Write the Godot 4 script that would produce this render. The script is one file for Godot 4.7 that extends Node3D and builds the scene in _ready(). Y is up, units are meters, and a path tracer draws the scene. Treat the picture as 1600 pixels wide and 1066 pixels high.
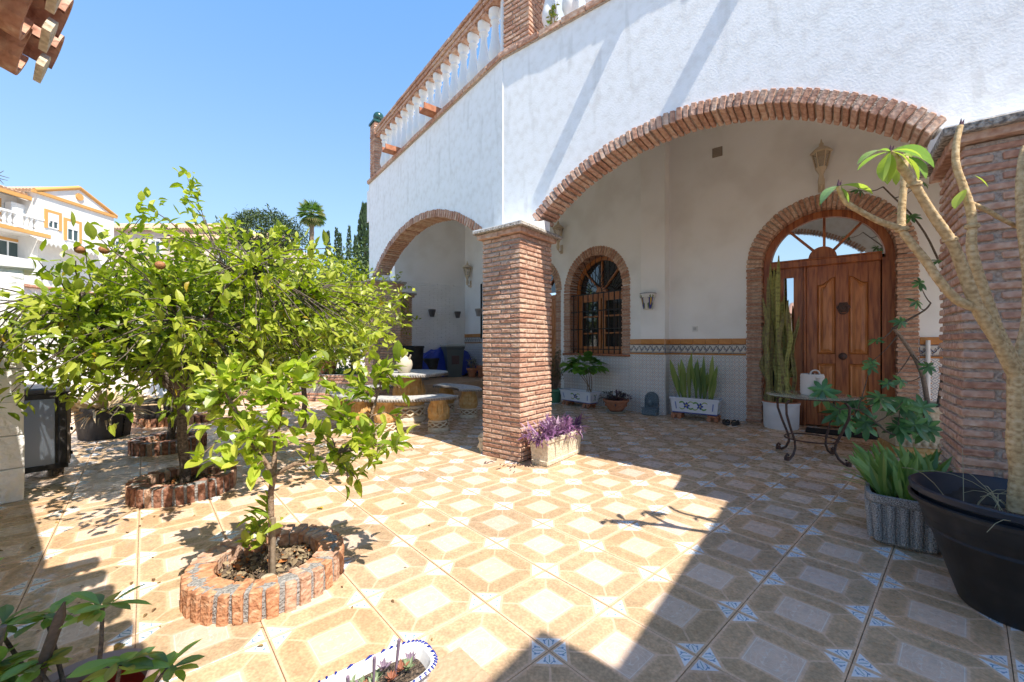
extends Node3D
# A tiled courtyard before a white house with brick arches, orange trees in brick rings on the left.

class MB:
	var v := PackedVector3Array()
	var n := PackedVector3Array()
	var t := PackedVector2Array()
	var c := PackedColorArray()
	var x := Transform3D()
	var col := Color(1, 1, 1)
	func p(a: Vector3, nn: Vector3, uv: Vector2) -> void:
		v.push_back(x * a)
		n.push_back((x.basis * nn).normalized())
		t.push_back(uv)
		c.push_back(col)
	func tri(a: Vector3, b: Vector3, d: Vector3, ua := Vector2(0, 0), ub := Vector2(1, 0), ud := Vector2(1, 1)) -> void:
		var nn := (b - a).cross(d - a)
		p(a, nn, ua)
		p(d, nn, ud)
		p(b, nn, ub)
	func quad(a: Vector3, b: Vector3, d: Vector3, e: Vector3, u0 := Vector2(0, 1), u1 := Vector2(1, 1), u2 := Vector2(1, 0), u3 := Vector2(0, 0)) -> void:
		tri(a, b, d, u0, u1, u2)
		tri(a, d, e, u0, u2, u3)
	func tris(a: Vector3, na: Vector3, b: Vector3, nb: Vector3, d: Vector3, nd: Vector3, ua := Vector2.ZERO, ub := Vector2.ZERO, ud := Vector2.ZERO) -> void:
		p(a, na, ua)
		p(d, nd, ud)
		p(b, nb, ub)
	func box(lo: Vector3, hi: Vector3) -> void:
		cbox((lo + hi) * 0.5, hi - lo, 0.0, 0.0, null)
	# box with chamfered edges and jittered corners
	func cbox(ce: Vector3, s: Vector3, ch: float, jit: float, rng) -> void:
		var h := s * 0.5
		var k := PackedVector3Array()
		for i in 8:
			var q := Vector3(h.x if i & 1 else -h.x, h.y if i & 2 else -h.y, h.z if i & 4 else -h.z)
			if rng != null and jit > 0.0:
				q += Vector3(rng.randf_range(-jit, jit), rng.randf_range(-jit, jit), rng.randf_range(-jit, jit))
			k.push_back(ce + q)
		var sg := func(i: int) -> Vector3: return Vector3(1 if i & 1 else -1, 1 if i & 2 else -1, 1 if i & 4 else -1)
		if ch <= 0.0:
			quad(k[4], k[5], k[7], k[6])
			quad(k[1], k[0], k[2], k[3])
			quad(k[5], k[1], k[3], k[7])
			quad(k[0], k[4], k[6], k[2])
			quad(k[6], k[7], k[3], k[2])
			quad(k[0], k[1], k[5], k[4])
			return
		var e := []
		for i in 8:
			var g: Vector3 = sg.call(i)
			e.append([k[i] - Vector3(0, g.y, g.z) * ch, k[i] - Vector3(g.x, 0, g.z) * ch, k[i] - Vector3(g.x, g.y, 0) * ch])
		var f := [[2, 4, 5, 7, 6], [2, 1, 0, 2, 3], [0, 5, 1, 3, 7], [0, 0, 4, 6, 2], [1, 6, 7, 3, 2], [1, 0, 1, 5, 4]]
		for q in f:
			quad(e[q[1]][q[0]], e[q[2]][q[0]], e[q[3]][q[0]], e[q[4]][q[0]])
		for pr in [[4, 5], [6, 7], [2, 3], [0, 1]]:
			fixq(ce, e[pr[0]][1], e[pr[1]][1], e[pr[1]][2], e[pr[0]][2])
		for pr in [[0, 2], [1, 3], [4, 6], [5, 7]]:
			fixq(ce, e[pr[0]][0], e[pr[1]][0], e[pr[1]][2], e[pr[0]][2])
		for pr in [[0, 4], [1, 5], [2, 6], [3, 7]]:
			fixq(ce, e[pr[0]][0], e[pr[1]][0], e[pr[1]][1], e[pr[0]][1])
		for i in 8:
			var a: Vector3 = e[i][0]
			var b: Vector3 = e[i][1]
			var d: Vector3 = e[i][2]
			if (b - a).cross(d - a).dot(a - ce) > 0:
				tri(a, b, d)
			else:
				tri(a, d, b)
	func fixq(ce: Vector3, a: Vector3, b: Vector3, d: Vector3, e: Vector3) -> void:
		if (b - a).cross(d - a).dot(a + d - ce * 2.0) > 0:
			quad(a, b, d, e)
		else:
			quad(a, e, d, b)
	func tube(pts: Array, rad: Array, sides := 6, cap := true) -> void:
		var m := pts.size()
		var tang: Vector3 = (pts[1] - pts[0]).normalized()
		var nx := tang.cross(Vector3.UP if absf(tang.y) < 0.9 else Vector3.RIGHT).normalized()
		var rings := []
		var norms := []
		for i in m:
			var tg: Vector3 = (pts[mini(i + 1, m - 1)] - pts[maxi(i - 1, 0)]).normalized()
			nx = (nx - tg * nx.dot(tg)).normalized()
			var ny := tg.cross(nx)
			var ring := PackedVector3Array()
			var nr := PackedVector3Array()
			for j in sides:
				var a := TAU * j / sides
				var d := nx * cos(a) + ny * sin(a)
				ring.push_back(pts[i] + d * rad[i])
				nr.push_back(d)
			rings.append(ring)
			norms.append(nr)
		for i in m - 1:
			for j in sides:
				var k := (j + 1) % sides
				var v0 := i * 0.3
				var v1 := (i + 1) * 0.3
				tris(rings[i][j], norms[i][j], rings[i][k], norms[i][k], rings[i + 1][k], norms[i + 1][k], Vector2(float(j) / sides, v0), Vector2(float(j + 1) / sides, v0), Vector2(float(j + 1) / sides, v1))
				tris(rings[i][j], norms[i][j], rings[i + 1][k], norms[i + 1][k], rings[i + 1][j], norms[i + 1][j], Vector2(float(j) / sides, v0), Vector2(float(j + 1) / sides, v1), Vector2(float(j) / sides, v1))
		if cap:
			for j in sides:
				var k := (j + 1) % sides
				tri(pts[0], rings[0][k], rings[0][j])
				tri(pts[m - 1], rings[m - 1][j], rings[m - 1][k])
	func lathe(prof: Array, seg := 24, wob = null) -> void:
		var m := prof.size()
		for i in m - 1:
			var a: Vector2 = prof[i]
			var b: Vector2 = prof[i + 1]
			var s0 := (b - a).normalized()
			var na := Vector2(s0.y, -s0.x)
			var nb := na
			if i > 0:
				var s1: Vector2 = (a - prof[i - 1]).normalized()
				if s1.dot(s0) > 0.6:
					na = (na + Vector2(s1.y, -s1.x)).normalized()
			if i < m - 2:
				var s2: Vector2 = (prof[i + 2] - b).normalized()
				if s2.dot(s0) > 0.6:
					nb = (nb + Vector2(s2.y, -s2.x)).normalized()
			for j in seg:
				var t0 := TAU * j / seg
				var t1 := TAU * (j + 1) / seg
				var k0 := 1.0
				var k1 := 1.0
				if wob != null:
					k0 = wob.call(t0, i)
					k1 = wob.call(t1, i)
				var d0 := Vector3(cos(t0), 0, -sin(t0))
				var d1 := Vector3(cos(t1), 0, -sin(t1))
				var u := Vector3.UP
				var u0 := float(j) / seg
				var u1 := float(j + 1) / seg
				var w0 := 1.0 - float(i) / (m - 1)
				var w1 := 1.0 - float(i + 1) / (m - 1)
				if a.x > 1e-5:
					tris(d0 * a.x * k0 + u * a.y, d0 * na.x + u * na.y, d1 * a.x * k1 + u * a.y, d1 * na.x + u * na.y, d1 * b.x * k1 + u * b.y, d1 * nb.x + u * nb.y, Vector2(u0, w0), Vector2(u1, w0), Vector2(u1, w1))
				if b.x > 1e-5:
					tris(d0 * a.x * k0 + u * a.y, d0 * na.x + u * na.y, d1 * b.x * k1 + u * b.y, d1 * nb.x + u * nb.y, d0 * b.x * k0 + u * b.y, d0 * nb.x + u * nb.y, Vector2(u0, w0), Vector2(u1, w1), Vector2(u0, w1))
	# outline in x/y (counter-clockwise), extruded from z0 to z1
	func prism(poly: PackedVector2Array, z0: float, z1: float) -> void:
		var id := Geometry2D.triangulate_polygon(poly)
		for i in range(0, id.size(), 3):
			var a := poly[id[i]]
			var b := poly[id[i + 1]]
			var d := poly[id[i + 2]]
			if (b - a).cross(d - a) < 0:
				var sw := b
				b = d
				d = sw
			tri(Vector3(a.x, a.y, z1), Vector3(b.x, b.y, z1), Vector3(d.x, d.y, z1), a, b, d)
			tri(Vector3(a.x, a.y, z0), Vector3(d.x, d.y, z0), Vector3(b.x, b.y, z0), a, d, b)
		var m := poly.size()
		var area := 0.0
		for i in m:
			area += poly[i].cross(poly[(i + 1) % m])
		for i in m:
			var a := poly[i]
			var b := poly[(i + 1) % m]
			if area < 0:
				var sw := a
				a = b
				b = sw
			quad(Vector3(a.x, a.y, z0), Vector3(b.x, b.y, z0), Vector3(b.x, b.y, z1), Vector3(a.x, a.y, z1))
	func mesh() -> ArrayMesh:
		var a := []
		a.resize(Mesh.ARRAY_MAX)
		a[Mesh.ARRAY_VERTEX] = v
		a[Mesh.ARRAY_NORMAL] = n
		a[Mesh.ARRAY_TEX_UV] = t
		a[Mesh.ARRAY_COLOR] = c
		var m := ArrayMesh.new()
		m.add_surface_from_arrays(Mesh.PRIMITIVE_TRIANGLES, a)
		return m

var R := RandomNumberGenerator.new()
var M := {}
var brick_mats := []
var ring_mats := []
var cache := {}

# ---------------------------------------------------------------- naming
func tag(o: Node, label: String, category := "", group := "", kind := "") -> Node:
	if label: o.set_meta("label", label)
	if category: o.set_meta("category", category)
	if group: o.set_meta("group", group)
	if kind: o.set_meta("kind", kind)
	return o

func thing(called: String, label: String, category: String, at := Vector3.ZERO, turn := 0.0, group := "") -> Node3D:
	var o := Node3D.new()
	o.name = called
	add_child(o, true)
	o.position = at
	o.rotation.y = turn
	tag(o, label, category, group)
	return o

func part(called: String, shape, m: Material, parent: Node, xf := Transform3D()) -> MeshInstance3D:
	var o := MeshInstance3D.new()
	o.name = called
	o.mesh = shape.mesh() if shape is MB else shape
	o.material_override = m
	o.transform = xf
	parent.add_child(o, true)
	return o

func copy(o: Node3D, label := "") -> Node3D:
	var d: Node3D = o.duplicate()
	d.name = o.name
	add_child(d, true)
	if label: d.set_meta("label", label)
	return d

func group_node(called: String, parent: Node, xf := Transform3D()) -> Node3D:
	var o := Node3D.new()
	o.name = called
	o.transform = xf
	parent.add_child(o, true)
	return o

func at(pos: Vector3, turn := 0.0) -> Transform3D:
	return Transform3D(Basis(Vector3.UP, turn), pos)

# ---------------------------------------------------------------- materials
func lin(r: float, g: float, b: float) -> Color:
	return Color(r, g, b).linear_to_srgb()

func noise_bytes(sd: int, freq: float, size := 256, oct := 4) -> PackedByteArray:
	var f := FastNoiseLite.new()
	f.seed = sd
	f.noise_type = FastNoiseLite.TYPE_SIMPLEX_SMOOTH
	f.frequency = freq
	f.fractal_octaves = oct
	return f.get_seamless_image(size, size).get_data()

func ramp_tex(sd: int, freq: float, cols: Array, size := 256, oct := 4) -> ImageTexture:
	var d := noise_bytes(sd, freq, size, oct)
	var out := PackedByteArray()
	out.resize(size * size * 3)
	var lut := []
	for i in 256:
		var u: float = clampf((i / 255.0 - 0.5) * 1.35 + 0.5, 0, 0.9999) * (cols.size() - 1)
		var k := int(u)
		lut.append(cols[k].lerp(cols[mini(k + 1, cols.size() - 1)], u - k))
	for i in size * size:
		var q: Color = lut[d[i]]
		out[i * 3] = q.r8
		out[i * 3 + 1] = q.g8
		out[i * 3 + 2] = q.b8
	return ImageTexture.create_from_image(Image.create_from_data(size, size, false, Image.FORMAT_RGB8, out))

func grey_tex(sd: int, freq: float, size := 256, oct := 4) -> ImageTexture:
	var im := Image.create_from_data(size, size, false, Image.FORMAT_L8, noise_bytes(sd, freq, size, oct))
	im.convert(Image.FORMAT_RGB8)
	return ImageTexture.create_from_image(im)

func mat(c: Color, rough := 0.8, metal := 0.0) -> StandardMaterial3D:
	var m := StandardMaterial3D.new()
	m.albedo_color = c
	m.roughness = rough
	m.metallic = metal
	return m

func nmat(tex: Texture2D, scale: float, rough := 0.85, bump: Texture2D = null, bump_cm := 0.0, off := Vector3.ZERO) -> StandardMaterial3D:
	var m := mat(Color.WHITE, rough)
	m.albedo_texture = tex
	m.uv1_triplanar = true
	m.uv1_scale = Vector3.ONE * scale
	m.uv1_offset = off
	if bump:
		m.heightmap_enabled = true
		m.heightmap_texture = bump
		m.heightmap_scale = bump_cm
	return m

func leafy(c: Color, back := Color(0.45, 0.6, 0.2), rough := 0.45, use_v := false) -> StandardMaterial3D:
	var m := mat(c, rough)
	m.backlight_enabled = true
	m.backlight = back
	m.vertex_color_use_as_albedo = use_v
	m.cull_mode = BaseMaterial3D.CULL_DISABLED
	return m

func materials() -> void:
	var s_rough := grey_tex(11, 0.035, 512, 5)
	var s_fine := grey_tex(12, 0.05, 256, 4)
	var pits := grey_tex(15, 0.06, 256, 5)
	M.pits = pits
	var white := ramp_tex(21, 0.012, [lin(0.82, 0.81, 0.79), lin(0.89, 0.89, 0.88), lin(0.91, 0.91, 0.91)], 256, 5)
	M.render_wall = nmat(white, 2.3, 0.9, s_rough, 0.08)
	M.render_wall.detail_enabled = true
	M.render_wall.detail_blend_mode = BaseMaterial3D.BLEND_MODE_MUL
	M.render_wall.detail_uv_layer = BaseMaterial3D.DETAIL_UV_2
	M.render_wall.detail_albedo = ramp_tex(27, 0.02, [lin(0.9, 0.895, 0.885), Color.WHITE, Color.WHITE, Color.WHITE, Color.WHITE], 256, 4)
	M.render_wall.uv2_triplanar = true
	M.render_wall.uv2_scale = Vector3(0.9, 0.14, 0.9)
	M.plain_wall = nmat(white, 0.3, 0.85, s_fine, 0.15)
	M.rough_wall = nmat(white, 0.5, 0.9, s_rough, 2.0)
	M.cream_wall = nmat(ramp_tex(24, 0.012, [lin(0.62, 0.55, 0.43), lin(0.7, 0.63, 0.5)]), 0.4, 0.9, s_fine, 0.3)
	M.mortar = nmat(ramp_tex(22, 0.05, [lin(0.33, 0.26, 0.21), lin(0.47, 0.385, 0.32), lin(0.53, 0.45, 0.38)]), 3.0, 0.95, pits, 0.8)
	M.grey_mortar = nmat(ramp_tex(23, 0.05, [lin(0.18, 0.17, 0.165), lin(0.3, 0.29, 0.28), lin(0.4, 0.38, 0.36)]), 4.0, 0.95, pits, 1.0)
	M.old_cap = nmat(ramp_tex(26, 0.04, [lin(0.12, 0.11, 0.1), lin(0.36, 0.32, 0.28), lin(0.6, 0.56, 0.5)]), 3.0, 0.95, pits, 1.0)
	var btex := [
		ramp_tex(31, 0.03, [lin(0.40, 0.215, 0.145), lin(0.54, 0.325, 0.235), lin(0.64, 0.45, 0.34)], 256, 5),
		ramp_tex(32, 0.03, [lin(0.43, 0.23, 0.155), lin(0.59, 0.385, 0.275), lin(0.66, 0.51, 0.4)], 256, 5),
		ramp_tex(33, 0.04, [lin(0.32, 0.16, 0.11), lin(0.48, 0.265, 0.18), lin(0.58, 0.37, 0.27)], 256, 5)]
	for i in 6:
		brick_mats.append(nmat(btex[i % 3], 1.7, 0.9, pits, 0.5, Vector3(0.37 * i, 0.21 * i, 0.11 * i)))
	M.brick = brick_mats[1]
	var rtex := [
		ramp_tex(41, 0.035, [lin(0.33, 0.14, 0.07), lin(0.51, 0.25, 0.13), lin(0.6, 0.38, 0.25)], 256, 5),
		ramp_tex(42, 0.035, [lin(0.34, 0.2, 0.14), lin(0.5, 0.29, 0.19), lin(0.58, 0.42, 0.33)], 256, 5),
		ramp_tex(43, 0.035, [lin(0.14, 0.07, 0.045), lin(0.27, 0.12, 0.075), lin(0.4, 0.23, 0.16)], 256, 5)]
	for i in 6:
		ring_mats.append(nmat(rtex[i % 3], 2.2, 0.92, pits, 0.8, Vector3(0.31 * i, 0.17 * i, 0.23 * i)))
	var wood := ramp_tex(51, 0.02, [lin(0.2, 0.055, 0.018), lin(0.36, 0.115, 0.036), lin(0.43, 0.155, 0.052)], 256, 5)
	M.wood = nmat(wood, 1.0, 0.38, s_fine, 0.1)
	M.wood.uv1_scale = Vector3(4.5, 0.45, 4.5)
	var wood2 := ramp_tex(52, 0.02, [lin(0.30, 0.095, 0.027), lin(0.48, 0.175, 0.052), lin(0.55, 0.22, 0.07)], 256, 5)
	M.wood_light = nmat(wood2, 1.0, 0.35)
	M.wood_light.uv1_scale = Vector3(4.5, 0.45, 4.5)
	M.iron = mat(lin(0.012, 0.012, 0.013), 0.5, 0.3)
	M.old_iron = nmat(ramp_tex(53, 0.04, [lin(0.03, 0.02, 0.018), lin(0.075, 0.04, 0.03), lin(0.15, 0.055, 0.04)]), 3.0, 0.55)
	M.mirror_glass = mat(lin(0.62, 0.66, 0.7), 0.03, 1.0)
	M.dark_glass = mat(lin(0.02, 0.022, 0.022), 0.04, 0.0)
	M.dark_glass.metallic_specular = 0.9
	M.bark = nmat(ramp_tex(61, 0.03, [lin(0.045, 0.035, 0.028), lin(0.12, 0.095, 0.075), lin(0.22, 0.18, 0.14)], 256, 5), 5.0, 0.95, pits, 0.8)
	M.bark_light = nmat(ramp_tex(62, 0.03, [lin(0.14, 0.085, 0.055), lin(0.26, 0.175, 0.12), lin(0.36, 0.27, 0.19)], 256, 5), 6.0, 0.9, pits, 0.5)
	M.soil = nmat(ramp_tex(63, 0.05, [lin(0.03, 0.02, 0.014), lin(0.12, 0.085, 0.06), lin(0.24, 0.18, 0.13)], 256, 5), 4.0, 1.0, pits, 3.0)
	M.terracotta = nmat(ramp_tex(64, 0.02, [lin(0.33, 0.12, 0.06), lin(0.42, 0.165, 0.085), lin(0.48, 0.22, 0.13)]), 2.0, 0.85)
	M.roof_tile = nmat(ramp_tex(65, 0.03, [lin(0.36, 0.16, 0.10), lin(0.54, 0.28, 0.19), lin(0.66, 0.45, 0.33)], 256, 5), 2.6, 0.95, pits, 0.6)
	M.roof_pale = nmat(ramp_tex(66, 0.03, [lin(0.42, 0.25, 0.15), lin(0.56, 0.37, 0.24), lin(0.6, 0.45, 0.33)]), 0.6, 0.95)
	M.cream_stone = nmat(ramp_tex(67, 0.03, [lin(0.5, 0.42, 0.3), lin(0.66, 0.57, 0.43), lin(0.72, 0.65, 0.52)]), 3.0, 0.9, pits, 0.5)
	M.ochre = nmat(ramp_tex(68, 0.025, [lin(0.5, 0.26, 0.07), lin(0.58, 0.34, 0.12), lin(0.64, 0.46, 0.24)]), 2.5, 0.8, pits, 0.3)
	M.white_glaze = mat(lin(0.78, 0.78, 0.77), 0.25)
	M.white_paint = mat(lin(0.8, 0.8, 0.79), 0.6)
	M.black_plastic = nmat(ramp_tex(69, 0.02, [lin(0.011, 0.011, 0.012), lin(0.019, 0.018, 0.019), lin(0.045, 0.042, 0.042)], 256, 5), 1.6, 0.5)
	M.inner_pot = mat(lin(0.012, 0.02, 0.035), 0.4)
	M.orange_trim = mat(lin(0.62, 0.33, 0.1), 0.8)
	M.orange_tile = nmat(ramp_tex(70, 0.02, [lin(0.5, 0.2, 0.05), lin(0.58, 0.27, 0.08)]), 2.0, 0.3)

# a painter for printed surfaces: f(u, v) returns a colour
func paint(w: int, h: int, f: Callable) -> ImageTexture:
	var out := PackedByteArray()
	out.resize(w * h * 3)
	for y in h:
		for x in w:
			var q: Color = f.call((x + 0.5) / w, (y + 0.5) / h)
			var i := (y * w + x) * 3
			out[i] = clampi(int(q.r * 255), 0, 255)
			out[i + 1] = clampi(int(q.g * 255), 0, 255)
			out[i + 2] = clampi(int(q.b * 255), 0, 255)
	return ImageTexture.create_from_image(Image.create_from_data(w, h, false, Image.FORMAT_RGB8, out))

func floor_print(sd: int) -> ImageTexture:
	var S := 384
	var nz := noise_bytes(100 + sd, 0.012, S, 4)
	var nf := noise_bytes(200 + sd, 0.06, S, 3)
	var base := lin(0.66, 0.445, 0.29)
	var line := lin(0.68, 0.475, 0.32)
	var pad_d := lin(0.46, 0.325, 0.2)
	var pad_l := lin(0.57, 0.39, 0.24)
	var cen := lin(0.68, 0.51, 0.39)
	var fil := lin(0.77, 0.66, 0.56)
	var white := lin(0.78, 0.78, 0.79)
	var blue := lin(0.19, 0.32, 0.47)
	var green := lin(0.22, 0.38, 0.38)
	var rr := RandomNumberGenerator.new()
	rr.seed = sd
	var bias := [rr.randf_range(-0.2, 0.2), rr.randf_range(-0.1, 0.35), rr.randf_range(-0.2, 0.2), rr.randf_range(0.0, 0.4)]
	return paint(S, S, func(u: float, v: float) -> Color:
		var du := minf(u, 1 - u)
		var dv := minf(v, 1 - v)
		var s := du + dv
		var i := int(v * S) * S + int(u * S)
		var big := nz[i] / 255.0
		var fine := nf[i] / 255.0
		var shade := 0.93 + 0.14 * fine
		if s < 0.27:
			if s < 0.225 and du > 0.018 and dv > 0.018:
				var w := absf(du - dv)
				var stem := absf(w - 0.0)
				var q := white
				var a := (s - 0.07) / 0.15
				if a > 0 and a < 1:
					if stem < 0.007 and a < 0.85: q = green
					var curl := absf(w - (0.05 * sin(a * 3.1) + 0.012))
					if curl < 0.008 and a > 0.25: q = blue if fine > 0.4 else green
					if absf(w - 0.07) < 0.012 and absf(a - 0.72) < 0.1: q = blue
				return q * (0.97 + 0.05 * fine)
			return line * shade
		if du < 0.022 or dv < 0.022:
			return line * shade
		var m := maxf(absf(u - 0.5), absf(v - 0.5))
		if m < 0.245:
			if m > 0.225: return line * shade
			if m > 0.205 and m < 0.213: return fil
			if m < 0.2:
				var px := absf(u - 0.5) * 34.0
				var py := absf(v - 0.5) * 34.0
				var r := sqrt(px * px + py * py)
				var th := atan2(py, px)
				var k := sin(r * 2.1 + 2.2 * sin(th * 4.0)) + 0.9 * sin(px * 1.3 + 1.6 * sin(py * 1.2)) * sin(py * 1.1)
				if absf(k) < 0.2: return fil.lerp(cen, 0.2)
			return cen * (0.95 + 0.1 * big)
		if absf(du - dv) < 0.016:
			return line * shade
		var side := 0
		if dv < du: side = 0 if v < 0.5 else 1
		else: side = 2 if u < 0.5 else 3
		var along := (u if side < 2 else v) - 0.5
		var g := clampf(0.5 + along * 1.3 + (big - 0.5) * 2.4 + bias[side], 0, 1)
		var edge := clampf((m - 0.245) / 0.03, 0, 1) * clampf((minf(du, dv) - 0.022) / 0.03, 0, 1)
		return base.lerp(pad_l.lerp(pad_d, g), 0.35 + 0.65 * edge) * (0.88 + 0.24 * fine))

# ---------------------------------------------------------------- shared shapes
func brick_mesh(s: Vector3, va: int) -> ArrayMesh:
	var key := "%0.3f %0.3f %0.3f %d" % [s.x, s.y, s.z, va]
	if not cache.has(key):
		var g := RandomNumberGenerator.new()
		g.seed = hash(key)
		var mb := MB.new()
		mb.cbox(Vector3.ZERO, s, minf(0.0045, s[s.min_axis_index()] * 0.14), minf(0.004, s[s.min_axis_index()] * 0.08), g)
		cache[key] = mb.mesh()
	return cache[key]

func brick(called: String, parent: Node, pos: Vector3, s: Vector3, basis := Basis(), set_ = null) -> void:
	var ms: Array = set_ if set_ != null else brick_mats
	var j := Vector3(R.randf_range(-1, 1), R.randf_range(-1, 1), R.randf_range(-1, 1)) * 0.0025
	part(called, brick_mesh(s.snapped(Vector3.ONE * 0.005), R.randi() % 3), ms[R.randi() % ms.size()], parent, Transform3D(basis.rotated(basis.y.normalized(), R.randf_range(-0.012, 0.012)), pos + j))

func bulk(mb: MB, pos: Vector3, s: Vector3, basis := Basis()) -> void:
	var keep := mb.x
	mb.x = keep * Transform3D(basis, pos)
	mb.cbox(Vector3.ZERO, s, 0.005, 0.003, R)
	mb.x = keep

# leaf along +x, one unit long, normal +y
func leaf_mesh(wid: float, fold: float, curl: float, seg := 4, blunt := 0.0) -> ArrayMesh:
	var mb := MB.new()
	var pr := []
	for i in seg + 1:
		var u := float(i) / seg
		var w := wid * pow(sin(PI * pow(u, 0.8 if blunt == 0.0 else 0.8 + blunt)), 0.8) * 0.5
		if i == 0: w = wid * 0.06
		if i == seg: w = 0.0
		var a := curl * u
		var x0 := u * cos(a * 0.5)
		var y0 := -u * sin(a * 0.5)
		pr.append([Vector3(x0, y0 + fold * w, -w), Vector3(x0, y0, 0), Vector3(x0, y0 + fold * w, w)])
	for i in seg:
		for k in 2:
			mb.quad(pr[i][k + 1], pr[i + 1][k + 1], pr[i + 1][k], pr[i][k])
	return mb.mesh()

func leaf_basis(dir: Vector3, up: Vector3, roll: float, s: float) -> Basis:
	var x := dir.normalized()
	var z := x.cross(up)
	if z.length() < 0.05:
		z = x.cross(Vector3.RIGHT)
	z = z.normalized()
	var y := z.cross(x)
	return Basis(x, y, z).rotated(x, roll).scaled_local(Vector3.ONE * s)

func rv() -> Vector3:
	var q := Vector3(R.randf_range(-1, 1), R.randf_range(-1, 1), R.randf_range(-1, 1))
	while q.length() > 1.0 or q.length() < 0.05:
		q = Vector3(R.randf_range(-1, 1), R.randf_range(-1, 1), R.randf_range(-1, 1))
	return q.normalized()

func multi(called: String, shape: Mesh, m: Material, xs: Array, cols: Array, parent: Node) -> MultiMeshInstance3D:
	var mm := MultiMesh.new()
	mm.transform_format = MultiMesh.TRANSFORM_3D
	mm.use_colors = true
	mm.mesh = shape
	mm.instance_count = xs.size()
	for i in xs.size():
		mm.set_instance_transform(i, xs[i])
		mm.set_instance_color(i, cols[i])
	var o := MultiMeshInstance3D.new()
	o.name = called
	o.multimesh = mm
	o.material_override = m
	o.set_meta("kind", "stuff")
	parent.add_child(o, true)
	return o

func curve_pts(a: Vector3, b: Vector3, sag: Vector3, n: int, wob := 0.0) -> Array:
	var out := []
	for i in n + 1:
		var u := float(i) / n
		out.append(a.lerp(b, u) + sag * (4.0 * u * (1 - u)) + (rv() * wob if i > 0 and i < n else Vector3.ZERO))
	return out

func taper(a: float, b: float, n: int) -> Array:
	var out := []
	for i in n + 1:
		out.append(lerpf(a, b, float(i) / n))
	return out

func _ready() -> void:
	R.seed = 20240611
	# camera
	var cam := Camera3D.new()
	cam.name = "camera"
	cam.projection = Camera3D.PROJECTION_FRUSTUM
	cam.near = 0.05
	cam.far = 600.0
	cam.size = 2.0 * 0.05 * 533.0 / 640.0
	cam.frustum_offset = Vector2(0, 0.05 * 5.0 / 640.0)
	cam.position = Vector3(0, 1.2, 0)
	add_child(cam)
	cam.current = true
	# sky and sun
	var env := Environment.new()
	env.background_mode = Environment.BG_SKY
	var sky := Sky.new()
	var sm := ProceduralSkyMaterial.new()
	sm.sky_top_color = lin(0.062, 0.155, 0.345)
	sm.sky_horizon_color = lin(0.31, 0.44, 0.54)
	sm.sky_curve = 0.22
	sm.sky_energy_multiplier = 0.93
	sm.ground_bottom_color = lin(0.18, 0.15, 0.12)
	sm.ground_horizon_color = lin(0.28, 0.3, 0.3)
	sm.sun_angle_max = 35.0
	sky.sky_material = sm
	env.sky = sky
	env.tonemap_mode = Environment.TONE_MAPPER_LINEAR
	env.tonemap_exposure = 3.35
	env.sdfgi_enabled = true
	env.ssao_enabled = true
	env.ssil_enabled = true
	var we := WorldEnvironment.new()
	we.name = "world_environment"
	we.environment = env
	add_child(we)
	var sun := DirectionalLight3D.new()
	sun.name = "sun"
	sun.light_energy = 0.79
	sun.light_color = Color(1.0, 0.965, 0.91)
	sun.light_angular_distance = 0.5
	sun.shadow_enabled = true
	var el := deg_to_rad(57.1)
	var sd := Vector3(0.669 * cos(el), sin(el), 0.744 * cos(el))
	add_child(sun)
	sun.look_at_from_position(sd * 50.0, Vector3.ZERO, Vector3.UP)

	materials()
	ground()
	house()
	porch_things()
	courtyard()
	trees()
	near_things()
	surroundings()

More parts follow.
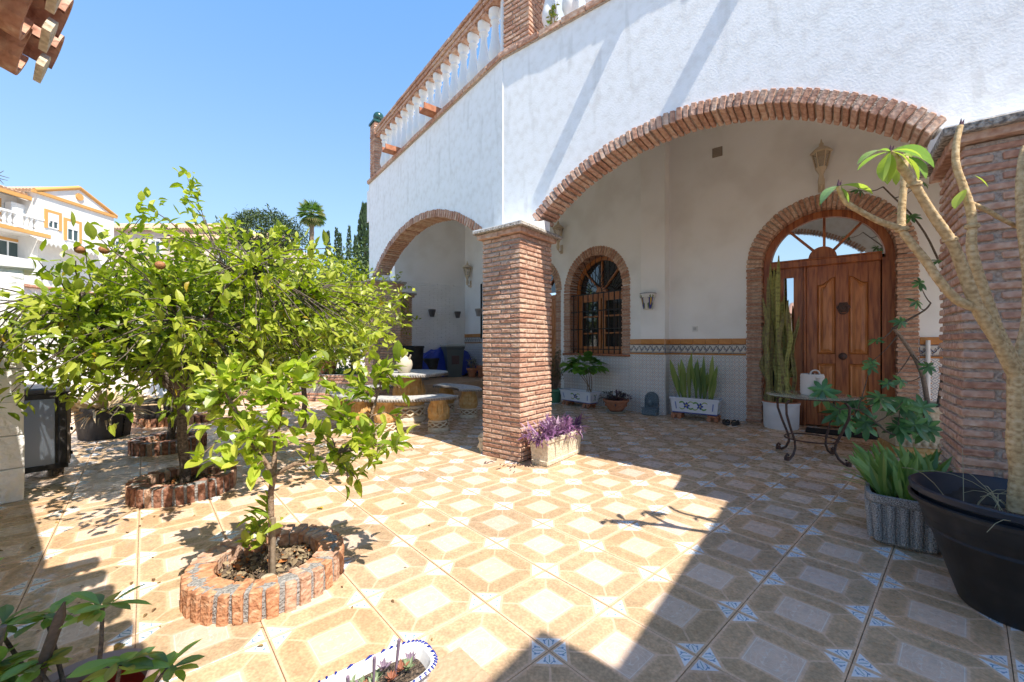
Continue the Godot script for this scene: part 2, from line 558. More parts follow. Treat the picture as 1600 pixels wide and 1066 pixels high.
# ---------------------------------------------------------------- ground
func ground() -> void:
	var mb := MB.new()
	mb.quad(Vector3(-400, -0.03, 60), Vector3(400, -0.03, 60), Vector3(400, -0.03, -400), Vector3(-400, -0.03, -400))
	tag(part("ground", mb, nmat(ramp_tex(80, 0.02, [lin(0.36, 0.31, 0.25), lin(0.5, 0.44, 0.36)]), 0.3, 1.0), self), "pale dry ground beyond and beneath the courtyard", "ground", "", "structure")
	var fl := group_node("patio_floor", self)
	tag(fl, "courtyard floor of patterned tan tiles with white and blue corner triangles", "floor", "", "structure")
	var bed := MB.new()
	bed.box(Vector3(-11, -0.025, -16), Vector3(9, -0.007, 4))
	part("grout_bed", bed, nmat(ramp_tex(81, 0.05, [lin(0.12, 0.08, 0.05), lin(0.34, 0.24, 0.16)]), 3.0, 0.95), fl)
	var o := Vector2(0.145, 1.604)
	var D := 0.5688
	var ph := -0.0538
	var ea := Vector2(cos(ph), sin(ph))
	var eb := Vector2(-sin(ph), cos(ph))
	var ei := (ea + eb) * 0.5 * D
	var ej := (eb - ea) * 0.5 * D
	var side := ei.length()
	var n := Vector2(-0.6157, -0.788)
	var list := []
	for i in range(-16, 40):
		for j in range(-16, 40):
			var c: Vector2 = o + ei * (i + 0.5) + ej * (j + 0.5)
			if c.y < -1.4 or c.y > 12.6 or absf(c.x) > 1.34 * maxf(c.y, 0.0) + 2.4 or c.x < -8.5 or c.x > 6.4:
				continue
			var q := c - Vector2(0.082, 4.129)
			if q.dot(n) < -4.5:
				continue
			var seen := 0.0 if c.y > 0.8 and absf(c.x) < 1.3 * c.y + 0.4 else 100.0
			list.append([c.length() + seen, c, i, j])
	list.sort_custom(func(a, b): return a[0] < b[0])
	var mats := []
	for k in 4:
		var m := mat(Color.WHITE, 0.42)
		m.albedo_texture = floor_print(k + 1)
		m.roughness_texture = grey_tex(90 + k, 0.02)
		m.roughness = 0.72
		m.metallic_specular = 0.35
		mats.append(m)
	for k in 4:
		var m2: StandardMaterial3D = mats[k].duplicate()
		m2.albedo_color = [Color(0.95, 0.95, 0.94), Color(1.0, 0.97, 0.95), Color(0.92, 0.92, 0.93), Color(0.97, 0.98, 1.0)][k]
		mats.append(m2)
	var h := side * 0.5 - 0.0014
	var slab := MB.new()
	slab_into(slab, h)
	var tile_mesh := slab.mesh()
	var rest := [MB.new(), MB.new(), MB.new(), MB.new()]
	var rot := atan2(ei.y, ei.x)
	for k in list.size():
		var c: Vector2 = list[k][1]
		var b := Basis(Vector3.UP, rot + PI / 2 * (R.randi() % 4))
		b = b.rotated(Vector3(R.randf_range(-1, 1), 0, R.randf_range(-1, 1)).normalized(), R.randf_range(0, 0.0022))
		var xf := Transform3D(b, Vector3(c.x, R.randf_range(-0.0005, 0.0005), -c.y))
		var w := R.randi() % 4
		if k < 300:
			part("tile", tile_mesh, mats[w + 4 * (R.randi() % 2)], fl, xf)
		else:
			rest[w].x = xf
			slab_into(rest[w], h)
	for w in 4:
		part("tiles", rest[w], mats[w], fl).set_meta("kind", "stuff")
	# a plain slab let into the tiles
	var hs := MB.new()
	hs.cbox(Vector3.ZERO, Vector3(0.41, 0.012, 0.41), 0.004, 0.0, R)
	var ht := part("access_slab", hs, nmat(ramp_tex(82, 0.05, [lin(0.46, 0.29, 0.18), lin(0.55, 0.37, 0.24)]), 3.0, 0.9, M.pits, 0.3), self, Transform3D(Basis(Vector3.UP, rot), Vector3(-0.222, 0.001, -1.33)))
	tag(ht, "plain tan square slab among the patterned tiles at the front", "slab")

func slab_into(mb: MB, h: float) -> void:
	var e := 0.0016
	var a := h - e
	var q := [Vector3(-a, 0, a), Vector3(a, 0, a), Vector3(a, 0, -a), Vector3(-a, 0, -a)]
	var w := [Vector3(-h, -e, h), Vector3(h, -e, h), Vector3(h, -e, -h), Vector3(-h, -e, -h)]
	mb.quad(q[0], q[1], q[2], q[3])
	for i in 4:
		var k := (i + 1) % 4
		var uq := [Vector2(0, 1), Vector2(1, 1), Vector2(1, 0), Vector2(0, 0)]
		mb.quad(w[i], w[k], q[k], q[i], uq[i], uq[k], uq[k], uq[i])
		mb.quad(w[i] - Vector3(0, 0.006, 0), w[k] - Vector3(0, 0.006, 0), w[k], w[i], uq[i], uq[k], uq[k], uq[i])

# ---------------------------------------------------------------- house
func arc(c: Vector2, r: float, a0: float, a1: float, n: int) -> PackedVector2Array:
	var o := PackedVector2Array()
	for i in n + 1:
		var a := lerpf(a0, a1, float(i) / n)
		o.push_back(c + Vector2(cos(a), sin(a)) * r)
	return o

# a ring of bricks on edge round an arch; angles in radians from +x
func arch_ring(parent: Node, xf: Transform3D, c: Vector2, r: float, a0: float, a1: float, radial: float, z0: float, z1: float, pitch: float, thick: float, singles := true) -> Node3D:
	var g := group_node("arch", parent, xf)
	var n := int(round(absf(a1 - a0) * (r + radial * 0.5) / pitch))
	var mb := MB.new()
	for i in n:
		var a := lerpf(a0, a1, (i + 0.5) / n)
		var er := Vector3(cos(a), sin(a), 0)
		var et := Vector3(-sin(a), cos(a), 0)
		var b := Basis(et, er, Vector3(0, 0, 1))
		b.x = er.cross(Vector3(0, 0, 1))
		var pos := Vector3(c.x, c.y, 0) + er * (r + radial * 0.5) + Vector3(0, 0, (z0 + z1) * 0.5)
		var dz := R.randf_range(-0.006, 0.006)
		if singles:
			brick("arch_brick", g, pos + er * R.randf_range(-0.004, 0.004) + Vector3(0, 0, dz), Vector3(thick, radial, z1 - z0), b)
		else:
			bulk(mb, pos + Vector3(0, 0, dz), Vector3(thick, radial, z1 - z0), b)
	if not singles:
		part("arch_bricks", mb, M.brick, g).set_meta("kind", "stuff")
	var mo := MB.new()
	var poly := arc(c, r + radial - 0.008, a0, a1, 32)
	var inner := arc(c, r + 0.022, a1, a0, 32)
	poly.append_array(inner)
	mo.prism(poly, z0 + 0.02, z1 - 0.016)
	part("mortar", mo, M.mortar, g)
	return g

# brick pillar; local origin at the centre of its foot. want(pos) says which bricks are single parts
func pillar(parent: Node, xf: Transform3D, w: float, d: float, top: float, want: Callable, cap := true, pitch := 0.0505, hh := 0.037, jt := 0.012) -> Node3D:
	var g := group_node("pillar", parent, xf)
	var core := MB.new()
	core.box(Vector3(-w / 2 + 0.014, -0.05, -d / 2 + 0.014), Vector3(w / 2 - 0.014, top, d / 2 - 0.014))
	part("mortar", core, M.mortar, g)
	var rest := MB.new()
	var rows := int(top / pitch)
	var hw := 0.12
	for k in rows:
		var y := pitch * (k + 0.5)
		var bl := []
		if k % 2 == 0:
			var s := R.randf_range(-0.02, 0.02)
			for zz in [-1, 1]:
				var z: float = zz * (d / 2 - hw / 2)
				var l1: float = w / 2 + s - jt / 2
				var l2: float = w / 2 - s - jt / 2
				bl.append([Vector3(-w / 2 + l1 / 2, y, z), Vector3(l1, hh, hw)])
				bl.append([Vector3(w / 2 - l2 / 2, y, z), Vector3(l2, hh, hw)])
			var m := d - 2 * hw - 2 * jt
			for xx in [-1, 1]:
				bl.append([Vector3(xx * (w / 2 - hw / 2), y, 0), Vector3(hw, hh, m)])
		else:
			var s := R.randf_range(-0.02, 0.02)
			for xx in [-1, 1]:
				var x: float = xx * (w / 2 - hw / 2)
				var l1: float = d / 2 + s - jt / 2
				var l2: float = d / 2 - s - jt / 2
				bl.append([Vector3(x, y, -d / 2 + l1 / 2), Vector3(hw, hh, l1)])
				bl.append([Vector3(x, y, d / 2 - l2 / 2), Vector3(hw, hh, l2)])
			var m := w - 2 * hw - 2 * jt
			for zz in [-1, 1]:
				bl.append([Vector3(0, y, zz * (d / 2 - hw / 2)), Vector3(m, hh, hw)])
		for q in bl:
			if want.call(q[0], k):
				brick("brick", g, q[0], q[1])
			else:
				bulk(rest, q[0], q[1])
	if rest.v.size():
		part("bricks", rest, M.brick, g).set_meta("kind", "stuff")
	if cap:
		var cp := group_node("capital", g)
		var lower := MB.new()
		for zz in [-1, 1]:
			for i in 2:
				var l := (w + 0.09) / 2 - 0.004
				brick("capital_brick", g, Vector3((i - 0.5) * (l + 0.004), top + 0.027, zz * (d / 2 - 0.02)), Vector3(l, 0.05, 0.13))
		for xx in [-1, 1]:
			for i in 2:
				var l := (d - 0.17) / 2 - 0.004
				brick("capital_brick", g, Vector3(xx * (w / 2 - 0.02), top + 0.027, (i - 0.5) * (l + 0.004)), Vector3(0.13, 0.05, l))
		lower.cbox(Vector3(0, top + 0.072, 0), Vector3(w + 0.17, 0.038, d + 0.17), 0.006, 0.006, R)
		part("capital_slab", lower, M.old_cap, cp)
	return g

func wedge_cap(parent: Node, xf: Transform3D, w: float, d: float, y: float, zw: float, rise: float) -> void:
	# white plaster sloping from the capital's front edge up to the wall at zw
	var mb := MB.new()
	var f := d / 2 + 0.075
	mb.x = Transform3D(Basis(Vector3(0, 0, 1), Vector3(0, 1, 0), Vector3(-1, 0, 0)), Vector3.ZERO)
	var poly := PackedVector2Array([Vector2(zw - 0.1, y), Vector2(f, y), Vector2(f, y + 0.012), Vector2(zw + 0.12, y + rise * 0.6), Vector2(zw, y + rise), Vector2(zw - 0.1, y + rise)])
	mb.prism(poly, -w / 2 - 0.075, w / 2 + 0.075)
	part("plaster_slope", mb, M.render_wall, parent, xf)

func house() -> void:
	var H := thing("house", "white rendered house with brick arches, brick pillars and a balustraded terrace", "house", Vector3(0.082, 0, -4.129), deg_to_rad(-38.0))
	var LX := H.transform.affine_inverse() * Transform3D(Basis(Vector3.UP, deg_to_rad(-52.6)), Vector3(-0.1255, 0, -4.7098))
	# --- right facade above the pillars
	var mb := MB.new()
	var c := Vector2(1.48, 0.95)
	var rr := 2.205
	var half := acos((2.40 - c.y) / rr)
	var poly := PackedVector2Array([Vector2(-0.52, 2.40)])
	poly.append_array(arc(c, rr, PI / 2 + half, PI / 2 - half, 40))
	poly.append_array(PackedVector2Array([Vector2(7.0, 2.40), Vector2(7.0, 4.47), Vector2(-0.52, 4.47)]))
	mb.prism(poly, -0.59, -0.33)
	part("front_wall", mb, M.render_wall, H)
	var ha := asin(1.485 / 2.15)
	arch_ring(H, Transform3D(), c, 2.15, PI / 2 + ha, PI / 2 - ha, 0.112, -0.60, -0.312, 0.0565, 0.04)
	# --- left facade
	var ml := MB.new()
	var cl := Vector2(-2.345, -0.15)
	var rl := 3.345
	var hl := acos((2.40 - cl.y) / rl)
	poly = PackedVector2Array([Vector2(-4.6, 2.40)])
	poly.append_array(arc(cl, rl, PI / 2 + hl, PI / 2 - hl, 40))
	poly.append_array(PackedVector2Array([Vector2(0.03, 2.40), Vector2(0.03, 4.47), Vector2(-4.6, 4.47)]))
	ml.prism(poly, -0.26, 0.0)
	part("front_wall", ml, M.render_wall, H, LX)
	var hb := acos((2.42 - cl.y) / 3.29)
	arch_ring(H, LX, cl, 3.29, PI / 2 + hb, PI / 2 - hb, 0.11, -0.27, 0.016, 0.066, 0.044)
	# --- pillars
	var p1 := at(Vector3(-0.255, 0, -0.295))
	pillar(H, p1, 0.51, 0.59, 2.325, func(p, _k): return p.z > 0.2 or p.x > 0.18)
	wedge_cap(H, p1, 0.51, 0.59, 2.415, -0.04, 0.10)
	var p2 := at(Vector3(3.04 + 0.33, 0, -0.295))
	pillar(H, p2, 0.66, 0.59, 2.29, func(p, _k): return (p.z > 0.2 and p.x < 0.2) or p.x < -0.25, true, 0.053, 0.035, 0.03)
	wedge_cap(H, p2, 0.66, 0.59, 2.38, -0.04, 0.10)
	var p3 := LX * at(Vector3(-4.15, 0, -0.12))
	pillar(H, p3, 0.5, 0.55, 2.325, func(_p, _k): return false)
	wedge_cap(H, p3, 0.5, 0.55, 2.415, 0.1, 0.10)
	var inv := H.transform.affine_inverse()
	for q in [Vector3(-2.72, 0, -9.9), Vector3(-3.12, 0, -11.9)]:
		pillar(H, inv * Transform3D(Basis(Vector3.UP, deg_to_rad(-52.6)), q), 0.45, 0.45, 2.325, func(_p, _k): return false)
	# beam over the inner pillars
	# --- back wall, right half, with the door opening
	var bw := MB.new()
	var dc := Vector2(2.39, 2.37)
	var dr := 0.85
	poly = PackedVector2Array([Vector2(0.2, -0.05), Vector2(dc.x - dr, -0.05), Vector2(dc.x - dr, dc.y)])
	poly.append_array(arc(dc, dr, PI, 0, 30))
	poly.append_array(PackedVector2Array([Vector2(dc.x + dr, -0.05), Vector2(6.0, -0.05), Vector2(6.0, 8.5), Vector2(-2.7, 8.5), Vector2(-2.7, 5.2), Vector2(0.2, 5.2)]))
	bw.prism(poly, -4.25, -3.95)
	part("back_wall", bw, M.plain_wall, H)
	door(H)
	# pilaster where the two back walls meet
	var pm := MB.new()
	pm.box(Vector3(-0.155, -0.02, -4.4), Vector3(0.258, 5.0, -3.72))
	part("pilaster", pm, M.plain_wall, H)
	# --- back wall, left half
	var BZ := -3.4155
	var lw := MB.new()
	var wc := Vector2(-1.59, 2.28)
	var wr := 0.68
	var d2 := Vector2(-3.29, 2.36)
	var d2r := 0.68
	var left_poly := PackedVector2Array([Vector2(-9.5, -0.05), Vector2(d2.x - d2r, -0.05), Vector2(d2.x - d2r, d2.y)])
	left_poly.append_array(arc(d2, d2r, PI, 0, 24))
	left_poly.append_array(PackedVector2Array([Vector2(d2.x + d2r, -0.05), Vector2(wc.x, -0.05), Vector2(wc.x, 1.0), Vector2(wc.x - wr, 1.0), Vector2(wc.x - wr, wc.y)]))
	left_poly.append_array(arc(wc, wr, PI, PI / 2, 14))
	left_poly.append_array(PackedVector2Array([Vector2(wc.x, 5.2), Vector2(-9.5, 5.2)]))
	lw.prism(left_poly, BZ - 0.3, BZ)
	var right_poly := PackedVector2Array([Vector2(wc.x, -0.05), Vector2(-0.42, -0.05), Vector2(-0.42, 5.2), Vector2(wc.x, 5.2)])
	right_poly.append_array(arc(wc, wr, PI / 2, 0, 14))
	right_poly.append_array(PackedVector2Array([Vector2(wc.x + wr, 1.0), Vector2(wc.x, 1.0)]))
	lw.prism(right_poly, BZ - 0.3, BZ)
	part("back_wall", lw, M.plain_wall, H, LX)
	window(H, LX, wc, BZ)
	second_door(H, LX, d2, BZ)
	# --- end wall of the porch: painted brick courses
	var ew := group_node("end_wall", H, LX)
	var em := MB.new()
	em.box(Vector3(-6.9, -0.05, BZ), Vector3(-6.53, 5.2, -1.3))
	part("render", em, M.plain_wall, ew)
	var eb := MB.new()
	for k in 46:
		var y := 0.4 + k * 0.055
		var z := BZ + 0.02 - (k % 2) * 0.13
		while z < -1.5:
			var l := 0.25
			if z + l > BZ + 0.02 and y < 2.9:
				eb.cbox(Vector3(-6.53, y, z + l / 2), Vector3(0.03 + R.randf_range(-0.012, 0.012), 0.045, l - 0.008), 0.005, 0.003, R)
			z += l
	part("painted_bricks", eb, M.plain_wall, ew).set_meta("kind", "stuff")
	# --- ceilings and terrace
	var ce := MB.new()
	poly = PackedVector2Array()
	for q in [Vector2(-0.1, -1.1), Vector2(7, -1.1), Vector2(7, -4.2), Vector2(0.0, -4.2)]:
		poly.push_back(q)
	flat_slab(ce, poly, 4.95, 5.15)
	flat_slab(ce, PackedVector2Array([Vector2(-0.52, -0.5), Vector2(7, -0.5), Vector2(7, -1.2), Vector2(-0.1, -1.2)]), 4.3, 4.42)
	ce.box(Vector3(-0.1, 4.35, -1.2), Vector3(7, 4.95, -1.1))
	part("porch_ceiling", ce, M.plain_wall, H)
	var c2 := MB.new()
	flat_slab(c2, PackedVector2Array([Vector2(-6.9, -0.7), Vector2(0.1, -0.7), Vector2(0.9, -3.6), Vector2(-6.9, -3.7)]), 4.95, 5.15)
	flat_slab(c2, PackedVector2Array([Vector2(-4.6, -0.1), Vector2(-0.0, -0.1), Vector2(0.3, -0.8), Vector2(-4.6, -0.8)]), 4.3, 4.42)
	c2.box(Vector3(-6.9, 4.35, -0.8), Vector3(0.2, 4.95, -0.7))
	part("porch_ceiling", c2, M.plain_wall, H, LX)
	# porch side wall and wing to the right, outside the picture
	var wg := MB.new()
	wg.box(Vector3(4.15, -0.05, -0.3), Vector3(4.43, 3.44, 2.35))
	wg.box(Vector3(4.15, -0.05, 2.35), Vector3(4.43, 3.96, 3.7))
	wg.box(Vector3(4.6, 2.25, -4.0), Vector3(4.9, 4.9, -0.6))
	part("wing_wall", wg, M.rough_wall, H)
	var wt := MB.new()
	wt.cbox(Vector3(4.27, 3.46, 1.02), Vector3(0.42, 0.05, 2.66), 0.01, 0.0, R)
	wt.cbox(Vector3(4.27, 3.98, 3.02), Vector3(0.42, 0.05, 1.4), 0.01, 0.0, R)
	part("wing_coping", wt, M.roof_tile, H)
	dado(H, LX, BZ)
	balustrade(H, LX)
	# terrace beams that throw the two slanting shadows on the front wall
	for q in [1.67, 2.765]:
		var bm := MB.new()
		bm.cbox(Vector3(q, 5.4, -2.0), Vector3(0.09, 0.16, 3.95), 0.008, 0.0, R)
		part("terrace_beam", bm, M.wood_light, H)
	# platform at the far end of the porch
	var pf := MB.new()
	pf.box(Vector3(-6.53, -0.05, BZ), Vector3(-4.2, 0.34, -0.9))
	pf.box(Vector3(-4.2, -0.05, BZ), Vector3(-3.95, 0.17, -0.9))
	tag(part("porch_platform", pf, nmat(ramp_tex(83, 0.03, [lin(0.38, 0.24, 0.15), lin(0.5, 0.33, 0.2)]), 1.5, 0.6), self, H.transform * LX), "raised tan floor at the far end of the porch", "floor", "", "structure")

func flat_slab(mb: MB, poly: PackedVector2Array, y0: float, y1: float) -> void:
	# poly in x/z
	var q := PackedVector2Array()
	for p in poly:
		q.push_back(Vector2(p.x, -p.y))
	var keep := mb.x
	mb.x = keep * Transform3D(Basis(Vector3(1, 0, 0), Vector3(0, 0, -1), Vector3(0, 1, 0)), Vector3.ZERO)
	mb.prism(q, y0, y1)
	mb.x = keep

func jamb(parent: Node, xf: Transform3D, x0: float, w: float, y0: float, y1: float, z0: float, z1: float, inner: float, pitch := 0.052) -> void:
	var g := group_node("jamb", parent, xf)
	var n := int((y1 - y0) / pitch)
	var core := MB.new()
	core.box(Vector3(x0 + 0.012, y0 - 0.04, z0 + 0.01), Vector3(x0 + w - 0.012, y1, z1 - 0.012))
	part("mortar", core, M.mortar, g)
	for i in n:
		var y := y0 + (y1 - y0) * (i + 0.5) / n
		brick("jamb_brick", g, Vector3(x0 + w / 2 + inner * (0.006 if i % 2 else -0.002), y, (z0 + z1) / 2), Vector3(w, 0.038, z1 - z0))

func door(H: Node3D) -> void:
	var z := -4.12
	var cx := 2.39
	var sp := 2.37
	arch_ring(H, Transform3D(), Vector2(cx, sp), 0.75, PI, 0, 0.21, -4.24, -3.93, 0.063, 0.046)
	jamb(H, Transform3D(), cx - 0.96, 0.21, 0.0, sp - 0.01, -4.24, -3.93, 1)
	jamb(H, Transform3D(), cx + 0.75, 0.21, 0.0, sp - 0.01, -4.24, -3.93, -1)
	var D := group_node("front_door", H, at(Vector3(0, 0, z)))
	D.set_meta("label", "brown panelled wooden front door with a half-round fanlight")
	# outer frame
	var fr := MB.new()
	var poly := PackedVector2Array([Vector2(cx + 0.75, -0.02), Vector2(cx + 0.75, sp)])
	poly.append_array(arc(Vector2(cx, sp), 0.75, 0, PI, 32))
	poly.append_array(PackedVector2Array([Vector2(cx - 0.75, -0.02), Vector2(cx - 0.66, -0.02), Vector2(cx - 0.66, sp)]))
	poly.append_array(arc(Vector2(cx, sp), 0.655, PI, 0, 32))
	poly.append_array(PackedVector2Array([Vector2(cx + 0.62, sp), Vector2(cx + 0.62, -0.02)]))
	fr.prism(poly, -0.1, 0.03)
	part("frame", fr, M.wood, D)
	var tr := MB.new()
	tr.cbox(Vector3(cx - 0.02, 2.385, -0.02), Vector3(1.28, 0.1, 0.12), 0.012, 0.0, R)
	tr.cbox(Vector3(cx - 0.02, 2.44, -0.0), Vector3(1.28, 0.025, 0.1), 0.006, 0.0, R)
	part("transom", tr, M.wood, D)
	# fanlight: the old pane leans out a little
	var gl := MB.new()
	poly = arc(Vector2.ZERO, 0.66, 0.0, PI, 32)
	gl.x = Transform3D(Basis(Vector3(1, 0, 0), deg_to_rad(4.5)), Vector3(cx, sp + 0.06, -0.075))
	gl.prism(poly, -0.004, 0.003)
	part("fanlight_pane", gl, M.mirror_glass, D)
	for a in [48, 90, 132]:
		var b := MB.new()
		var r := deg_to_rad(a)
		b.x = Transform3D(Basis(Vector3(0, 0, 1), r), Vector3(cx, sp + 0.06, 0))
		b.cbox(Vector3(0.39, 0, -0.02), Vector3(0.56, 0.032, 0.05), 0.006, 0.0, R)
		part("glazing_bar", b, M.wood, D)
	var hub := MB.new()
	hub.prism(arc(Vector2(cx - 0.02, sp + 0.075), 0.165, 0, PI, 18), -0.04, 0.015)
	part("fanlight_hub", hub, M.wood, D)
	# sidelight
	var sl := MB.new()
	sl.cbox(Vector3(1.86, 1.17, -0.03), Vector3(0.09, 2.34, 0.05), 0.004, 0.0, R)
	sl.cbox(Vector3(2.09, 1.17, -0.03), Vector3(0.13, 2.34, 0.05), 0.004, 0.0, R)
	sl.cbox(Vector3(1.965, 0.35, -0.032), Vector3(0.14, 0.7, 0.045), 0.004, 0.0, R)
	sl.cbox(Vector3(1.965, 2.28, -0.032), Vector3(0.14, 0.16, 0.045), 0.004, 0.0, R)
	sl.cbox(Vector3(2.16, 1.17, -0.0), Vector3(0.035, 2.34, 0.05), 0.008, 0.0, R)
	part("side_panel", sl, M.wood, D)
	var sg := MB.new()
	sg.box(Vector3(1.89, 0.7, -0.05), Vector3(2.04, 2.2, -0.043))
	part("side_pane", sg, M.mirror_glass, D)
	# leaf with four raised panels
	var L := group_node("door_leaf", D)
	var x0 := 2.18
	var x1 := 3.0
	var mid := (x0 + x1) * 0.5
	var lf := MB.new()
	lf.box(Vector3(x0, 0.02, -0.07), Vector3(x1, 2.335, -0.028))
	part("board", lf, M.wood_light, L)
	var st := MB.new()
	for q in [[x0, x0 + 0.13, 0.02, 2.335], [x1 - 0.13, x1, 0.02, 2.335], [mid - 0.075, mid + 0.075, 0.02, 2.335]]:
		st.cbox(Vector3((q[0] + q[1]) / 2, (q[2] + q[3]) / 2, -0.017), Vector3(q[1] - q[0], q[3] - q[2], 0.026), 0.006, 0.0, R)
	for q in [[0.02, 0.2], [0.92, 1.06]]:
		for w in [[x0 + 0.13, mid - 0.075], [mid + 0.075, x1 - 0.13]]:
			st.cbox(Vector3((w[0] + w[1]) / 2, (q[0] + q[1]) / 2, -0.018), Vector3(w[1] - w[0] + 0.01, q[1] - q[0], 0.024), 0.006, 0.0, R)
	part("stile", st, M.wood, L)
	# top rail cut by the arched panel heads
	for w in [[x0 + 0.13, mid - 0.075, 1], [mid + 0.075, x1 - 0.13, -1]]:
		var a: float = w[0]
		var b: float = w[1]
		var top := func(u: float) -> float:
			var k: float = u if w[2] > 0 else 1 - u
			return 2.06 + 0.1 * smoothstep(0.15, 0.95, k)
		var rail := PackedVector2Array([Vector2(a - 0.005, 2.335)])
		for i in 11:
			rail.push_back(Vector2(lerpf(a, b, i / 10.0), top.call(i / 10.0)))
		rail.push_back(Vector2(b + 0.005, 2.335))
		var rm := MB.new()
		rm.prism(rail, -0.03, -0.006)
		part("top_rail", rm, M.wood, L)
		for lv in [[1.06, true], [0.2, false]]:
			var ym: float = lv[0]
			var rings := []
			for st_ in [[0.0, -0.026], [0.02, -0.012], [0.035, -0.02], [0.07, -0.008]]:
				var e: float = st_[0]
				var ring := []
				ring.append(Vector3(a + e, ym + e, st_[1]))
				ring.append(Vector3(b - e, ym + e, st_[1]))
				for i in range(10, -1, -1):
					var u := i / 10.0
					var yt: float = (top.call(u) if lv[1] else 0.92) - e
					ring.append(Vector3(lerpf(a + e, b - e, u), yt, st_[1]))
				rings.append(ring)
			var pm := MB.new()
			for k in rings.size() - 1:
				for i in rings[k].size():
					var j: int = (i + 1) % rings[k].size()
					pm.quad(rings[k][i], rings[k][j], rings[k + 1][j], rings[k + 1][i])
			var last: Array = rings[-1]
			var cc := Vector3((a + b) / 2, ym + 0.3, -0.008)
			for i in last.size():
				pm.tri(cc, last[i], last[(i + 1) % last.size()])
			part("panel", pm, M.wood_light, L)
	var kn := MB.new()
	kn.x = Transform3D(Basis(Vector3(1, 0, 0), Vector3(0, 0, 1), Vector3(0, -1, 0)), Vector3(mid + 0.015, 1.72, -0.004))
	kn.lathe([Vector2(0.075, 0), Vector2(0.075, 0.006), Vector2(0.06, 0.014), Vector2(0.02, 0.018), Vector2(0, 0.02)], 12, func(t, _i): return 1.0 + 0.12 * cos(t * 6.0))
	var ring := []
	for i in 19:
		var t := TAU * i / 18.0
		ring.append(Vector3(sin(t) * 0.055, 0.035, cos(t) * 0.06 + 0.035))
	kn.tube(ring, taper(0.008, 0.008, 18), 6, false)
	part("knocker", kn, M.old_iron, L)
	var kb := MB.new()
	kb.x = Transform3D(Basis(Vector3(1, 0, 0), Vector3(0, 0, 1), Vector3(0, -1, 0)), Vector3(mid + 0.01, 1.03, -0.004))
	kb.lathe([Vector2(0.05, 0), Vector2(0.048, 0.008), Vector2(0.018, 0.014), Vector2(0.018, 0.04), Vector2(0.045, 0.055), Vector2(0.048, 0.075), Vector2(0.03, 0.092), Vector2(0, 0.096)], 16)
	part("door_knob", kb, M.old_iron, L)
	var backing := MB.new()
	backing.box(Vector3(1.5, -0.02, -0.16), Vector3(3.25, 3.2, -0.12))
	part("backing", backing, M.iron, D)

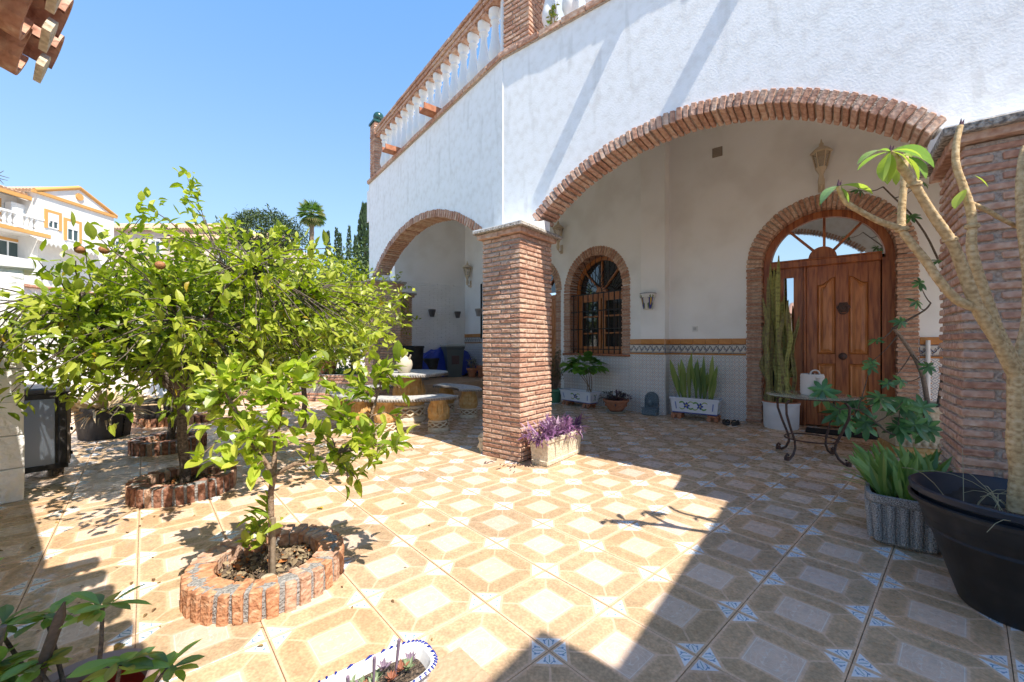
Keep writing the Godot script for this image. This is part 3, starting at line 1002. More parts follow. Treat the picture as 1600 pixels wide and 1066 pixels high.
func window(H: Node3D, LX: Transform3D, wc: Vector2, BZ: float) -> void:
	arch_ring(H, LX, wc, 0.665, PI, 0, 0.175, BZ - 0.24, BZ + 0.018, 0.062, 0.045)
	jamb(H, LX, wc.x - 0.84, 0.175, 1.02, wc.y - 0.01, BZ - 0.24, BZ + 0.018, 1)
	jamb(H, LX, wc.x + 0.665, 0.175, 1.02, wc.y - 0.01, BZ - 0.24, BZ + 0.018, -1)
	var W := group_node("window", H, LX * at(Vector3(0, 0, BZ)))
	var sill := MB.new()
	for i in 6:
		sill.cbox(Vector3(wc.x - 0.7 + i * 0.28, 0.995, -0.09), Vector3(0.27, 0.035, 0.3), 0.006, 0.002, R)
	part("sill", sill, M.terracotta, W)
	var rv_ := MB.new()
	rv_.box(Vector3(wc.x - 0.7, 0.9, -0.34), Vector3(wc.x + 0.7, 3.1, -0.3))
	part("backing", rv_, M.iron, W)
	var fr := MB.new()
	var r := 0.665
	var poly := PackedVector2Array([Vector2(wc.x + r, 1.0), Vector2(wc.x + r, wc.y)])
	poly.append_array(arc(wc, r, 0, PI, 24))
	poly.append_array(PackedVector2Array([Vector2(wc.x - r, 1.0), Vector2(wc.x - r + 0.075, 1.0), Vector2(wc.x - r + 0.075, wc.y)]))
	poly.append_array(arc(wc, r - 0.075, PI, 0, 24))
	poly.append_array(PackedVector2Array([Vector2(wc.x + r - 0.075, 1.0)]))
	fr.prism(poly, -0.28, -0.2)
	fr.cbox(Vector3(wc.x, 2.17, -0.23), Vector3(1.2, 0.11, 0.08), 0.008, 0.0, R)
	fr.cbox(Vector3(wc.x, 1.06, -0.23), Vector3(1.2, 0.1, 0.08), 0.008, 0.0, R)
	part("frame", fr, M.wood_light, W)
	for sgn in [-1, 1]:
		var s := MB.new()
		var x0: float = wc.x + sgn * 0.3
		for q in [-0.245, 0.245]:
			s.cbox(Vector3(x0 + q, 1.61, -0.22), Vector3(0.075, 1.06, 0.05), 0.006, 0.0, R)
		for y in [1.12, 1.42, 1.76, 2.1]:
			s.cbox(Vector3(x0, y, -0.222), Vector3(0.42, 0.03 if y > 1.2 and y < 2.0 else 0.07, 0.045), 0.005, 0.0, R)
		part("casement", s, M.wood_light, W)
	for a in [45, 90, 135]:
		var b := MB.new()
		b.x = Transform3D(Basis(Vector3(0, 0, 1), deg_to_rad(a)), Vector3(wc.x, 2.24, 0))
		b.cbox(Vector3(0.37, 0, -0.23), Vector3(0.5, 0.032, 0.05), 0.005, 0.0, R)
		part("glazing_bar", b, M.wood_light, W)
	var hb := MB.new()
	hb.prism(arc(Vector2(wc.x, 2.21), 0.14, 0, PI, 16), -0.26, -0.19)
	part("fanlight_hub", hb, M.wood_light, W)
	var gl := MB.new()
	poly = PackedVector2Array([Vector2(wc.x - r, 1.0), Vector2(wc.x + r, 1.0), Vector2(wc.x + r, wc.y)])
	poly.append_array(arc(wc, r, 0, PI, 24))
	gl.prism(poly, -0.25, -0.244)
	part("pane", gl, M.dark_glass, W)
	# iron grille in the plane of the wall
	var g := group_node("grille", W)
	for i in 10:
		var x := wc.x - 0.59 + i * 0.131
		var b := MB.new()
		b.cbox(Vector3(x, 1.62, -0.03), Vector3(0.016, 1.2, 0.016), 0.0, 0.0, null)
		part("bar", b, M.iron, H if false else W)
	for y in [1.1, 1.5, 1.86, 2.2]:
		var b := MB.new()
		b.box(Vector3(wc.x - 0.665, y - 0.009, -0.042), Vector3(wc.x + 0.665, y + 0.009, -0.024))
		part("rail", b, M.iron, W)
	for i in range(1, 14):
		var a := PI * i / 14.0
		var d := Vector3(cos(a), sin(a), 0)
		var b := MB.new()
		b.tube([Vector3(wc.x, 2.21, -0.03) + d * 0.16, Vector3(wc.x, 2.21, -0.03) + d * 0.72 * (1.0 if i > 0 else 1.0)], [0.007, 0.007], 5)
		part("fan_bar", b, M.iron, W)
	var hub := []
	for i in 11:
		var a := PI * i / 10.0
		hub.append(Vector3(wc.x + cos(a) * 0.16, 2.21 + sin(a) * 0.16, -0.03))
	var hm := MB.new()
	hm.tube(hub, taper(0.009, 0.009, 10), 5)
	part("fan_hub", hm, M.iron, W)
	g.free()

func second_door(H: Node3D, LX: Transform3D, c: Vector2, BZ: float) -> void:
	arch_ring(H, LX, c, 0.61, PI, 0, 0.175, BZ - 0.24, BZ + 0.018, 0.062, 0.045, false)
	jamb(H, LX, c.x + 0.61, 0.15, 0.0, c.y - 0.01, BZ - 0.24, BZ + 0.018, -1)
	var D := group_node("side_door", H, LX * at(Vector3(0, 0, BZ)))
	D.set_meta("label", "arched wooden door half hidden behind the centre brick pillar")
	var lf := MB.new()
	lf.box(Vector3(c.x - 0.65, -0.02, -0.2), Vector3(c.x + 0.65, 2.2, -0.16))
	part("board", lf, M.wood_light, D)
	for x in [-0.5, -0.17, 0.17, 0.5]:
		var s := MB.new()
		s.cbox(Vector3(c.x + x, 1.1, -0.15), Vector3(0.14, 2.2, 0.03), 0.008, 0.0, R)
		part("stile", s, M.wood_light, D)
	var fr := MB.new()
	var poly := arc(c, 0.64, 0, PI, 20)
	poly.append_array(arc(c, 0.54, PI, 0, 20))
	fr.prism(poly, -0.22, -0.14)
	fr.cbox(Vector3(c.x, 2.25, -0.17), Vector3(1.3, 0.1, 0.08), 0.008, 0.0, R)
	part("frame", fr, M.wood_light, D)
	for a in [45, 90, 135]:
		var b := MB.new()
		b.x = Transform3D(Basis(Vector3(0, 0, 1), deg_to_rad(a)), Vector3(c.x, 2.3, 0))
		b.cbox(Vector3(0.32, 0, -0.17), Vector3(0.5, 0.03, 0.05), 0.005, 0.0, R)
		part("glazing_bar", b, M.wood, D)
	var gl := MB.new()
	gl.prism(arc(c, 0.6, 0, PI, 20), -0.2, -0.19)
	part("fanlight_pane", gl, M.dark_glass, D)

func tile_print(kind: int) -> ImageTexture:
	var white := lin(0.78, 0.76, 0.73)
	var blue := lin(0.27, 0.29, 0.36)
	var rust := lin(0.46, 0.26, 0.16)
	var dark := lin(0.045, 0.05, 0.09)
	if kind == 0:
		return paint(128, 128, func(u: float, v: float) -> Color:
			var p := fposmod(u * 3, 1.0) - 0.5
			var q := fposmod(v * 3, 1.0) - 0.5
			var r := sqrt(p * p + q * q)
			var k := absf(p) + absf(q)
			if r < 0.12: return rust
			if absf(k - 0.5) < 0.055: return blue.lerp(white, 0.15)
			if absf(r - 0.3) < 0.05 and fposmod(atan2(q, p) * 4 / PI, 2.0) < 1.3: return blue.lerp(white, 0.25)
			if r > 0.62: return blue
			return white)
	return paint(256, 128, func(u: float, v: float) -> Color:
		var q := lin(0.62, 0.60, 0.56)
		if v < 0.06 or v > 0.95: return dark
		var x := fposmod(u * 2.0, 1.0)
		var y := v - 0.45
		var wave := 0.24 * sin(x * TAU)
		if absf(y - wave) < 0.05: return dark
		for k in 4:
			var cx := 0.12 + k * 0.25
			var cy := 0.0 if k % 2 else (0.24 if k == 0 else -0.2)
			var r := Vector2((x - cx) * 1.6, y - cy).length()
			if absf(r - 0.11) < 0.035: return dark
			if r < 0.05: return lin(0.5, 0.3, 0.1)
			if absf(r - 0.2) < 0.025 and y > 0.0: return lin(0.16, 0.22, 0.36)
		if v > 0.78 and absf(sin(x * TAU * 3.0)) > 0.75: return lin(0.42, 0.3, 0.2)
		return q)

func dado(H: Node3D, LX: Transform3D, BZ: float) -> void:
	var tm := mat(Color.WHITE, 0.3)
	tm.albedo_texture = tile_print(0)
	var bm := mat(Color.WHITE, 0.28)
	bm.albedo_texture = tile_print(1)
	var runs := [
		[at(Vector3(0.258, 0, -3.95)), 0.258 + 0.0, 1.43 - 0.258],
		[at(Vector3(-0.155, 0, -3.72)), 0.0, 0.413],
		[Transform3D(Basis(Vector3.UP, PI / 2), Vector3(0.258, 0, -3.72)), 0.0, 0.23],
		[at(Vector3(3.35, 0, -3.95)), 0.0, 1.25],
		[LX * at(Vector3(-0.75, 0, BZ)), 0.0, 0.24],
		[LX * at(Vector3(-2.43, 0, BZ)), -1.0, 1.68],
		[LX * at(Vector3(-6.53, 0.2, BZ)), 0.0, 2.6]]
	for q in runs:
		var g := group_node("dado", H, q[0])
		var len_: float = q[2]
		var low: bool = q[1] < 0
		var n := maxi(1, int(round(len_ / 0.2)))
		var w := len_ / n
		var rows := 5
		for i in n:
			for k in rows:
				var h := (0.975 if low else 1.02) / rows
				var mb := MB.new()
				var key := "dado %0.3f %0.3f" % [w, h]
				if not cache.has(key):
					mb.cbox(Vector3.ZERO, Vector3(w - 0.003, h - 0.003, 0.012), 0.0015, 0.0, R)
					cache[key] = dado_mesh(w - 0.003, h - 0.003)
				part("dado_tile", cache[key], tm, g, Transform3D(Basis(), Vector3((i + 0.5) * w, (k + 0.5) * h, 0.005 + R.randf_range(0, 0.001))))
			if low:
				continue
			part("border_tile", dado_mesh(w - 0.002, 0.143), bm, g, at(Vector3((i + 0.5) * w, 1.1225, 0.0055)))
			for y in [[1.0225, 1.05], [1.195, 1.29]]:
				var mo := MB.new()
				mo.cbox(Vector3(0, 0, 0), Vector3(w - 0.002, y[1] - y[0] - 0.002, 0.024), 0.006, 0.0, R)
				part("trim_tile", mo, M.orange_tile, g, at(Vector3((i + 0.5) * w, (y[0] + y[1]) / 2, 0.006)))

func dado_mesh(w: float, h: float) -> ArrayMesh:
	var mb := MB.new()
	var a := w / 2
	var b := h / 2
	var z := 0.006
	var e := 0.002
	mb.quad(Vector3(-a + e, -b + e, z), Vector3(a - e, -b + e, z), Vector3(a - e, b - e, z), Vector3(-a + e, b - e, z))
	var o := [Vector3(-a, -b, z - e), Vector3(a, -b, z - e), Vector3(a, b, z - e), Vector3(-a, b, z - e)]
	var i := [Vector3(-a + e, -b + e, z), Vector3(a - e, -b + e, z), Vector3(a - e, b - e, z), Vector3(-a + e, b - e, z)]
	for k in 4:
		var j := (k + 1) % 4
		var w0 := Vector2(0.06, 0.06)
		mb.quad(o[k], o[j], i[j], i[k], w0, w0, w0, w0)
		mb.quad(o[k] - Vector3(0, 0, 0.008), o[j] - Vector3(0, 0, 0.008), o[j], o[k], w0, w0, w0, w0)
	return mb.mesh()

func balustrade(H: Node3D, LX: Transform3D) -> void:
	var bal := MB.new()
	bal.lathe([Vector2(0.075, 0), Vector2(0.075, 0.05), Vector2(0.05, 0.07), Vector2(0.045, 0.1), Vector2(0.062, 0.13), Vector2(0.088, 0.2), Vector2(0.086, 0.26), Vector2(0.06, 0.38), Vector2(0.043, 0.52), Vector2(0.042, 0.6), Vector2(0.062, 0.625), Vector2(0.05, 0.65), Vector2(0.055, 0.68), Vector2(0.08, 0.70), Vector2(0.08, 0.76), Vector2(0.0, 0.76)], 14)
	var bm := bal.mesh()
	var sets := [[LX, -4.2, -0.18, -0.13, 0.0], [Transform3D(), -0.07, 3.0, -0.46, -0.33]]
	for q in sets:
		var g := group_node("balustrade", H, q[0])
		var x0: float = q[1]
		var x1: float = q[2]
		var z: float = q[3]
		var face: float = q[4]
		var n := int((x1 - x0) / 0.25)
		for i in n:
			part("baluster", bm, M.white_paint, g, at(Vector3(lerpf(x0, x1, (i + 0.5) / n), 4.53, z)))
		var cx0 := x0 - (0.42 if x0 < -1 else 0.47)
		var cx1 := x1 + (0.2 if x0 < -1 else 4.0)
		var m := int((cx1 - cx0) / 0.27)
		var core := MB.new()
		core.box(Vector3(cx0 + 0.01, 4.46, face - 0.25), Vector3(cx1 - 0.01, 4.505, face + 0.02))
		core.box(Vector3(x0 - 0.05, 5.31, z - 0.09), Vector3(x1 + 0.05, 5.44, z + 0.09))
		part("mortar", core, M.mortar, g)
		for i in m:
			var l := (cx1 - cx0) / m
			brick("coping_brick", g, Vector3(cx0 + (i + 0.5) * l, 4.4975, face - 0.085), Vector3(l - 0.008, 0.062, 0.25))
		var rn := int((x1 - x0 + 0.1) / 0.26)
		for k in 3:
			for i in rn:
				var l := (x1 - x0 + 0.1) / rn
				brick("rail_brick", g, Vector3(x0 - 0.05 + (i + 0.5) * l, 5.325 + k * 0.055, z), Vector3(l - 0.007, 0.047, 0.21 + k * 0.035))
		for i in n - 1:
			brick("corbel_brick", g, Vector3(lerpf(x0, x1, (i + 1.0) / n), 5.285, z), Vector3(0.11, 0.04, 0.18))
	# piers
	var yes := func(p, _k): return p.z > 0.05 or absf(p.x) > 0.05
	var g1 := pillar(H, LX * at(Vector3(-4.42, 4.53, -0.13)), 0.26, 0.26, 1.1, yes, false, 0.052)
	g1.name = "terrace_pier"
	var ball := MB.new()
	ball.box(Vector3(-0.15, 1.1, -0.15), Vector3(0.15, 1.14, 0.15))
	var prof := [Vector2(0.04, 1.14), Vector2(0.04, 1.17)]
	for i in 13:
		var a := -PI / 2 + 0.35 + (PI - 0.35) * i / 12.0
		prof.append(Vector2(maxf(cos(a) * 0.105, 0.0), 1.265 + sin(a) * 0.105))
	ball.lathe(prof, 20)
	part("ball_finial", ball, mat(lin(0.02, 0.075, 0.065), 0.25), g1)
	var g2 := pillar(H, at(Vector3(-0.3, 4.53, -0.5)), 0.36, 0.36, 1.3, yes, false, 0.052)
	g2.name = "terrace_pier"
	var dp := MB.new()
	dp.tube([Vector3(-0.62, 4.5, -0.50), Vector3(-0.62, 6.0, -0.50)], [0.04, 0.04], 12)
	part("downpipe", dp, M.white_paint, H)
	# clay gutters that stick out through the coping
	for x in [-1.6, -3.1]:
		var sp := MB.new()
		sp.x = LX * Transform3D(Basis(Vector3.UP, deg_to_rad(0)), Vector3(x, 4.53, 0.0))
		sp.box(Vector3(-0.07, 0.0, -0.2), Vector3(0.07, 0.02, 0.24))
		sp.box(Vector3(-0.085, 0.0, -0.2), Vector3(-0.065, 0.085, 0.24))
		sp.box(Vector3(0.065, 0.0, -0.2), Vector3(0.085, 0.085, 0.24))
		part("water_spout", sp, M.terracotta, H)
	# weed rooted in the coping
	var wd := thing("coping_weed", "small green weed growing on the brick coping beside the terrace pier", "weed", H.transform * Vector3(0.16, 4.53, -0.37))
	var xs := []
	var cols := []
	for i in 60:
		var y := R.randf() * 0.26
		var d := rv()
		xs.append(Transform3D(leaf_basis(d + Vector3(0, 0.5, 0), Vector3.UP, 0, 0.045), Vector3(R.randf_range(-0.05, 0.05) * (1.2 - y * 3), y, R.randf_range(-0.04, 0.04))))
		cols.append(Color(0.16 + R.randf() * 0.1, 0.2 + R.randf() * 0.08, 0.04))
	multi("foliage", leaf_mesh(0.5, 0.2, 0.3), leafy(Color.WHITE, Color(0.4, 0.5, 0.15), 0.5, true), xs, cols, wd)
	var stm := MB.new()
	for i in 4:
		stm.tube([Vector3(0, 0, 0), Vector3(R.randf_range(-0.05, 0.05), 0.26, R.randf_range(-0.04, 0.04))], [0.004, 0.002], 4)
	part("stem", stm, M.bark_light, wd)

# ---------------------------------------------------------------- things in the porch
const HT := Vector3(0.082, 0, -4.129)

func hs(a: float, y: float, o: float) -> Vector3:
	return Vector3(0.082 + 0.788 * a - 0.6157 * o, y, -(4.129 - 0.6157 * a - 0.788 * o))

func ls(x: float, y: float, z: float) -> Vector3:
	return Vector3(-0.1255 + 0.6074 * x - 0.7944 * z, y, -(4.7098 - 0.7944 * x - 0.6074 * z))

const HA := -0.6632
const LA := -0.9180

func pot(o: Node, m: Material, r0: float, r1: float, h: float, rim := 0.02, rim_h := 0.04, seg := 28, fill := 0.85) -> void:
	var mb := MB.new()
	mb.lathe([Vector2(0, 0), Vector2(r0 - 0.005, 0), Vector2(r0, 0.008), Vector2(lerpf(r0, r1, 0.5) * 1.01, h * 0.5), Vector2(r1, h - rim_h), Vector2(r1 + rim, h - rim_h), Vector2(r1 + rim, h - 0.006), Vector2(r1 + rim - 0.006, h), Vector2(r1 - 0.006, h), Vector2(r1 - 0.012, h - 0.01), Vector2(lerpf(r0, r1, fill) - 0.012, h * fill)], seg)
	part("pot", mb, m, o)
	var s := MB.new()
	var rs := lerpf(r0, r1, fill) - 0.01
	s.lathe([Vector2(rs, h * fill), Vector2(rs * 0.5, h * fill + 0.012), Vector2(0, h * fill + 0.016)], seg)
	part("soil", s, M.soil, o)

func trough(o: Node, m: Material, l: float, w: float, h: float, flare: float, y0 := 0.0, t := 0.02) -> void:
	var mb := MB.new()
	var f := func(k: float, s: float) -> Array:
		var a := l / 2 + flare * k - s
		var b := w / 2 + flare * k - s
		return [Vector2(-a, b), Vector2(a, b), Vector2(a, -b), Vector2(-a, -b)]
	var lv := [[0.0, 0.0, 0.0], [0.06, 0.0, 0.06], [0.86, 0.0, 0.86], [0.9, -0.01, 0.88], [1.0, -0.01, 1.0], [1.0, t, 1.0], [0.8, t, 0.82]]
	for i in lv.size() - 1:
		var p: Array = f.call(lv[i][0], lv[i][1])
		var q: Array = f.call(lv[i + 1][0], lv[i + 1][1])
		for k in 4:
			var j := (k + 1) % 4
			var v0: float = 1.0 - lv[i][2]
			var v1: float = 1.0 - lv[i + 1][2]
			mb.quad(Vector3(p[k].x, y0 + h * lv[i][2], p[k].y), Vector3(p[j].x, y0 + h * lv[i][2], p[j].y), Vector3(q[j].x, y0 + h * lv[i + 1][2], q[j].y), Vector3(q[k].x, y0 + h * lv[i + 1][2], q[k].y), Vector2(0, v0), Vector2(1, v0), Vector2(1, v1), Vector2(0, v1))
	part("trough", mb, m, o)
	var s := MB.new()
	var q: Array = f.call(0.8, t)
	var y := y0 + h * 0.84
	s.quad(Vector3(q[0].x, y, q[0].y), Vector3(q[1].x, y, q[1].y), Vector3(q[2].x, y, q[2].y), Vector3(q[3].x, y, q[3].y))
	part("soil", s, M.soil, o)

func flower_print(sd: int) -> ImageTexture:
	return paint(192, 64, func(u: float, v: float) -> Color:
		var q := lin(0.72, 0.73, 0.78)
		if v > 0.93: return lin(0.04, 0.07, 0.3)
		for c in [0.33, 0.62] if sd == 0 else [0.5]:
			var x: float = (u - c) * 3.0
			var y := v - 0.5
			var r := sqrt(x * x + y * y)
			var th := atan2(y, x)
			if r < 0.07: return lin(0.5, 0.45, 0.1)
			if r < 0.17 * (1.0 + 0.3 * cos(th * 5.0)): return lin(0.03, 0.06, 0.32)
			if r < 0.46 and absf(y - x * 0.55 - 0.1 * sin(x * 9.0)) < 0.05: return lin(0.12, 0.3, 0.06)
			if r < 0.5 and absf(y + 0.25 * sin(x * 5.0)) < 0.035: return lin(0.3, 0.4, 0.1)
		if absf(u - 0.1) < 0.012 or absf(u - 0.9) < 0.012:
			if v > 0.3 and v < 0.75: return lin(0.2, 0.25, 0.5)
		return q)

func print_mat(t: Texture2D, rough := 0.28) -> StandardMaterial3D:
	var m := mat(Color.WHITE, rough)
	m.albedo_texture = t
	return m

func ribbed(mb: MB, pts: Array, r: float, ribs := 4) -> void:
	var m := pts.size()
	var rings := []
	for i in m:
		var s := 1.0 if i < m - 1 else 0.25
		s *= 1.0 + 0.1 * sin(i * 2.1)
		var ring := []
		for j in ribs * 4:
			var a := TAU * j / (ribs * 4)
			var k: float = [1.0, 0.62, 0.5, 0.62][j % 4]
			ring.append(pts[i] + Vector3(cos(a), 0, sin(a)) * r * s * k)
		rings.append(ring)
	for i in m - 1:
		for j in ribs * 4:
			var k := (j + 1) % (ribs * 4)
			mb.quad(rings[i][k], rings[i][j], rings[i + 1][j], rings[i + 1][k])
	for j in ribs * 4:
		mb.tri(rings[m - 1][(j + 1) % (ribs * 4)], rings[m - 1][j], pts[m - 1] + Vector3(0, r * 0.3, 0))

func lantern(called: String, label: String, pos: Vector3, turn: float, s := 1.0) -> void:
	var o := thing(called, label, "wall lamp", pos, turn, "lanterns on the porch walls")
	o.scale = Vector3.ONE * s
	var m := mat(lin(0.66, 0.55, 0.41), 0.55)
	var b := MB.new()
	b.lathe([Vector2(0, -0.3), Vector2(0.03, -0.29), Vector2(0.045, -0.22), Vector2(0.03, -0.12), Vector2(0.055, -0.06), Vector2(0.075, -0.03), Vector2(0.08, 0.0), Vector2(0, 0.0)], 6)
	part("base", b, m, o, at(Vector3(0, 0, 0.13)))
	var br := MB.new()
	br.tube([Vector3(0, -0.26, 0.13), Vector3(0, -0.34, 0.08), Vector3(0, -0.3, 0.0)], [0.014, 0.014, 0.018], 6)
	br.cbox(Vector3(0, -0.26, 0.008), Vector3(0.09, 0.22, 0.018), 0.005, 0.0, R)
	part("bracket", br, m, o)
	var fr := MB.new()
	for i in 6:
		var a := TAU * i / 6.0
		fr.tube([Vector3(cos(a) * 0.075, 0, sin(a) * 0.075), Vector3(cos(a) * 0.125, 0.24, sin(a) * 0.125)], [0.008, 0.008], 4)
	part("frame", fr, m, o, at(Vector3(0, 0, 0.13)))
	var g := MB.new()
	g.lathe([Vector2(0.07, 0.005), Vector2(0.118, 0.235)], 6)
	var gm := mat(Color(0.8, 0.72, 0.6, 0.35), 0.1)
	gm.transparency = BaseMaterial3D.TRANSPARENCY_ALPHA
	part("pane", g, gm, o, at(Vector3(0, 0, 0.13)))
	var t := MB.new()
	t.lathe([Vector2(0.155, 0.24), Vector2(0.15, 0.26), Vector2(0.1, 0.31), Vector2(0.05, 0.34), Vector2(0.03, 0.36), Vector2(0.035, 0.38), Vector2(0.015, 0.41), Vector2(0.006, 0.46), Vector2(0, 0.47)], 6)
	t.lathe([Vector2(0.0, 0.24), Vector2(0.155, 0.24)], 6)
	part("roof", t, m, o, at(Vector3(0, 0, 0.13)))

func porch_things() -> void:
	var H: Node3D = $house
	lantern("wall_lantern", "cream lantern on the wall above the front door arch", hs(2.36, 3.66, -3.95), HA, 0.85)
	lantern("wall_lantern", "cream lantern on the wall above the arched window, partly behind the pillar capital", ls(-2.5, 3.45, -3.415), LA, 0.85)
	lantern("wall_lantern", "small lantern on the far wall seen through the left arch", ls(-6.2, 3.15, -3.415), LA, 0.9)
	# vent and switch
	var v := thing("wall_vent", "small square grey vent high on the porch wall", "vent", hs(1.02, 4.3, -3.945), HA)
	var vb := MB.new()
	vb.cbox(Vector3(0, 0, 0), Vector3(0.15, 0.15, 0.02), 0.004, 0.0, R)
	part("plate", vb, mat(lin(0.3, 0.25, 0.2), 0.7), v)
	for i in 5:
		var s := MB.new()
		s.cbox(Vector3(0, -0.05 + i * 0.025, 0.013), Vector3(0.12, 0.012, 0.008), 0.002, 0.0, R)
		part("slat", s, mat(lin(0.36, 0.3, 0.25), 0.7), v)
	var sw := thing("light_switch", "white square switch plate on the wall above the snake plant", "switch", hs(0.68, 1.456, -3.945), HA)
	var sb := MB.new()
	sb.cbox(Vector3.ZERO, Vector3(0.088, 0.088, 0.014), 0.004, 0.0, R)
	part("plate", sb, M.white_glaze, sw)
	var rk := MB.new()
	rk.cbox(Vector3(0, 0, 0.01), Vector3(0.05, 0.05, 0.01), 0.004, 0.0, R)
	rk.tube([Vector3(-0.008, 0.012, 0.016), Vector3(-0.014, 0, 0.016), Vector3(-0.006, -0.012, 0.016), Vector3(0.01, -0.01, 0.016)], [0.003, 0.003, 0.003, 0.003], 4)
	part("rocker", rk, mat(lin(0.5, 0.5, 0.5), 0.4), sw)
	# ceramic wall pot
	var wp := thing("wall_pot", "white half-round ceramic pot with a blue and yellow flower, hung on the pilaster", "pot", hs(-0.01, 1.8, -3.72), HA)
	var wb := MB.new()
	for i in 1:
		wb.lathe([Vector2(0, 0.0), Vector2(0.075, 0.0), Vector2(0.08, 0.01), Vector2(0.115, 0.19), Vector2(0.135, 0.2), Vector2(0.14, 0.27), Vector2(0.125, 0.275), Vector2(0.11, 0.2)], 24)
	var wt := paint(256, 96, func(u: float, vv: float) -> Color:
		if vv < 0.3:
			return lin(0.04, 0.04, 0.1) if absf(sin(u * TAU * 12)) > 0.75 or vv < 0.06 or vv > 0.25 else lin(0.65, 0.64, 0.62)
		var x := (fposmod(u, 0.25) - 0.125) * 3.0
		var y := vv - 0.6
		var r := sqrt(x * x + y * y)
		if r < 0.07: return lin(0.6, 0.4, 0.05)
		if r < 0.16: return lin(0.05, 0.06, 0.3)
		if r < 0.26 and absf(sin(atan2(y, x) * 4.0)) > 0.7: return lin(0.12, 0.2, 0.06)
		return lin(0.66, 0.65, 0.63))
	part("pot", wb, print_mat(wt), wp, at(Vector3(0, 0, 0.05)))
	# snake plant in a painted trough
	var sp := thing("snake_plant_trough", "white trough with two blue flowers on small feet, holding tall snake plants", "planter", hs(0.76, 0, -3.66), HA)
	trough(sp, print_mat(flower_print(0)), 0.66, 0.2, 0.25, 0.03, 0.1)
	feet(sp, 0.27)
	var lm := [leafy(lin(0.2, 0.25, 0.075)), leafy(lin(0.3, 0.34, 0.11)), leafy(lin(0.13, 0.19, 0.075))]
	var spl := thing("snake_plant", "tall yellow-green snake plant leaves rising from the flowered trough", "plant", hs(0.76, 0.3, -3.66), HA)
	for i in 26:
		var l := R.randf_range(0.28, 0.78)
		var x := R.randf_range(-0.27, 0.27)
		var d := Vector3(x * 0.6 + R.randf_range(-0.16, 0.16), 1, R.randf_range(-0.05, 0.16)).normalized()
		part("leaf", leaf_mesh(0.13 if l > 0.5 else 0.16, 0.45, R.randf_range(-0.25, 0.3), 6, 0.5), lm[i % 3], spl, Transform3D(leaf_basis(d, Vector3(R.randf_range(-1, 1), 0, 1), 0, l), Vector3(x, 0, R.randf_range(-0.05, 0.05))))
	# sandals
	for i in 2:
		var sd := thing("flip_flop", "black flip-flop, the left one beside the snake plant trough" if i == 0 else "black flip-flop, the right one next to the brick door jamb", "sandal", hs(1.225 + i * 0.12, 0, -3.53 - i * 0.03), HA + [0.25, -0.12][i])
		var m := MB.new()
		var outl := PackedVector2Array()
		for k in 24:
			var t := TAU * k / 24
			outl.push_back(Vector2(cos(t) * (0.047 - 0.01 * sin(t)), sin(t) * 0.135))
		flat_slab(m, outl, 0.0, 0.024)
		part("sole", m, M.black_plastic, sd)
		var st := MB.new()
		for sx in [-1, 1]:
			st.tube([Vector3(0, 0.02, -0.08), Vector3(sx * 0.02, 0.06, -0.04), Vector3(sx * 0.042, 0.05, 0.01), Vector3(sx * 0.047, 0.016, 0.04)], [0.006, 0.011, 0.011, 0.007], 6)
		part("strap", st, M.black_plastic, sd)
	# little wall fountain against the pilaster
	var fo := thing("wall_fountain_ornament", "small blue-grey cast ornament shaped like a wall fountain, standing against the pilaster", "ornament", hs(0.05, 0, -3.6), HA)
	var fm := nmat(ramp_tex(120, 0.05, [lin(0.06, 0.09, 0.12), lin(0.13, 0.18, 0.22), lin(0.25, 0.29, 0.32)]), 4.0, 0.8, M.pits, 0.5)
	var fb := MB.new()
	var fp := PackedVector2Array([Vector2(-0.115, 0), Vector2(0.115, 0), Vector2(0.115, 0.27)])
	fp.append_array(arc(Vector2(0, 0.27), 0.115, 0.3, PI - 0.3, 12))
	fp.push_back(Vector2(-0.115, 0.27))
	fb.prism(fp, -0.1, -0.06)
	part("back_plate", fb, fm, fo)
	var rim := MB.new()
	var rp := []
	for i in 17:
		var a := PI * i / 16.0
		rp.append(Vector3(cos(a) * 0.1, 0.25 + sin(a) * 0.11, -0.055))
	rim.tube(rp, taper(0.014, 0.014, 16), 6)
	rim.tube([Vector3(-0.1, 0.25, -0.055), Vector3(-0.1, 0.11, -0.055)], [0.014, 0.014], 6)
	rim.tube([Vector3(0.1, 0.25, -0.055), Vector3(0.1, 0.11, -0.055)], [0.014, 0.014], 6)
	rim.lathe([Vector2(0, 0.15), Vector2(0.035, 0.17), Vector2(0.045, 0.21), Vector2(0.03, 0.26), Vector2(0, 0.275)], 10)
	part("relief", rim, fm, fo, at(Vector3(0, 0, 0.0)))
	var ba := MB.new()
	ba.cbox(Vector3(0, 0.055, 0.0), Vector3(0.25, 0.11, 0.13), 0.02, 0.004, R)
	ba.cbox(Vector3(0, 0.115, 0.0), Vector3(0.26, 0.022, 0.145), 0.006, 0.003, R)
	part("basin", ba, fm, fo)
	# bowl with dark plant
	var bo := thing("terracotta_bowl", "low terracotta bowl on a pale saucer left of the pilaster", "pot", ls(-0.78, 0, -3.05))
	var bb := MB.new()
	bb.lathe([Vector2(0, 0.035), Vector2(0.11, 0.035), Vector2(0.13, 0.06), Vector2(0.19, 0.16), Vector2(0.205, 0.2), Vector2(0.225, 0.205), Vector2(0.225, 0.235), Vector2(0.2, 0.235), Vector2(0.18, 0.2), Vector2(0, 0.2)], 28)
	part("bowl", bb, M.terracotta, bo)
	for i in 18:
		var a := TAU * i / 18
		var kb := MB.new()
		kb.lathe([Vector2(0, -0.018), Vector2(0.018, 0), Vector2(0, 0.018)], 8)
		part("boss", kb, M.terracotta, bo, at(Vector3(cos(a) * 0.178, 0.13, sin(a) * 0.178)))
	var sc := MB.new()
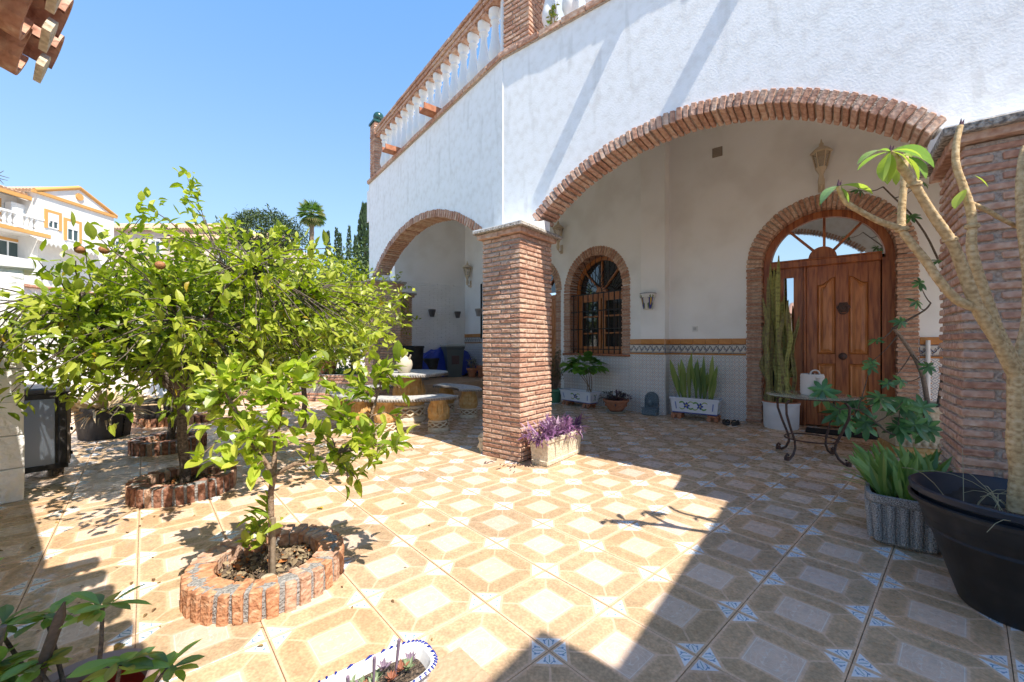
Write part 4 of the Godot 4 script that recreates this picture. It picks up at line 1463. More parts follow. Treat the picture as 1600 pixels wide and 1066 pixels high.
	sc.lathe([Vector2(0, 0), Vector2(0.15, 0.0), Vector2(0.18, 0.035), Vector2(0.17, 0.035), Vector2(0.14, 0.015), Vector2(0, 0.015)], 24)
	part("saucer", sc, mat(lin(0.5, 0.5, 0.44), 0.5), bo)
	var dk := thing("dark_leaved_plant", "dark purple trailing plant spilling out of the terracotta bowl", "plant", ls(-0.78, 0.2, -3.05))
	sprays(dk, 34, 0.1, 0.3, 0.13, 0.07, [lin(0.02, 0.012, 0.022), lin(0.045, 0.02, 0.045), lin(0.03, 0.03, 0.025)], 0.28)
	# painted trough with big-leaved plant
	var ft := thing("flower_trough", "white trough with one blue flower under the arched window", "planter", ls(-1.7, 0, -3.1), LA)
	trough(ft, print_mat(flower_print(1)), 0.74, 0.2, 0.22, 0.04, 0.09)
	feet(ft, 0.27)
	var bg := thing("big_leaved_plant", "bushy plant with large bright green leaves under the arched window", "plant", ls(-1.45, 0.3, -3.1))
	var bm := [leafy(lin(0.075, 0.19, 0.03)), leafy(lin(0.12, 0.27, 0.04)), leafy(lin(0.05, 0.13, 0.03))]
	var lf := leaf_mesh(0.85, 0.15, 0.5, 5)
	for i in 110:
		var d := rv()
		d.y = absf(d.y) * 0.8
		var p := Vector3(-0.05 - 0.05, 0.42, 0.1) + Vector3(d.x * 0.36, d.y * 0.3, d.z * 0.24) * R.randf_range(0.6, 1.0)
		part("leaf", lf, bm[i % 3], bg, Transform3D(leaf_basis(d + Vector3(0, -0.4, 0.3), Vector3.UP, R.randf_range(-0.4, 0.4), R.randf_range(0.12, 0.21)), p))
	for i in 5:
		var stm := MB.new()
		stm.tube(curve_pts(Vector3(R.randf_range(-0.05, 0.1), 0, 0), Vector3(-0.1 + R.randf_range(-0.2, 0.2), 0.45, 0.1), Vector3(0.03, 0, 0), 5), taper(0.009, 0.005, 5), 5)
		part("stem", stm, M.bark_light, bg)
	# green pot
	var gp := thing("green_pot", "green plastic flower pot beside the half-hidden wooden door", "pot", ls(-2.28, 0, -2.98))
	pot(gp, mat(lin(0.07, 0.2, 0.115), 0.45), 0.115, 0.165, 0.3, 0.025, 0.05)
	var gs := MB.new()
	gs.lathe([Vector2(0.13, 0.0), Vector2(0.15, 0.015), Vector2(0.12, 0.02)], 20)
	part("saucer", gs, M.white_paint, gp)
	var gf := thing("feathery_plant", "sparse feathery green and straw-coloured plant in the green pot", "plant", ls(-2.28, 0.26, -2.98))
	fine_plant(gf, 60, 0.85, 0.2, [lin(0.06, 0.1, 0.03), lin(0.14, 0.13, 0.06), lin(0.22, 0.15, 0.08)], 0.05, 700)
	# cactus in white pot
	var cp := thing("white_round_pot", "white round pot with leaf relief in front of the door's side panel", "pot", hs(1.9, 0, -3.72))
	var cb := MB.new()
	cb.lathe([Vector2(0, 0.0), Vector2(0.205, 0), Vector2(0.215, 0.02), Vector2(0.222, 0.34), Vector2(0.232, 0.345), Vector2(0.232, 0.375), Vector2(0.215, 0.38), Vector2(0.2, 0.33)], 32)
	var cm := nmat(ramp_tex(121, 0.02, [lin(0.66, 0.66, 0.68), lin(0.74, 0.74, 0.76)]), 1.0, 0.6, grey_tex(122, 0.02), 1.2)
	part("pot", cb, cm, cp)
	var cs := MB.new()
	cs.lathe([Vector2(0.225, 0.372), Vector2(0.236, 0.374), Vector2(0.236, 0.384), Vector2(0.205, 0.386), Vector2(0.2, 0.35), Vector2(0, 0.36)], 28)
	part("rim", cs, M.terracotta, cp)
	var ca := thing("column_cactus", "tall clump of slim yellow-green column cactus beside the front door", "cactus", hs(1.9, 0.35, -3.72))
	var cmat := [nmat(ramp_tex(123, 0.03, [lin(0.13, 0.12, 0.04), lin(0.32, 0.32, 0.08), lin(0.42, 0.4, 0.14)]), 2.5, 0.6), nmat(ramp_tex(124, 0.03, [lin(0.13, 0.08, 0.05), lin(0.2, 0.18, 0.06), lin(0.3, 0.31, 0.09)]), 2.5, 0.6)]
	for i in 24:
		var a := R.randf() * TAU
		var r := sqrt(R.randf()) * 0.18
		var hgt: float = [2.0, 1.7, 1.5, 1.3, 1.05, 1.45][i % 6] + R.randf_range(-0.12, 0.12)
		if i > 17:
			hgt *= 0.55
		var b := Vector3(cos(a) * r, 0, sin(a) * r)
		var lean := Vector3(cos(a), 0, sin(a)) * R.randf_range(0.0, 0.1)
		var pts := []
		for k in 10:
			pts.append(b + lean * (k / 9.0) + Vector3(0.022 * sin(k * 0.9 + i * 2.0), hgt * k / 9.0, 0.02 * cos(k * 1.1 + i)))
		var m := MB.new()
		ribbed(m, pts, R.randf_range(0.026, 0.037))
		part("stem", m, cmat[i % 2], ca)
	# door mat
	var dm := MB.new()
	dm.cbox(Vector3(0, 0.009, 0), Vector3(0.86, 0.018, 0.36), 0.006, 0.0, R)
	tag(part("door_mat", dm, nmat(ramp_tex(125, 0.09, [lin(0.008, 0.008, 0.008), lin(0.03, 0.028, 0.026)]), 6.0, 1.0, M.pits, 1.0), self, at(hs(2.62, 0, -3.72), HA)), "dark door mat in front of the wooden front door", "door mat")
	# downpipe on the right wall
	var dp := thing("wall_pipe", "thin white pipe running down the dado right of the front door", "pipe", hs(3.42, 0, -3.9))
	var dpm := MB.new()
	dpm.tube([Vector3(0, 0, 0), Vector3(0, 1.25, 0)], [0.022, 0.022], 10)
	part("pipe", dpm, M.white_paint, dp)
	glass_table()
	far_porch()

func feet(o: Node, dx: float) -> void:
	for sx in [-1, 1]:
		var m := MB.new()
		m.x = at(Vector3(sx * dx, 0.0, 0.0))
		m.cbox(Vector3(0, 0.075, 0), Vector3(0.16, 0.03, 0.2), 0.006, 0.0, R)
		for sz in [-1, 1]:
			for s2 in [-1, 1]:
				var k := m.x
				m.x = k * Transform3D(Basis(Vector3(1, 0, 0), PI / 2), Vector3(s2 * 0.05, 0.035, sz * 0.08 + 0.015))
				m.lathe([Vector2(0, 0), Vector2(0.033, 0), Vector2(0.036, 0.012), Vector2(0.033, 0.028), Vector2(0, 0.028)], 12)
				m.x = k
		part("foot", m, M.terracotta, o)

func sprays(o: Node, n: int, r: float, reach: float, rise: float, ll: float, cols: Array, wid := 0.25, per := 7) -> void:
	# stems that arch outwards with narrow leaves along them; each stem one part, its leaves joined to it
	var mats := []
	for c in cols:
		mats.append(leafy(c, Color(c.r, c.g, c.b).lightened(0.2)))
	var lm := leaf_mesh(wid, 0.35, 0.5, 4)
	var lv := lm.surface_get_arrays(0)
	for i in n:
		var a := R.randf() * TAU
		var d := Vector3(cos(a), 0, sin(a))
		var l := R.randf_range(0.5, 1.0)
		var p0 := d * r * R.randf()
		var p1 := p0 + d * reach * l * R.randf_range(0.4, 1.0) + Vector3(0, rise * R.randf_range(-0.4, 1.2), 0)
		var pts := curve_pts(p0, p1, Vector3(0, rise * 0.5, 0), 6, 0.008)
		var m := MB.new()
		m.tube(pts, taper(0.004, 0.002, 6), 4)
		for k in per:
			var u := (k + 1.0) / per
			var q: Vector3 = pts[int(u * 5.99)]
			var dir: Vector3 = (pts[6] - pts[0]).normalized() + rv() * 0.9 + Vector3(0, 0.2, 0)
			var xf := Transform3D(leaf_basis(dir, Vector3.UP, R.randf_range(-0.5, 0.5), ll * R.randf_range(0.7, 1.3)), q)
			for t in lv[Mesh.ARRAY_VERTEX].size():
				m.v.push_back(xf * lv[Mesh.ARRAY_VERTEX][t])
				m.n.push_back((xf.basis * lv[Mesh.ARRAY_NORMAL][t]).normalized())
				m.t.push_back(Vector2.ZERO)
				m.c.push_back(Color.WHITE)
		part("stem", m, mats[i % mats.size()], o)

func fine_plant(o: Node, n: int, h: float, r: float, cols: Array, ll: float, leaves: int) -> void:
	var xs := []
	var cs := []
	var m := MB.new()
	for i in n:
		var a := R.randf() * TAU
		var p := Vector3(cos(a), 0, sin(a)) * r * R.randf_range(0.2, 1.1) + Vector3(0, h * R.randf_range(0.4, 1.0), 0)
		var pts := curve_pts(Vector3(cos(a), 0, sin(a)) * 0.05, p, Vector3(0, 0.05, 0), 5, 0.01)
		m.tube(pts, taper(0.004, 0.0015, 5), 4)
		for k in leaves / n:
			var q: Vector3 = pts[2 + R.randi() % 4] + rv() * 0.05
			xs.append(Transform3D(leaf_basis(rv() + Vector3(0, 0.3, 0), Vector3.UP, R.randf(), ll * R.randf_range(0.6, 1.4)), q))
			var c: Color = cols[R.randi() % cols.size()]
			cs.append(c.srgb_to_linear())
	part("stems", m, M.bark_light, o).set_meta("kind", "stuff")
	multi("foliage", leaf_mesh(0.3, 0.3, 0.4, 3), leafy(Color.WHITE, Color(0.4, 0.5, 0.2), 0.6, true), xs, cs, o)

func glass_table() -> void:
	var t := thing("glass_table", "round glass-topped side table with rusty red wrought iron legs", "table", hs(2.3, 0, -2.08), HA)
	var g := MB.new()
	g.lathe([Vector2(0, 0.652), Vector2(0.4, 0.652), Vector2(0.405, 0.657), Vector2(0.4, 0.662), Vector2(0, 0.662)], 40)
	var gm := mat(Color(0.75, 0.85, 0.82, 0.25), 0.02)
	gm.transparency = BaseMaterial3D.TRANSPARENCY_ALPHA
	gm.metallic_specular = 0.8
	part("tabletop", g, gm, t)
	var rm := []
	for i in 25:
		var a := TAU * i / 24.0
		rm.append(Vector3(cos(a) * 0.33, 0.643, sin(a) * 0.33))
	var rg := MB.new()
	rg.tube(rm, taper(0.008, 0.008, 24), 6, false)
	part("top_ring", rg, M.old_iron, t)
	var lr := []
	for i in 25:
		var a := TAU * i / 24.0
		lr.append(Vector3(cos(a) * 0.235, 0.2, sin(a) * 0.235))
	var r2 := MB.new()
	r2.tube(lr, taper(0.008, 0.008, 24), 6, false)
	part("lower_ring", r2, M.old_iron, t)
	for k in 4:
		var a := TAU * k / 4.0 + 0.55
		var d := Vector3(cos(a), 0, sin(a))
		var m := MB.new()
		var pr := [[0.33, 0.64], [0.37, 0.6], [0.365, 0.5], [0.31, 0.36], [0.245, 0.22], [0.235, 0.14], [0.27, 0.07], [0.32, 0.035], [0.36, 0.04], [0.375, 0.07], [0.355, 0.09], [0.335, 0.075]]
		var pts := []
		for q in pr:
			pts.append(d * q[0] + Vector3(0, q[1] - 0.022, 0))
		m.tube(pts, taper(0.012, 0.012, pr.size() - 1), 6)
		m.x = at(d * 0.36 + Vector3(0, 0.02, 0))
		m.lathe([Vector2(0, -0.02), Vector2(0.025, -0.018), Vector2(0.025, 0.018), Vector2(0, 0.02)], 8)
		part("leg", m, M.old_iron, t)
	# white pot with a nose-like handle
	var p := thing("white_pot_holder", "white ribbed ceramic pot with a flat handle on the glass table", "pot", hs(2.3, 0.663, -2.08) + Vector3(0.03, 0, -0.02), 0.0)
	var pb := MB.new()
	var pf := [Vector2(0, 0), Vector2(0.1, 0)]
	for i in 12:
		pf.append(Vector2(0.104 + (0.003 if i % 2 else 0.0), 0.012 + i * 0.0165))
	pf.append_array([Vector2(0.1, 0.22), Vector2(0.09, 0.22), Vector2(0.088, 0.17), Vector2(0, 0.17)])
	pb.lathe(pf, 28)
	part("pot", pb, mat(lin(0.6, 0.56, 0.52), 0.6), p)
	var nz := MB.new()
	nz.cbox(Vector3(-0.005, 0.13, 0.112), Vector3(0.036, 0.12, 0.03), 0.008, 0.0, R)
	nz.cbox(Vector3(-0.005, 0.19, 0.11), Vector3(0.09, 0.014, 0.022), 0.005, 0.0, R)
	part("handle", nz, mat(lin(0.62, 0.58, 0.54), 0.6), p)
	var df := MB.new()
	for i in 14:
		df.x = at(rv() * 0.05 * Vector3(1, 0.2, 1) + Vector3(0.02, 0.2, 0))
		df.lathe([Vector2(0, -0.02), Vector2(0.022, 0), Vector2(0, 0.02)], 6)
	part("dark_filling", df, mat(lin(0.025, 0.015, 0.012), 0.8), p)
	var hp := []
	for i in 9:
		var a := PI * i / 8.0
		hp.append(Vector3(0.03 + cos(a) * 0.05, 0.215 + sin(a) * 0.045, 0.0))
	var hb := MB.new()
	hb.tube(hp, taper(0.008, 0.008, 8), 6)
	part("hoop", hb, mat(lin(0.6, 0.56, 0.52), 0.6), p)

func far_porch() -> void:
	var wb := thing("wheelie_bin", "grey wheeled bin with a pale lid at the end of the porch", "bin", ls(-5.75, 0.34, -2.58), LA + PI * 0.5 - 0.2)
	var b := MB.new()
	var lv := [[0.18, 0.0], [0.235, 0.72], [0.25, 0.76], [0.25, 0.8]]
	for i in 3:
		var a: float = lv[i][0]
		var c: float = lv[i + 1][0]
		var p := [Vector3(-a, lv[i][1], a), Vector3(a, lv[i][1], a), Vector3(a, lv[i][1], -a), Vector3(-a, lv[i][1], -a)]
		var q := [Vector3(-c, lv[i + 1][1], c), Vector3(c, lv[i + 1][1], c), Vector3(c, lv[i + 1][1], -c), Vector3(-c, lv[i + 1][1], -c)]
		for k in 4:
			b.quad(p[k], p[(k + 1) % 4], q[(k + 1) % 4], q[k])
	part("body", b, mat(lin(0.09, 0.11, 0.115), 0.5), wb)
	var l := MB.new()
	l.cbox(Vector3(0, 0.83, 0), Vector3(0.54, 0.07, 0.56), 0.02, 0.0, R)
	part("lid", l, mat(lin(0.4, 0.42, 0.42), 0.5), wb)
	var sg := MB.new()
	sg.cbox(Vector3(0, 0.45, 0.0), Vector3(0.2, 0.22, 0.452), 0.003, 0.0, R)
	part("sign", sg, mat(lin(0.06, 0.025, 0.03), 0.4), wb)
	# blue tarpaulin over a heap
	var tp := thing("blue_tarpaulin", "blue tarpaulin thrown over stored things against the end wall", "tarpaulin", ls(-6.1, 0.34, -2.45), LA + PI * 0.5)
	var m := MB.new()
	var NX := 26
	var NZ := 14
	var hgt := func(x: float, z: float) -> Vector3:
		var u := x / NX * 2 - 1
		var w := z / NZ * 2 - 1
		var dome := clampf(1.0 - pow(absf(u), 3.5), 0, 1) * clampf(1.0 - pow(absf(w), 4.0), 0, 1)
		var slope := 0.62 + 0.2 * clampf(u + 0.4, 0, 1)
		var fold := 0.035 * sin(x * 1.7 + z * 0.8) + 0.02 * sin(z * 2.3 - x * 0.9)
		return Vector3(u * 1.05, dome * slope + fold * (1.0 - dome * 0.3) + 0.05, w * 0.42 - 0.05)
	for i in NX:
		for k in NZ:
			m.quad(hgt.call(i, k + 1), hgt.call(i + 1, k + 1), hgt.call(i + 1, k), hgt.call(i, k))
	part("sheet", m, mat(lin(0.012, 0.045, 0.36), 0.45), tp)
	for q in [["dark_bin", "dark grey bucket standing before the blue tarpaulin", -5.95, -2.02, 0.2, 0.23, 0.5], ["dark_bin", "tall black tub beside the inner brick pillars", -5.6, -1.35, 0.24, 0.3, 0.82]]:
		var d := thing(q[0], q[1], "bin", ls(q[2], 0.34, q[3]))
		pot(d, M.black_plastic, q[4], q[5], q[6], 0.015, 0.05, 24, 0.4)
	for q in [["terracotta_pot", "small terracotta pot right of the grey wheeled bin", -5.3, -2.9, 0.09, 0.14, 0.24], ["terracotta_pot", "dark red pot against the pillar's left edge in the far porch", -5.1, -3.12, 0.13, 0.17, 0.3]]:
		var d := thing(q[0], q[1], "pot", ls(q[2], 0.34, q[3]))
		pot(d, M.terracotta, q[4], q[5], q[6], 0.012, 0.045)
	var gp := thing("grey_leaved_plant", "small grey-green plant in the terracotta pot by the bin", "plant", ls(-5.3, 0.54, -2.9))
	fine_plant(gp, 26, 0.3, 0.16, [lin(0.14, 0.16, 0.12), lin(0.24, 0.24, 0.2)], 0.06, 160)
	var pl := thing("white_pole", "thin white pole standing in the far porch beside the pots", "pole", ls(-5.25, 0.34, -3.2))
	var pm := MB.new()
	pm.tube([Vector3(0, 0, 0), Vector3(0.0, 2.9, -0.05)], [0.014, 0.014], 8)
	part("pole", pm, M.white_paint, pl)
	var dj := thing("dark_shutter", "narrow dark shutter edge on the far porch wall", "shutter", ls(-5.55, 1.35, -3.38), LA)
	var dm := MB.new()
	dm.cbox(Vector3(0, 0.75, 0), Vector3(0.12, 1.5, 0.05), 0.006, 0.0, R)
	part("shutter", dm, M.iron, dj)
	for q in [["wall_pot", "small patterned pot hung by the dark shutter in the far porch", -5.45, 1.95, -3.2, 0.1], ["wall_planter", "small grey pot fixed to the end wall near its corner", -6.4, 1.95, -3.1, 0.09], ["wall_planter", "dark small bracket pot in the middle of the end wall", -6.4, 1.95, -2.3, 0.1]]:
		var w := thing(q[0], q[1], "pot", ls(q[2], q[3], q[4]))
		var wm := MB.new()
		var r: float = q[5]
		wm.lathe([Vector2(0, 0), Vector2(r * 0.6, 0), Vector2(r * 0.9, r * 1.4), Vector2(r, r * 1.5), Vector2(r, r * 2.0), Vector2(r * 0.85, r * 2.0), Vector2(0, r * 1.5)], 14)
		part("pot", wm, mat(lin(0.3, 0.28, 0.27), 0.5) if q[0] == "wall_pot" else mat(lin(0.1, 0.09, 0.09), 0.6), w)

# ---------------------------------------------------------------- trees and plants
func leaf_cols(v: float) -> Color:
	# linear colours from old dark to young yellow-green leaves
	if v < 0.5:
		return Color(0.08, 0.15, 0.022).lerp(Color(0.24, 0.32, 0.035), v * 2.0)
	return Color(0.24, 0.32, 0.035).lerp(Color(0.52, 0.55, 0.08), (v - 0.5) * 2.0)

func orange_tree(label: String, base: Vector3, fork: Vector3, c: Vector3, rad: Vector3, twigs: int, per: int, ll: float, sd: int, shoots := [], group := "orange trees in the courtyard", tone := 0.0) -> Node3D:
	R.seed = sd
	var o := thing("orange_tree", label, "tree", base, 0.0, group)
	var tr := MB.new()
	var tp := curve_pts(Vector3.ZERO, fork, Vector3(0.04, 0, 0.03), 5, 0.012)
	tr.tube(tp, taper(0.04, 0.03, 5), 8)
	part("trunk", tr, M.bark, o)
	var lim := MB.new()
	var nodes := []
	var nl := 9
	for i in nl:
		var a := TAU * i / nl + R.randf_range(-0.3, 0.3)
		var t := c + Vector3(cos(a) * rad.x * R.randf_range(0.45, 0.75), rad.y * R.randf_range(-0.55, 0.5), sin(a) * rad.z * R.randf_range(0.45, 0.75))
		var pts := curve_pts(fork, t, Vector3(0, 0.1 + R.randf() * 0.1, 0), 7, 0.035)
		lim.tube(pts, taper(0.028, 0.010, 7), 6)
		for k in range(2, 8):
			nodes.append(pts[k])
	part("limbs", lim, M.bark, o)
	var tw := MB.new()
	var xs := [[], [], []]
	var cs := [[], [], []]
	var f := FastNoiseLite.new()
	f.seed = sd
	f.frequency = 0.9
	var ends := []
	for i in twigs:
		var d := rv()
		var q := pow(R.randf_range(0.12, 1.0), 0.42)
		var lump := 1.0 + 0.38 * f.get_noise_3d(d.x * 2.2, d.y * 2.2, d.z * 2.2) * 2.0
		var en := c + d * rad * q * clampf(lump, 0.55, 1.32)
		if sd == 501 and en.x < c.x - 0.35 and en.y > c.y + 0.18 - (en.x - c.x + 0.35) * -0.1:
			continue
		ends.append(en)
	ends.append_array(shoots)
	var plain := ends.size() - shoots.size()
	for i in ends.size():
		var e: Vector3 = ends[i]
		var best := 1e9
		var from: Vector3 = fork
		for nd in nodes:
			var dd: float = nd.distance_to(e) + maxf(0.0, nd.distance_to(c) - e.distance_to(c)) * 1.5
			if dd < best:
				best = dd
				from = nd
		var pts := curve_pts(from, e, Vector3(0, 0.05, 0), 4, 0.02)
		tw.tube(pts, taper(0.0065, 0.0025, 4), 4, false)
		var dir: Vector3 = (e - from).normalized()
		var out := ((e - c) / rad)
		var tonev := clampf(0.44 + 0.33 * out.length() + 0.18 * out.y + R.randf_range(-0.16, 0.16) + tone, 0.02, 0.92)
		var np := per if i < plain else per * 2
		for k in np:
			var s := R.randf_range(-0.26, 0.04)
			var p := e + dir * s + rv() * 0.055
			var ld := (dir * 0.7 + rv() * 0.95 + Vector3(0, 0.18, 0)).normalized()
			var w := R.randi() % 3
			xs[w].append(Transform3D(leaf_basis(ld, Vector3.UP, R.randf_range(-0.7, 0.7), ll * R.randf_range(0.65, 1.25)), p))
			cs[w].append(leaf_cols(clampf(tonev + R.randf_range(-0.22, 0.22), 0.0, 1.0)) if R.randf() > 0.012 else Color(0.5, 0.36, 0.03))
	part("twigs", tw, M.bark, o).set_meta("kind", "stuff")
	var cr := group_node("crown", o)
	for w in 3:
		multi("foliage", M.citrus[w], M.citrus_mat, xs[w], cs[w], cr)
	return o

func trees() -> void:
	M.citrus = [leaf_mesh(0.48, 0.4, 0.35, 4), leaf_mesh(0.4, 0.75, 0.8, 4), leaf_mesh(0.55, 0.3, -0.4, 4)]
	M.citrus_mat = leafy(Color.WHITE, Color(0.85, 0.95, 0.3), 0.34, true)
	var big := orange_tree("big orange tree in the dark brick ring, its wide crown filling the left", Vector3(-2.67, 0.06, -3.34), Vector3(-0.05, 0.72, 0.0), Vector3(0.02, 1.36, -0.1), Vector3(1.42, 0.76, 1.12), 800, 14, 0.08, 501, [Vector3(0.02, 2.5, 0.0), Vector3(0.08, 2.3, 0.05), Vector3(-0.25, 2.28, 0.02), Vector3(0.3, 2.15, -0.1), Vector3(-1.55, 0.95, 0.3), Vector3(-1.5, 0.75, 0.35), Vector3(-1.3, 0.62, 0.4), Vector3(1.55, 1.2, 0.2), Vector3(1.72, 1.18, 0.15), Vector3(1.5, 0.95, 0.2)])
	orange_tree("orange tree behind the big one, in the farthest brick ring", Vector3(-3.95, 0.06, -4.72), Vector3(0.08, 0.95, 0.0), Vector3(0.2, 1.5, -0.1), Vector3(1.25, 0.75, 1.2), 360, 12, 0.088, 502)
	orange_tree("bright yellow-green orange tree between the big one and the round table", Vector3(-3.0, 0.0, -5.9), Vector3(-0.05, 0.95, 0.0), Vector3(0.1, 1.7, 0.1), Vector3(1.25, 0.72, 1.1), 460, 12, 0.085, 503, [Vector3(0.75, 2.2, 0.2), Vector3(-0.4, 2.5, 0.1)], "orange trees in the courtyard", 0.12)
	orange_tree("orange tree at the back by the raised bed, beside the far arch pillar", Vector3(-3.35, 0.4, -8.9), Vector3(0.0, 0.9, 0.0), Vector3(0.0, 1.65, 0.0), Vector3(1.2, 0.95, 1.2), 300, 12, 0.085, 504, [], "orange trees in the courtyard", 0.05)
	# dried oranges in the big tree
	var ft := nmat(ramp_tex(140, 0.04, [lin(0.16, 0.07, 0.05), lin(0.4, 0.16, 0.06), lin(0.5, 0.26, 0.1)]), 8.0, 0.7)
	for p in [Vector3(-0.06, 1.77, 0.6), Vector3(0.35, 1.66, 0.64), Vector3(-0.16, 1.76, 0.66)]:
		var m := MB.new()
		var pr := []
		for i in 11:
			var a := -PI / 2 + PI * i / 10.0
			pr.append(Vector2(maxf(0, cos(a) * 0.029), sin(a) * 0.027))
		m.lathe(pr, 14, func(t, i): return 1.0 + 0.04 * sin(t * 5.0 + i))
		part("fruit", m, ft, big, at(p))
	young_tree()

func young_tree() -> void:
	R.seed = 77
	var trunk := [Vector3(-1.172, 0.069, -2.000), Vector3(-1.175, 0.319, -2.000), Vector3(-1.178, 0.475, -2.000), Vector3(-1.163, 0.562, -2.000)]
	var left := [Vector3(-1.163, 0.562, -2.000), Vector3(-1.225, 0.656, -2.000), Vector3(-1.275, 0.725, -2.000), Vector3(-1.337, 0.850, -2.000), Vector3(-1.406, 0.975, -2.000)]
	var mid := [Vector3(-1.163, 0.562, -2.000), Vector3(-1.176, 0.717, -2.033), Vector3(-1.163, 0.871, -2.067), Vector3(-1.214, 1.029, -2.100)]
	var right := [Vector3(-1.163, 0.562, -2.000), Vector3(-1.078, 0.607, -2.030), Vector3(-0.950, 0.608, -2.060), Vector3(-0.833, 0.687, -2.090), Vector3(-0.729, 0.829, -2.120), Vector3(-0.679, 1.025, -2.150)]
	var right2 := [Vector3(-0.865, 0.665, -2.050), Vector3(-0.737, 0.681, -2.050), Vector3(-0.609, 0.713, -2.050)]
	var blobs := [[Vector3(-1.44, 0.94, -2.05), 0.22], [Vector3(-1.25, 1.00, -2.05), 0.22], [Vector3(-1.15, 0.87, -2.05), 0.19], [Vector3(-1.38, 0.78, -2.05), 0.19], [Vector3(-1.54, 0.87, -2.05), 0.13], [Vector3(-1.06, 1.05, -2.05), 0.13], [Vector3(-1.19, 0.71, -2.05), 0.16], [Vector3(-0.90, 0.74, -2.05), 0.14], [Vector3(-0.77, 0.78, -2.05), 0.16], [Vector3(-0.67, 0.68, -2.05), 0.13], [Vector3(-0.60, 0.77, -2.05), 0.10], [Vector3(-0.86, 0.62, -2.05), 0.13], [Vector3(-0.78, 0.56, -2.05), 0.08], [Vector3(-0.67, 1.00, -2.05), 0.11], [Vector3(-0.62, 1.07, -2.05), 0.10], [Vector3(-0.77, 0.94, -2.05), 0.10], [Vector3(-0.83, 0.96, -2.05), 0.08], [Vector3(-1.30, 0.24, -2.05), 0.07], [Vector3(-1.20, 0.39, -2.05), 0.06], [Vector3(-1.60, 0.97, -2.05), 0.10]]
	var o := thing("young_orange_tree", "small young orange tree with bright yellow-green leaves in the front brick ring", "tree", Vector3(-1.172, 0.06, -2.0), 0.0, "")
	var b := Vector3(-1.172, 0.06, -2.0)
	var sh := func(a: Array) -> Array:
		var r := []
		for q in a:
			r.append(q - b)
		return r
	var tm := MB.new()
	tm.tube(sh.call(trunk), [0.017, 0.014, 0.0135, 0.015], 9)
	part("trunk", tm, M.bark_light, o)
	var st := MB.new()
	st.tube([Vector3(0.012, 0, 0.016), Vector3(0.016, 0.3, 0.018)], [0.013, 0.012], 5)
	part("stake", st, nmat(ramp_tex(141, 0.03, [lin(0.2, 0.15, 0.1), lin(0.34, 0.27, 0.2)]), 4.0, 0.9), o)
	var nodes := []
	for l in [left, mid, right, right2]:
		var q: Array = sh.call(l)
		var m := MB.new()
		m.tube(q, taper(0.012, 0.005, q.size() - 1), 6)
		part("limb", m, M.bark_light if l != right2 else M.bark, o)
		for k in range(1, q.size()):
			nodes.append(q[k])
			nodes.append((q[k] + q[k - 1]) * 0.5)
	var mats := []
	for c in [Color(0.46, 0.50, 0.07), Color(0.36, 0.44, 0.05), Color(0.55, 0.55, 0.1), Color(0.25, 0.35, 0.04), Color(0.42, 0.48, 0.06)]:
		mats.append(leafy(c.linear_to_srgb(), Color(0.85, 0.95, 0.3), 0.36))
	var cr := group_node("crown", o)
	var tw := MB.new()
	var area := 0.0
	for q in blobs:
		area += q[1] * q[1]
	var count := 0
	var rest := [[], [], []]
	var rc := [[], [], []]
	for q in blobs:
		var c: Vector3 = q[0] - b + Vector3(0, 0, R.randf_range(-0.12, 0.1))
		var r: float = q[1]
		var n := int(ceil((78 if q[0].x < -1.0 else 50) * r * r / area * 1.35)) + 1
		for i in n:
			var e := c + rv() * Vector3(r, r, maxf(r, 0.12)) * pow(R.randf(), 0.45)
			var best := 1e9
			var from := Vector3.ZERO
			for nd in nodes:
				if nd.distance_to(e) < best:
					best = nd.distance_to(e)
					from = nd
			if q[0].y < 0.45:
				from = Vector3(0, clampf(e.y - 0.02, 0.1, 0.5), 0)
			tw.tube(curve_pts(from, e, Vector3(0, 0.02, 0), 4, 0.008), taper(0.004, 0.002, 4), 4, false)
			var dir := (e - from).normalized()
			for k in 8:
				var p := e + dir * R.randf_range(-0.11, 0.02) + rv() * 0.02
				var ld := (dir * 0.8 + rv() * 0.9 + Vector3(0, 0.25, 0)).normalized()
				var xf := Transform3D(leaf_basis(ld, Vector3.UP, R.randf_range(-0.7, 0.7), R.randf_range(0.045, 0.105)), p)
				count += 1
				if count % 2 == 0 and count < 600:
					part("leaf", M.citrus[R.randi() % 3], mats[R.randi() % mats.size()], cr, xf)
				else:
					var w := R.randi() % 3
					rest[w].append(xf)
					rc[w].append([Color(0.46, 0.50, 0.07), Color(0.36, 0.44, 0.05), Color(0.26, 0.36, 0.04)][R.randi() % 3])
	for w in 3:
		multi("foliage", M.citrus[w], M.citrus_mat, rest[w], rc[w], cr)
	part("twigs", tw, M.bark_light, o).set_meta("kind", "stuff")

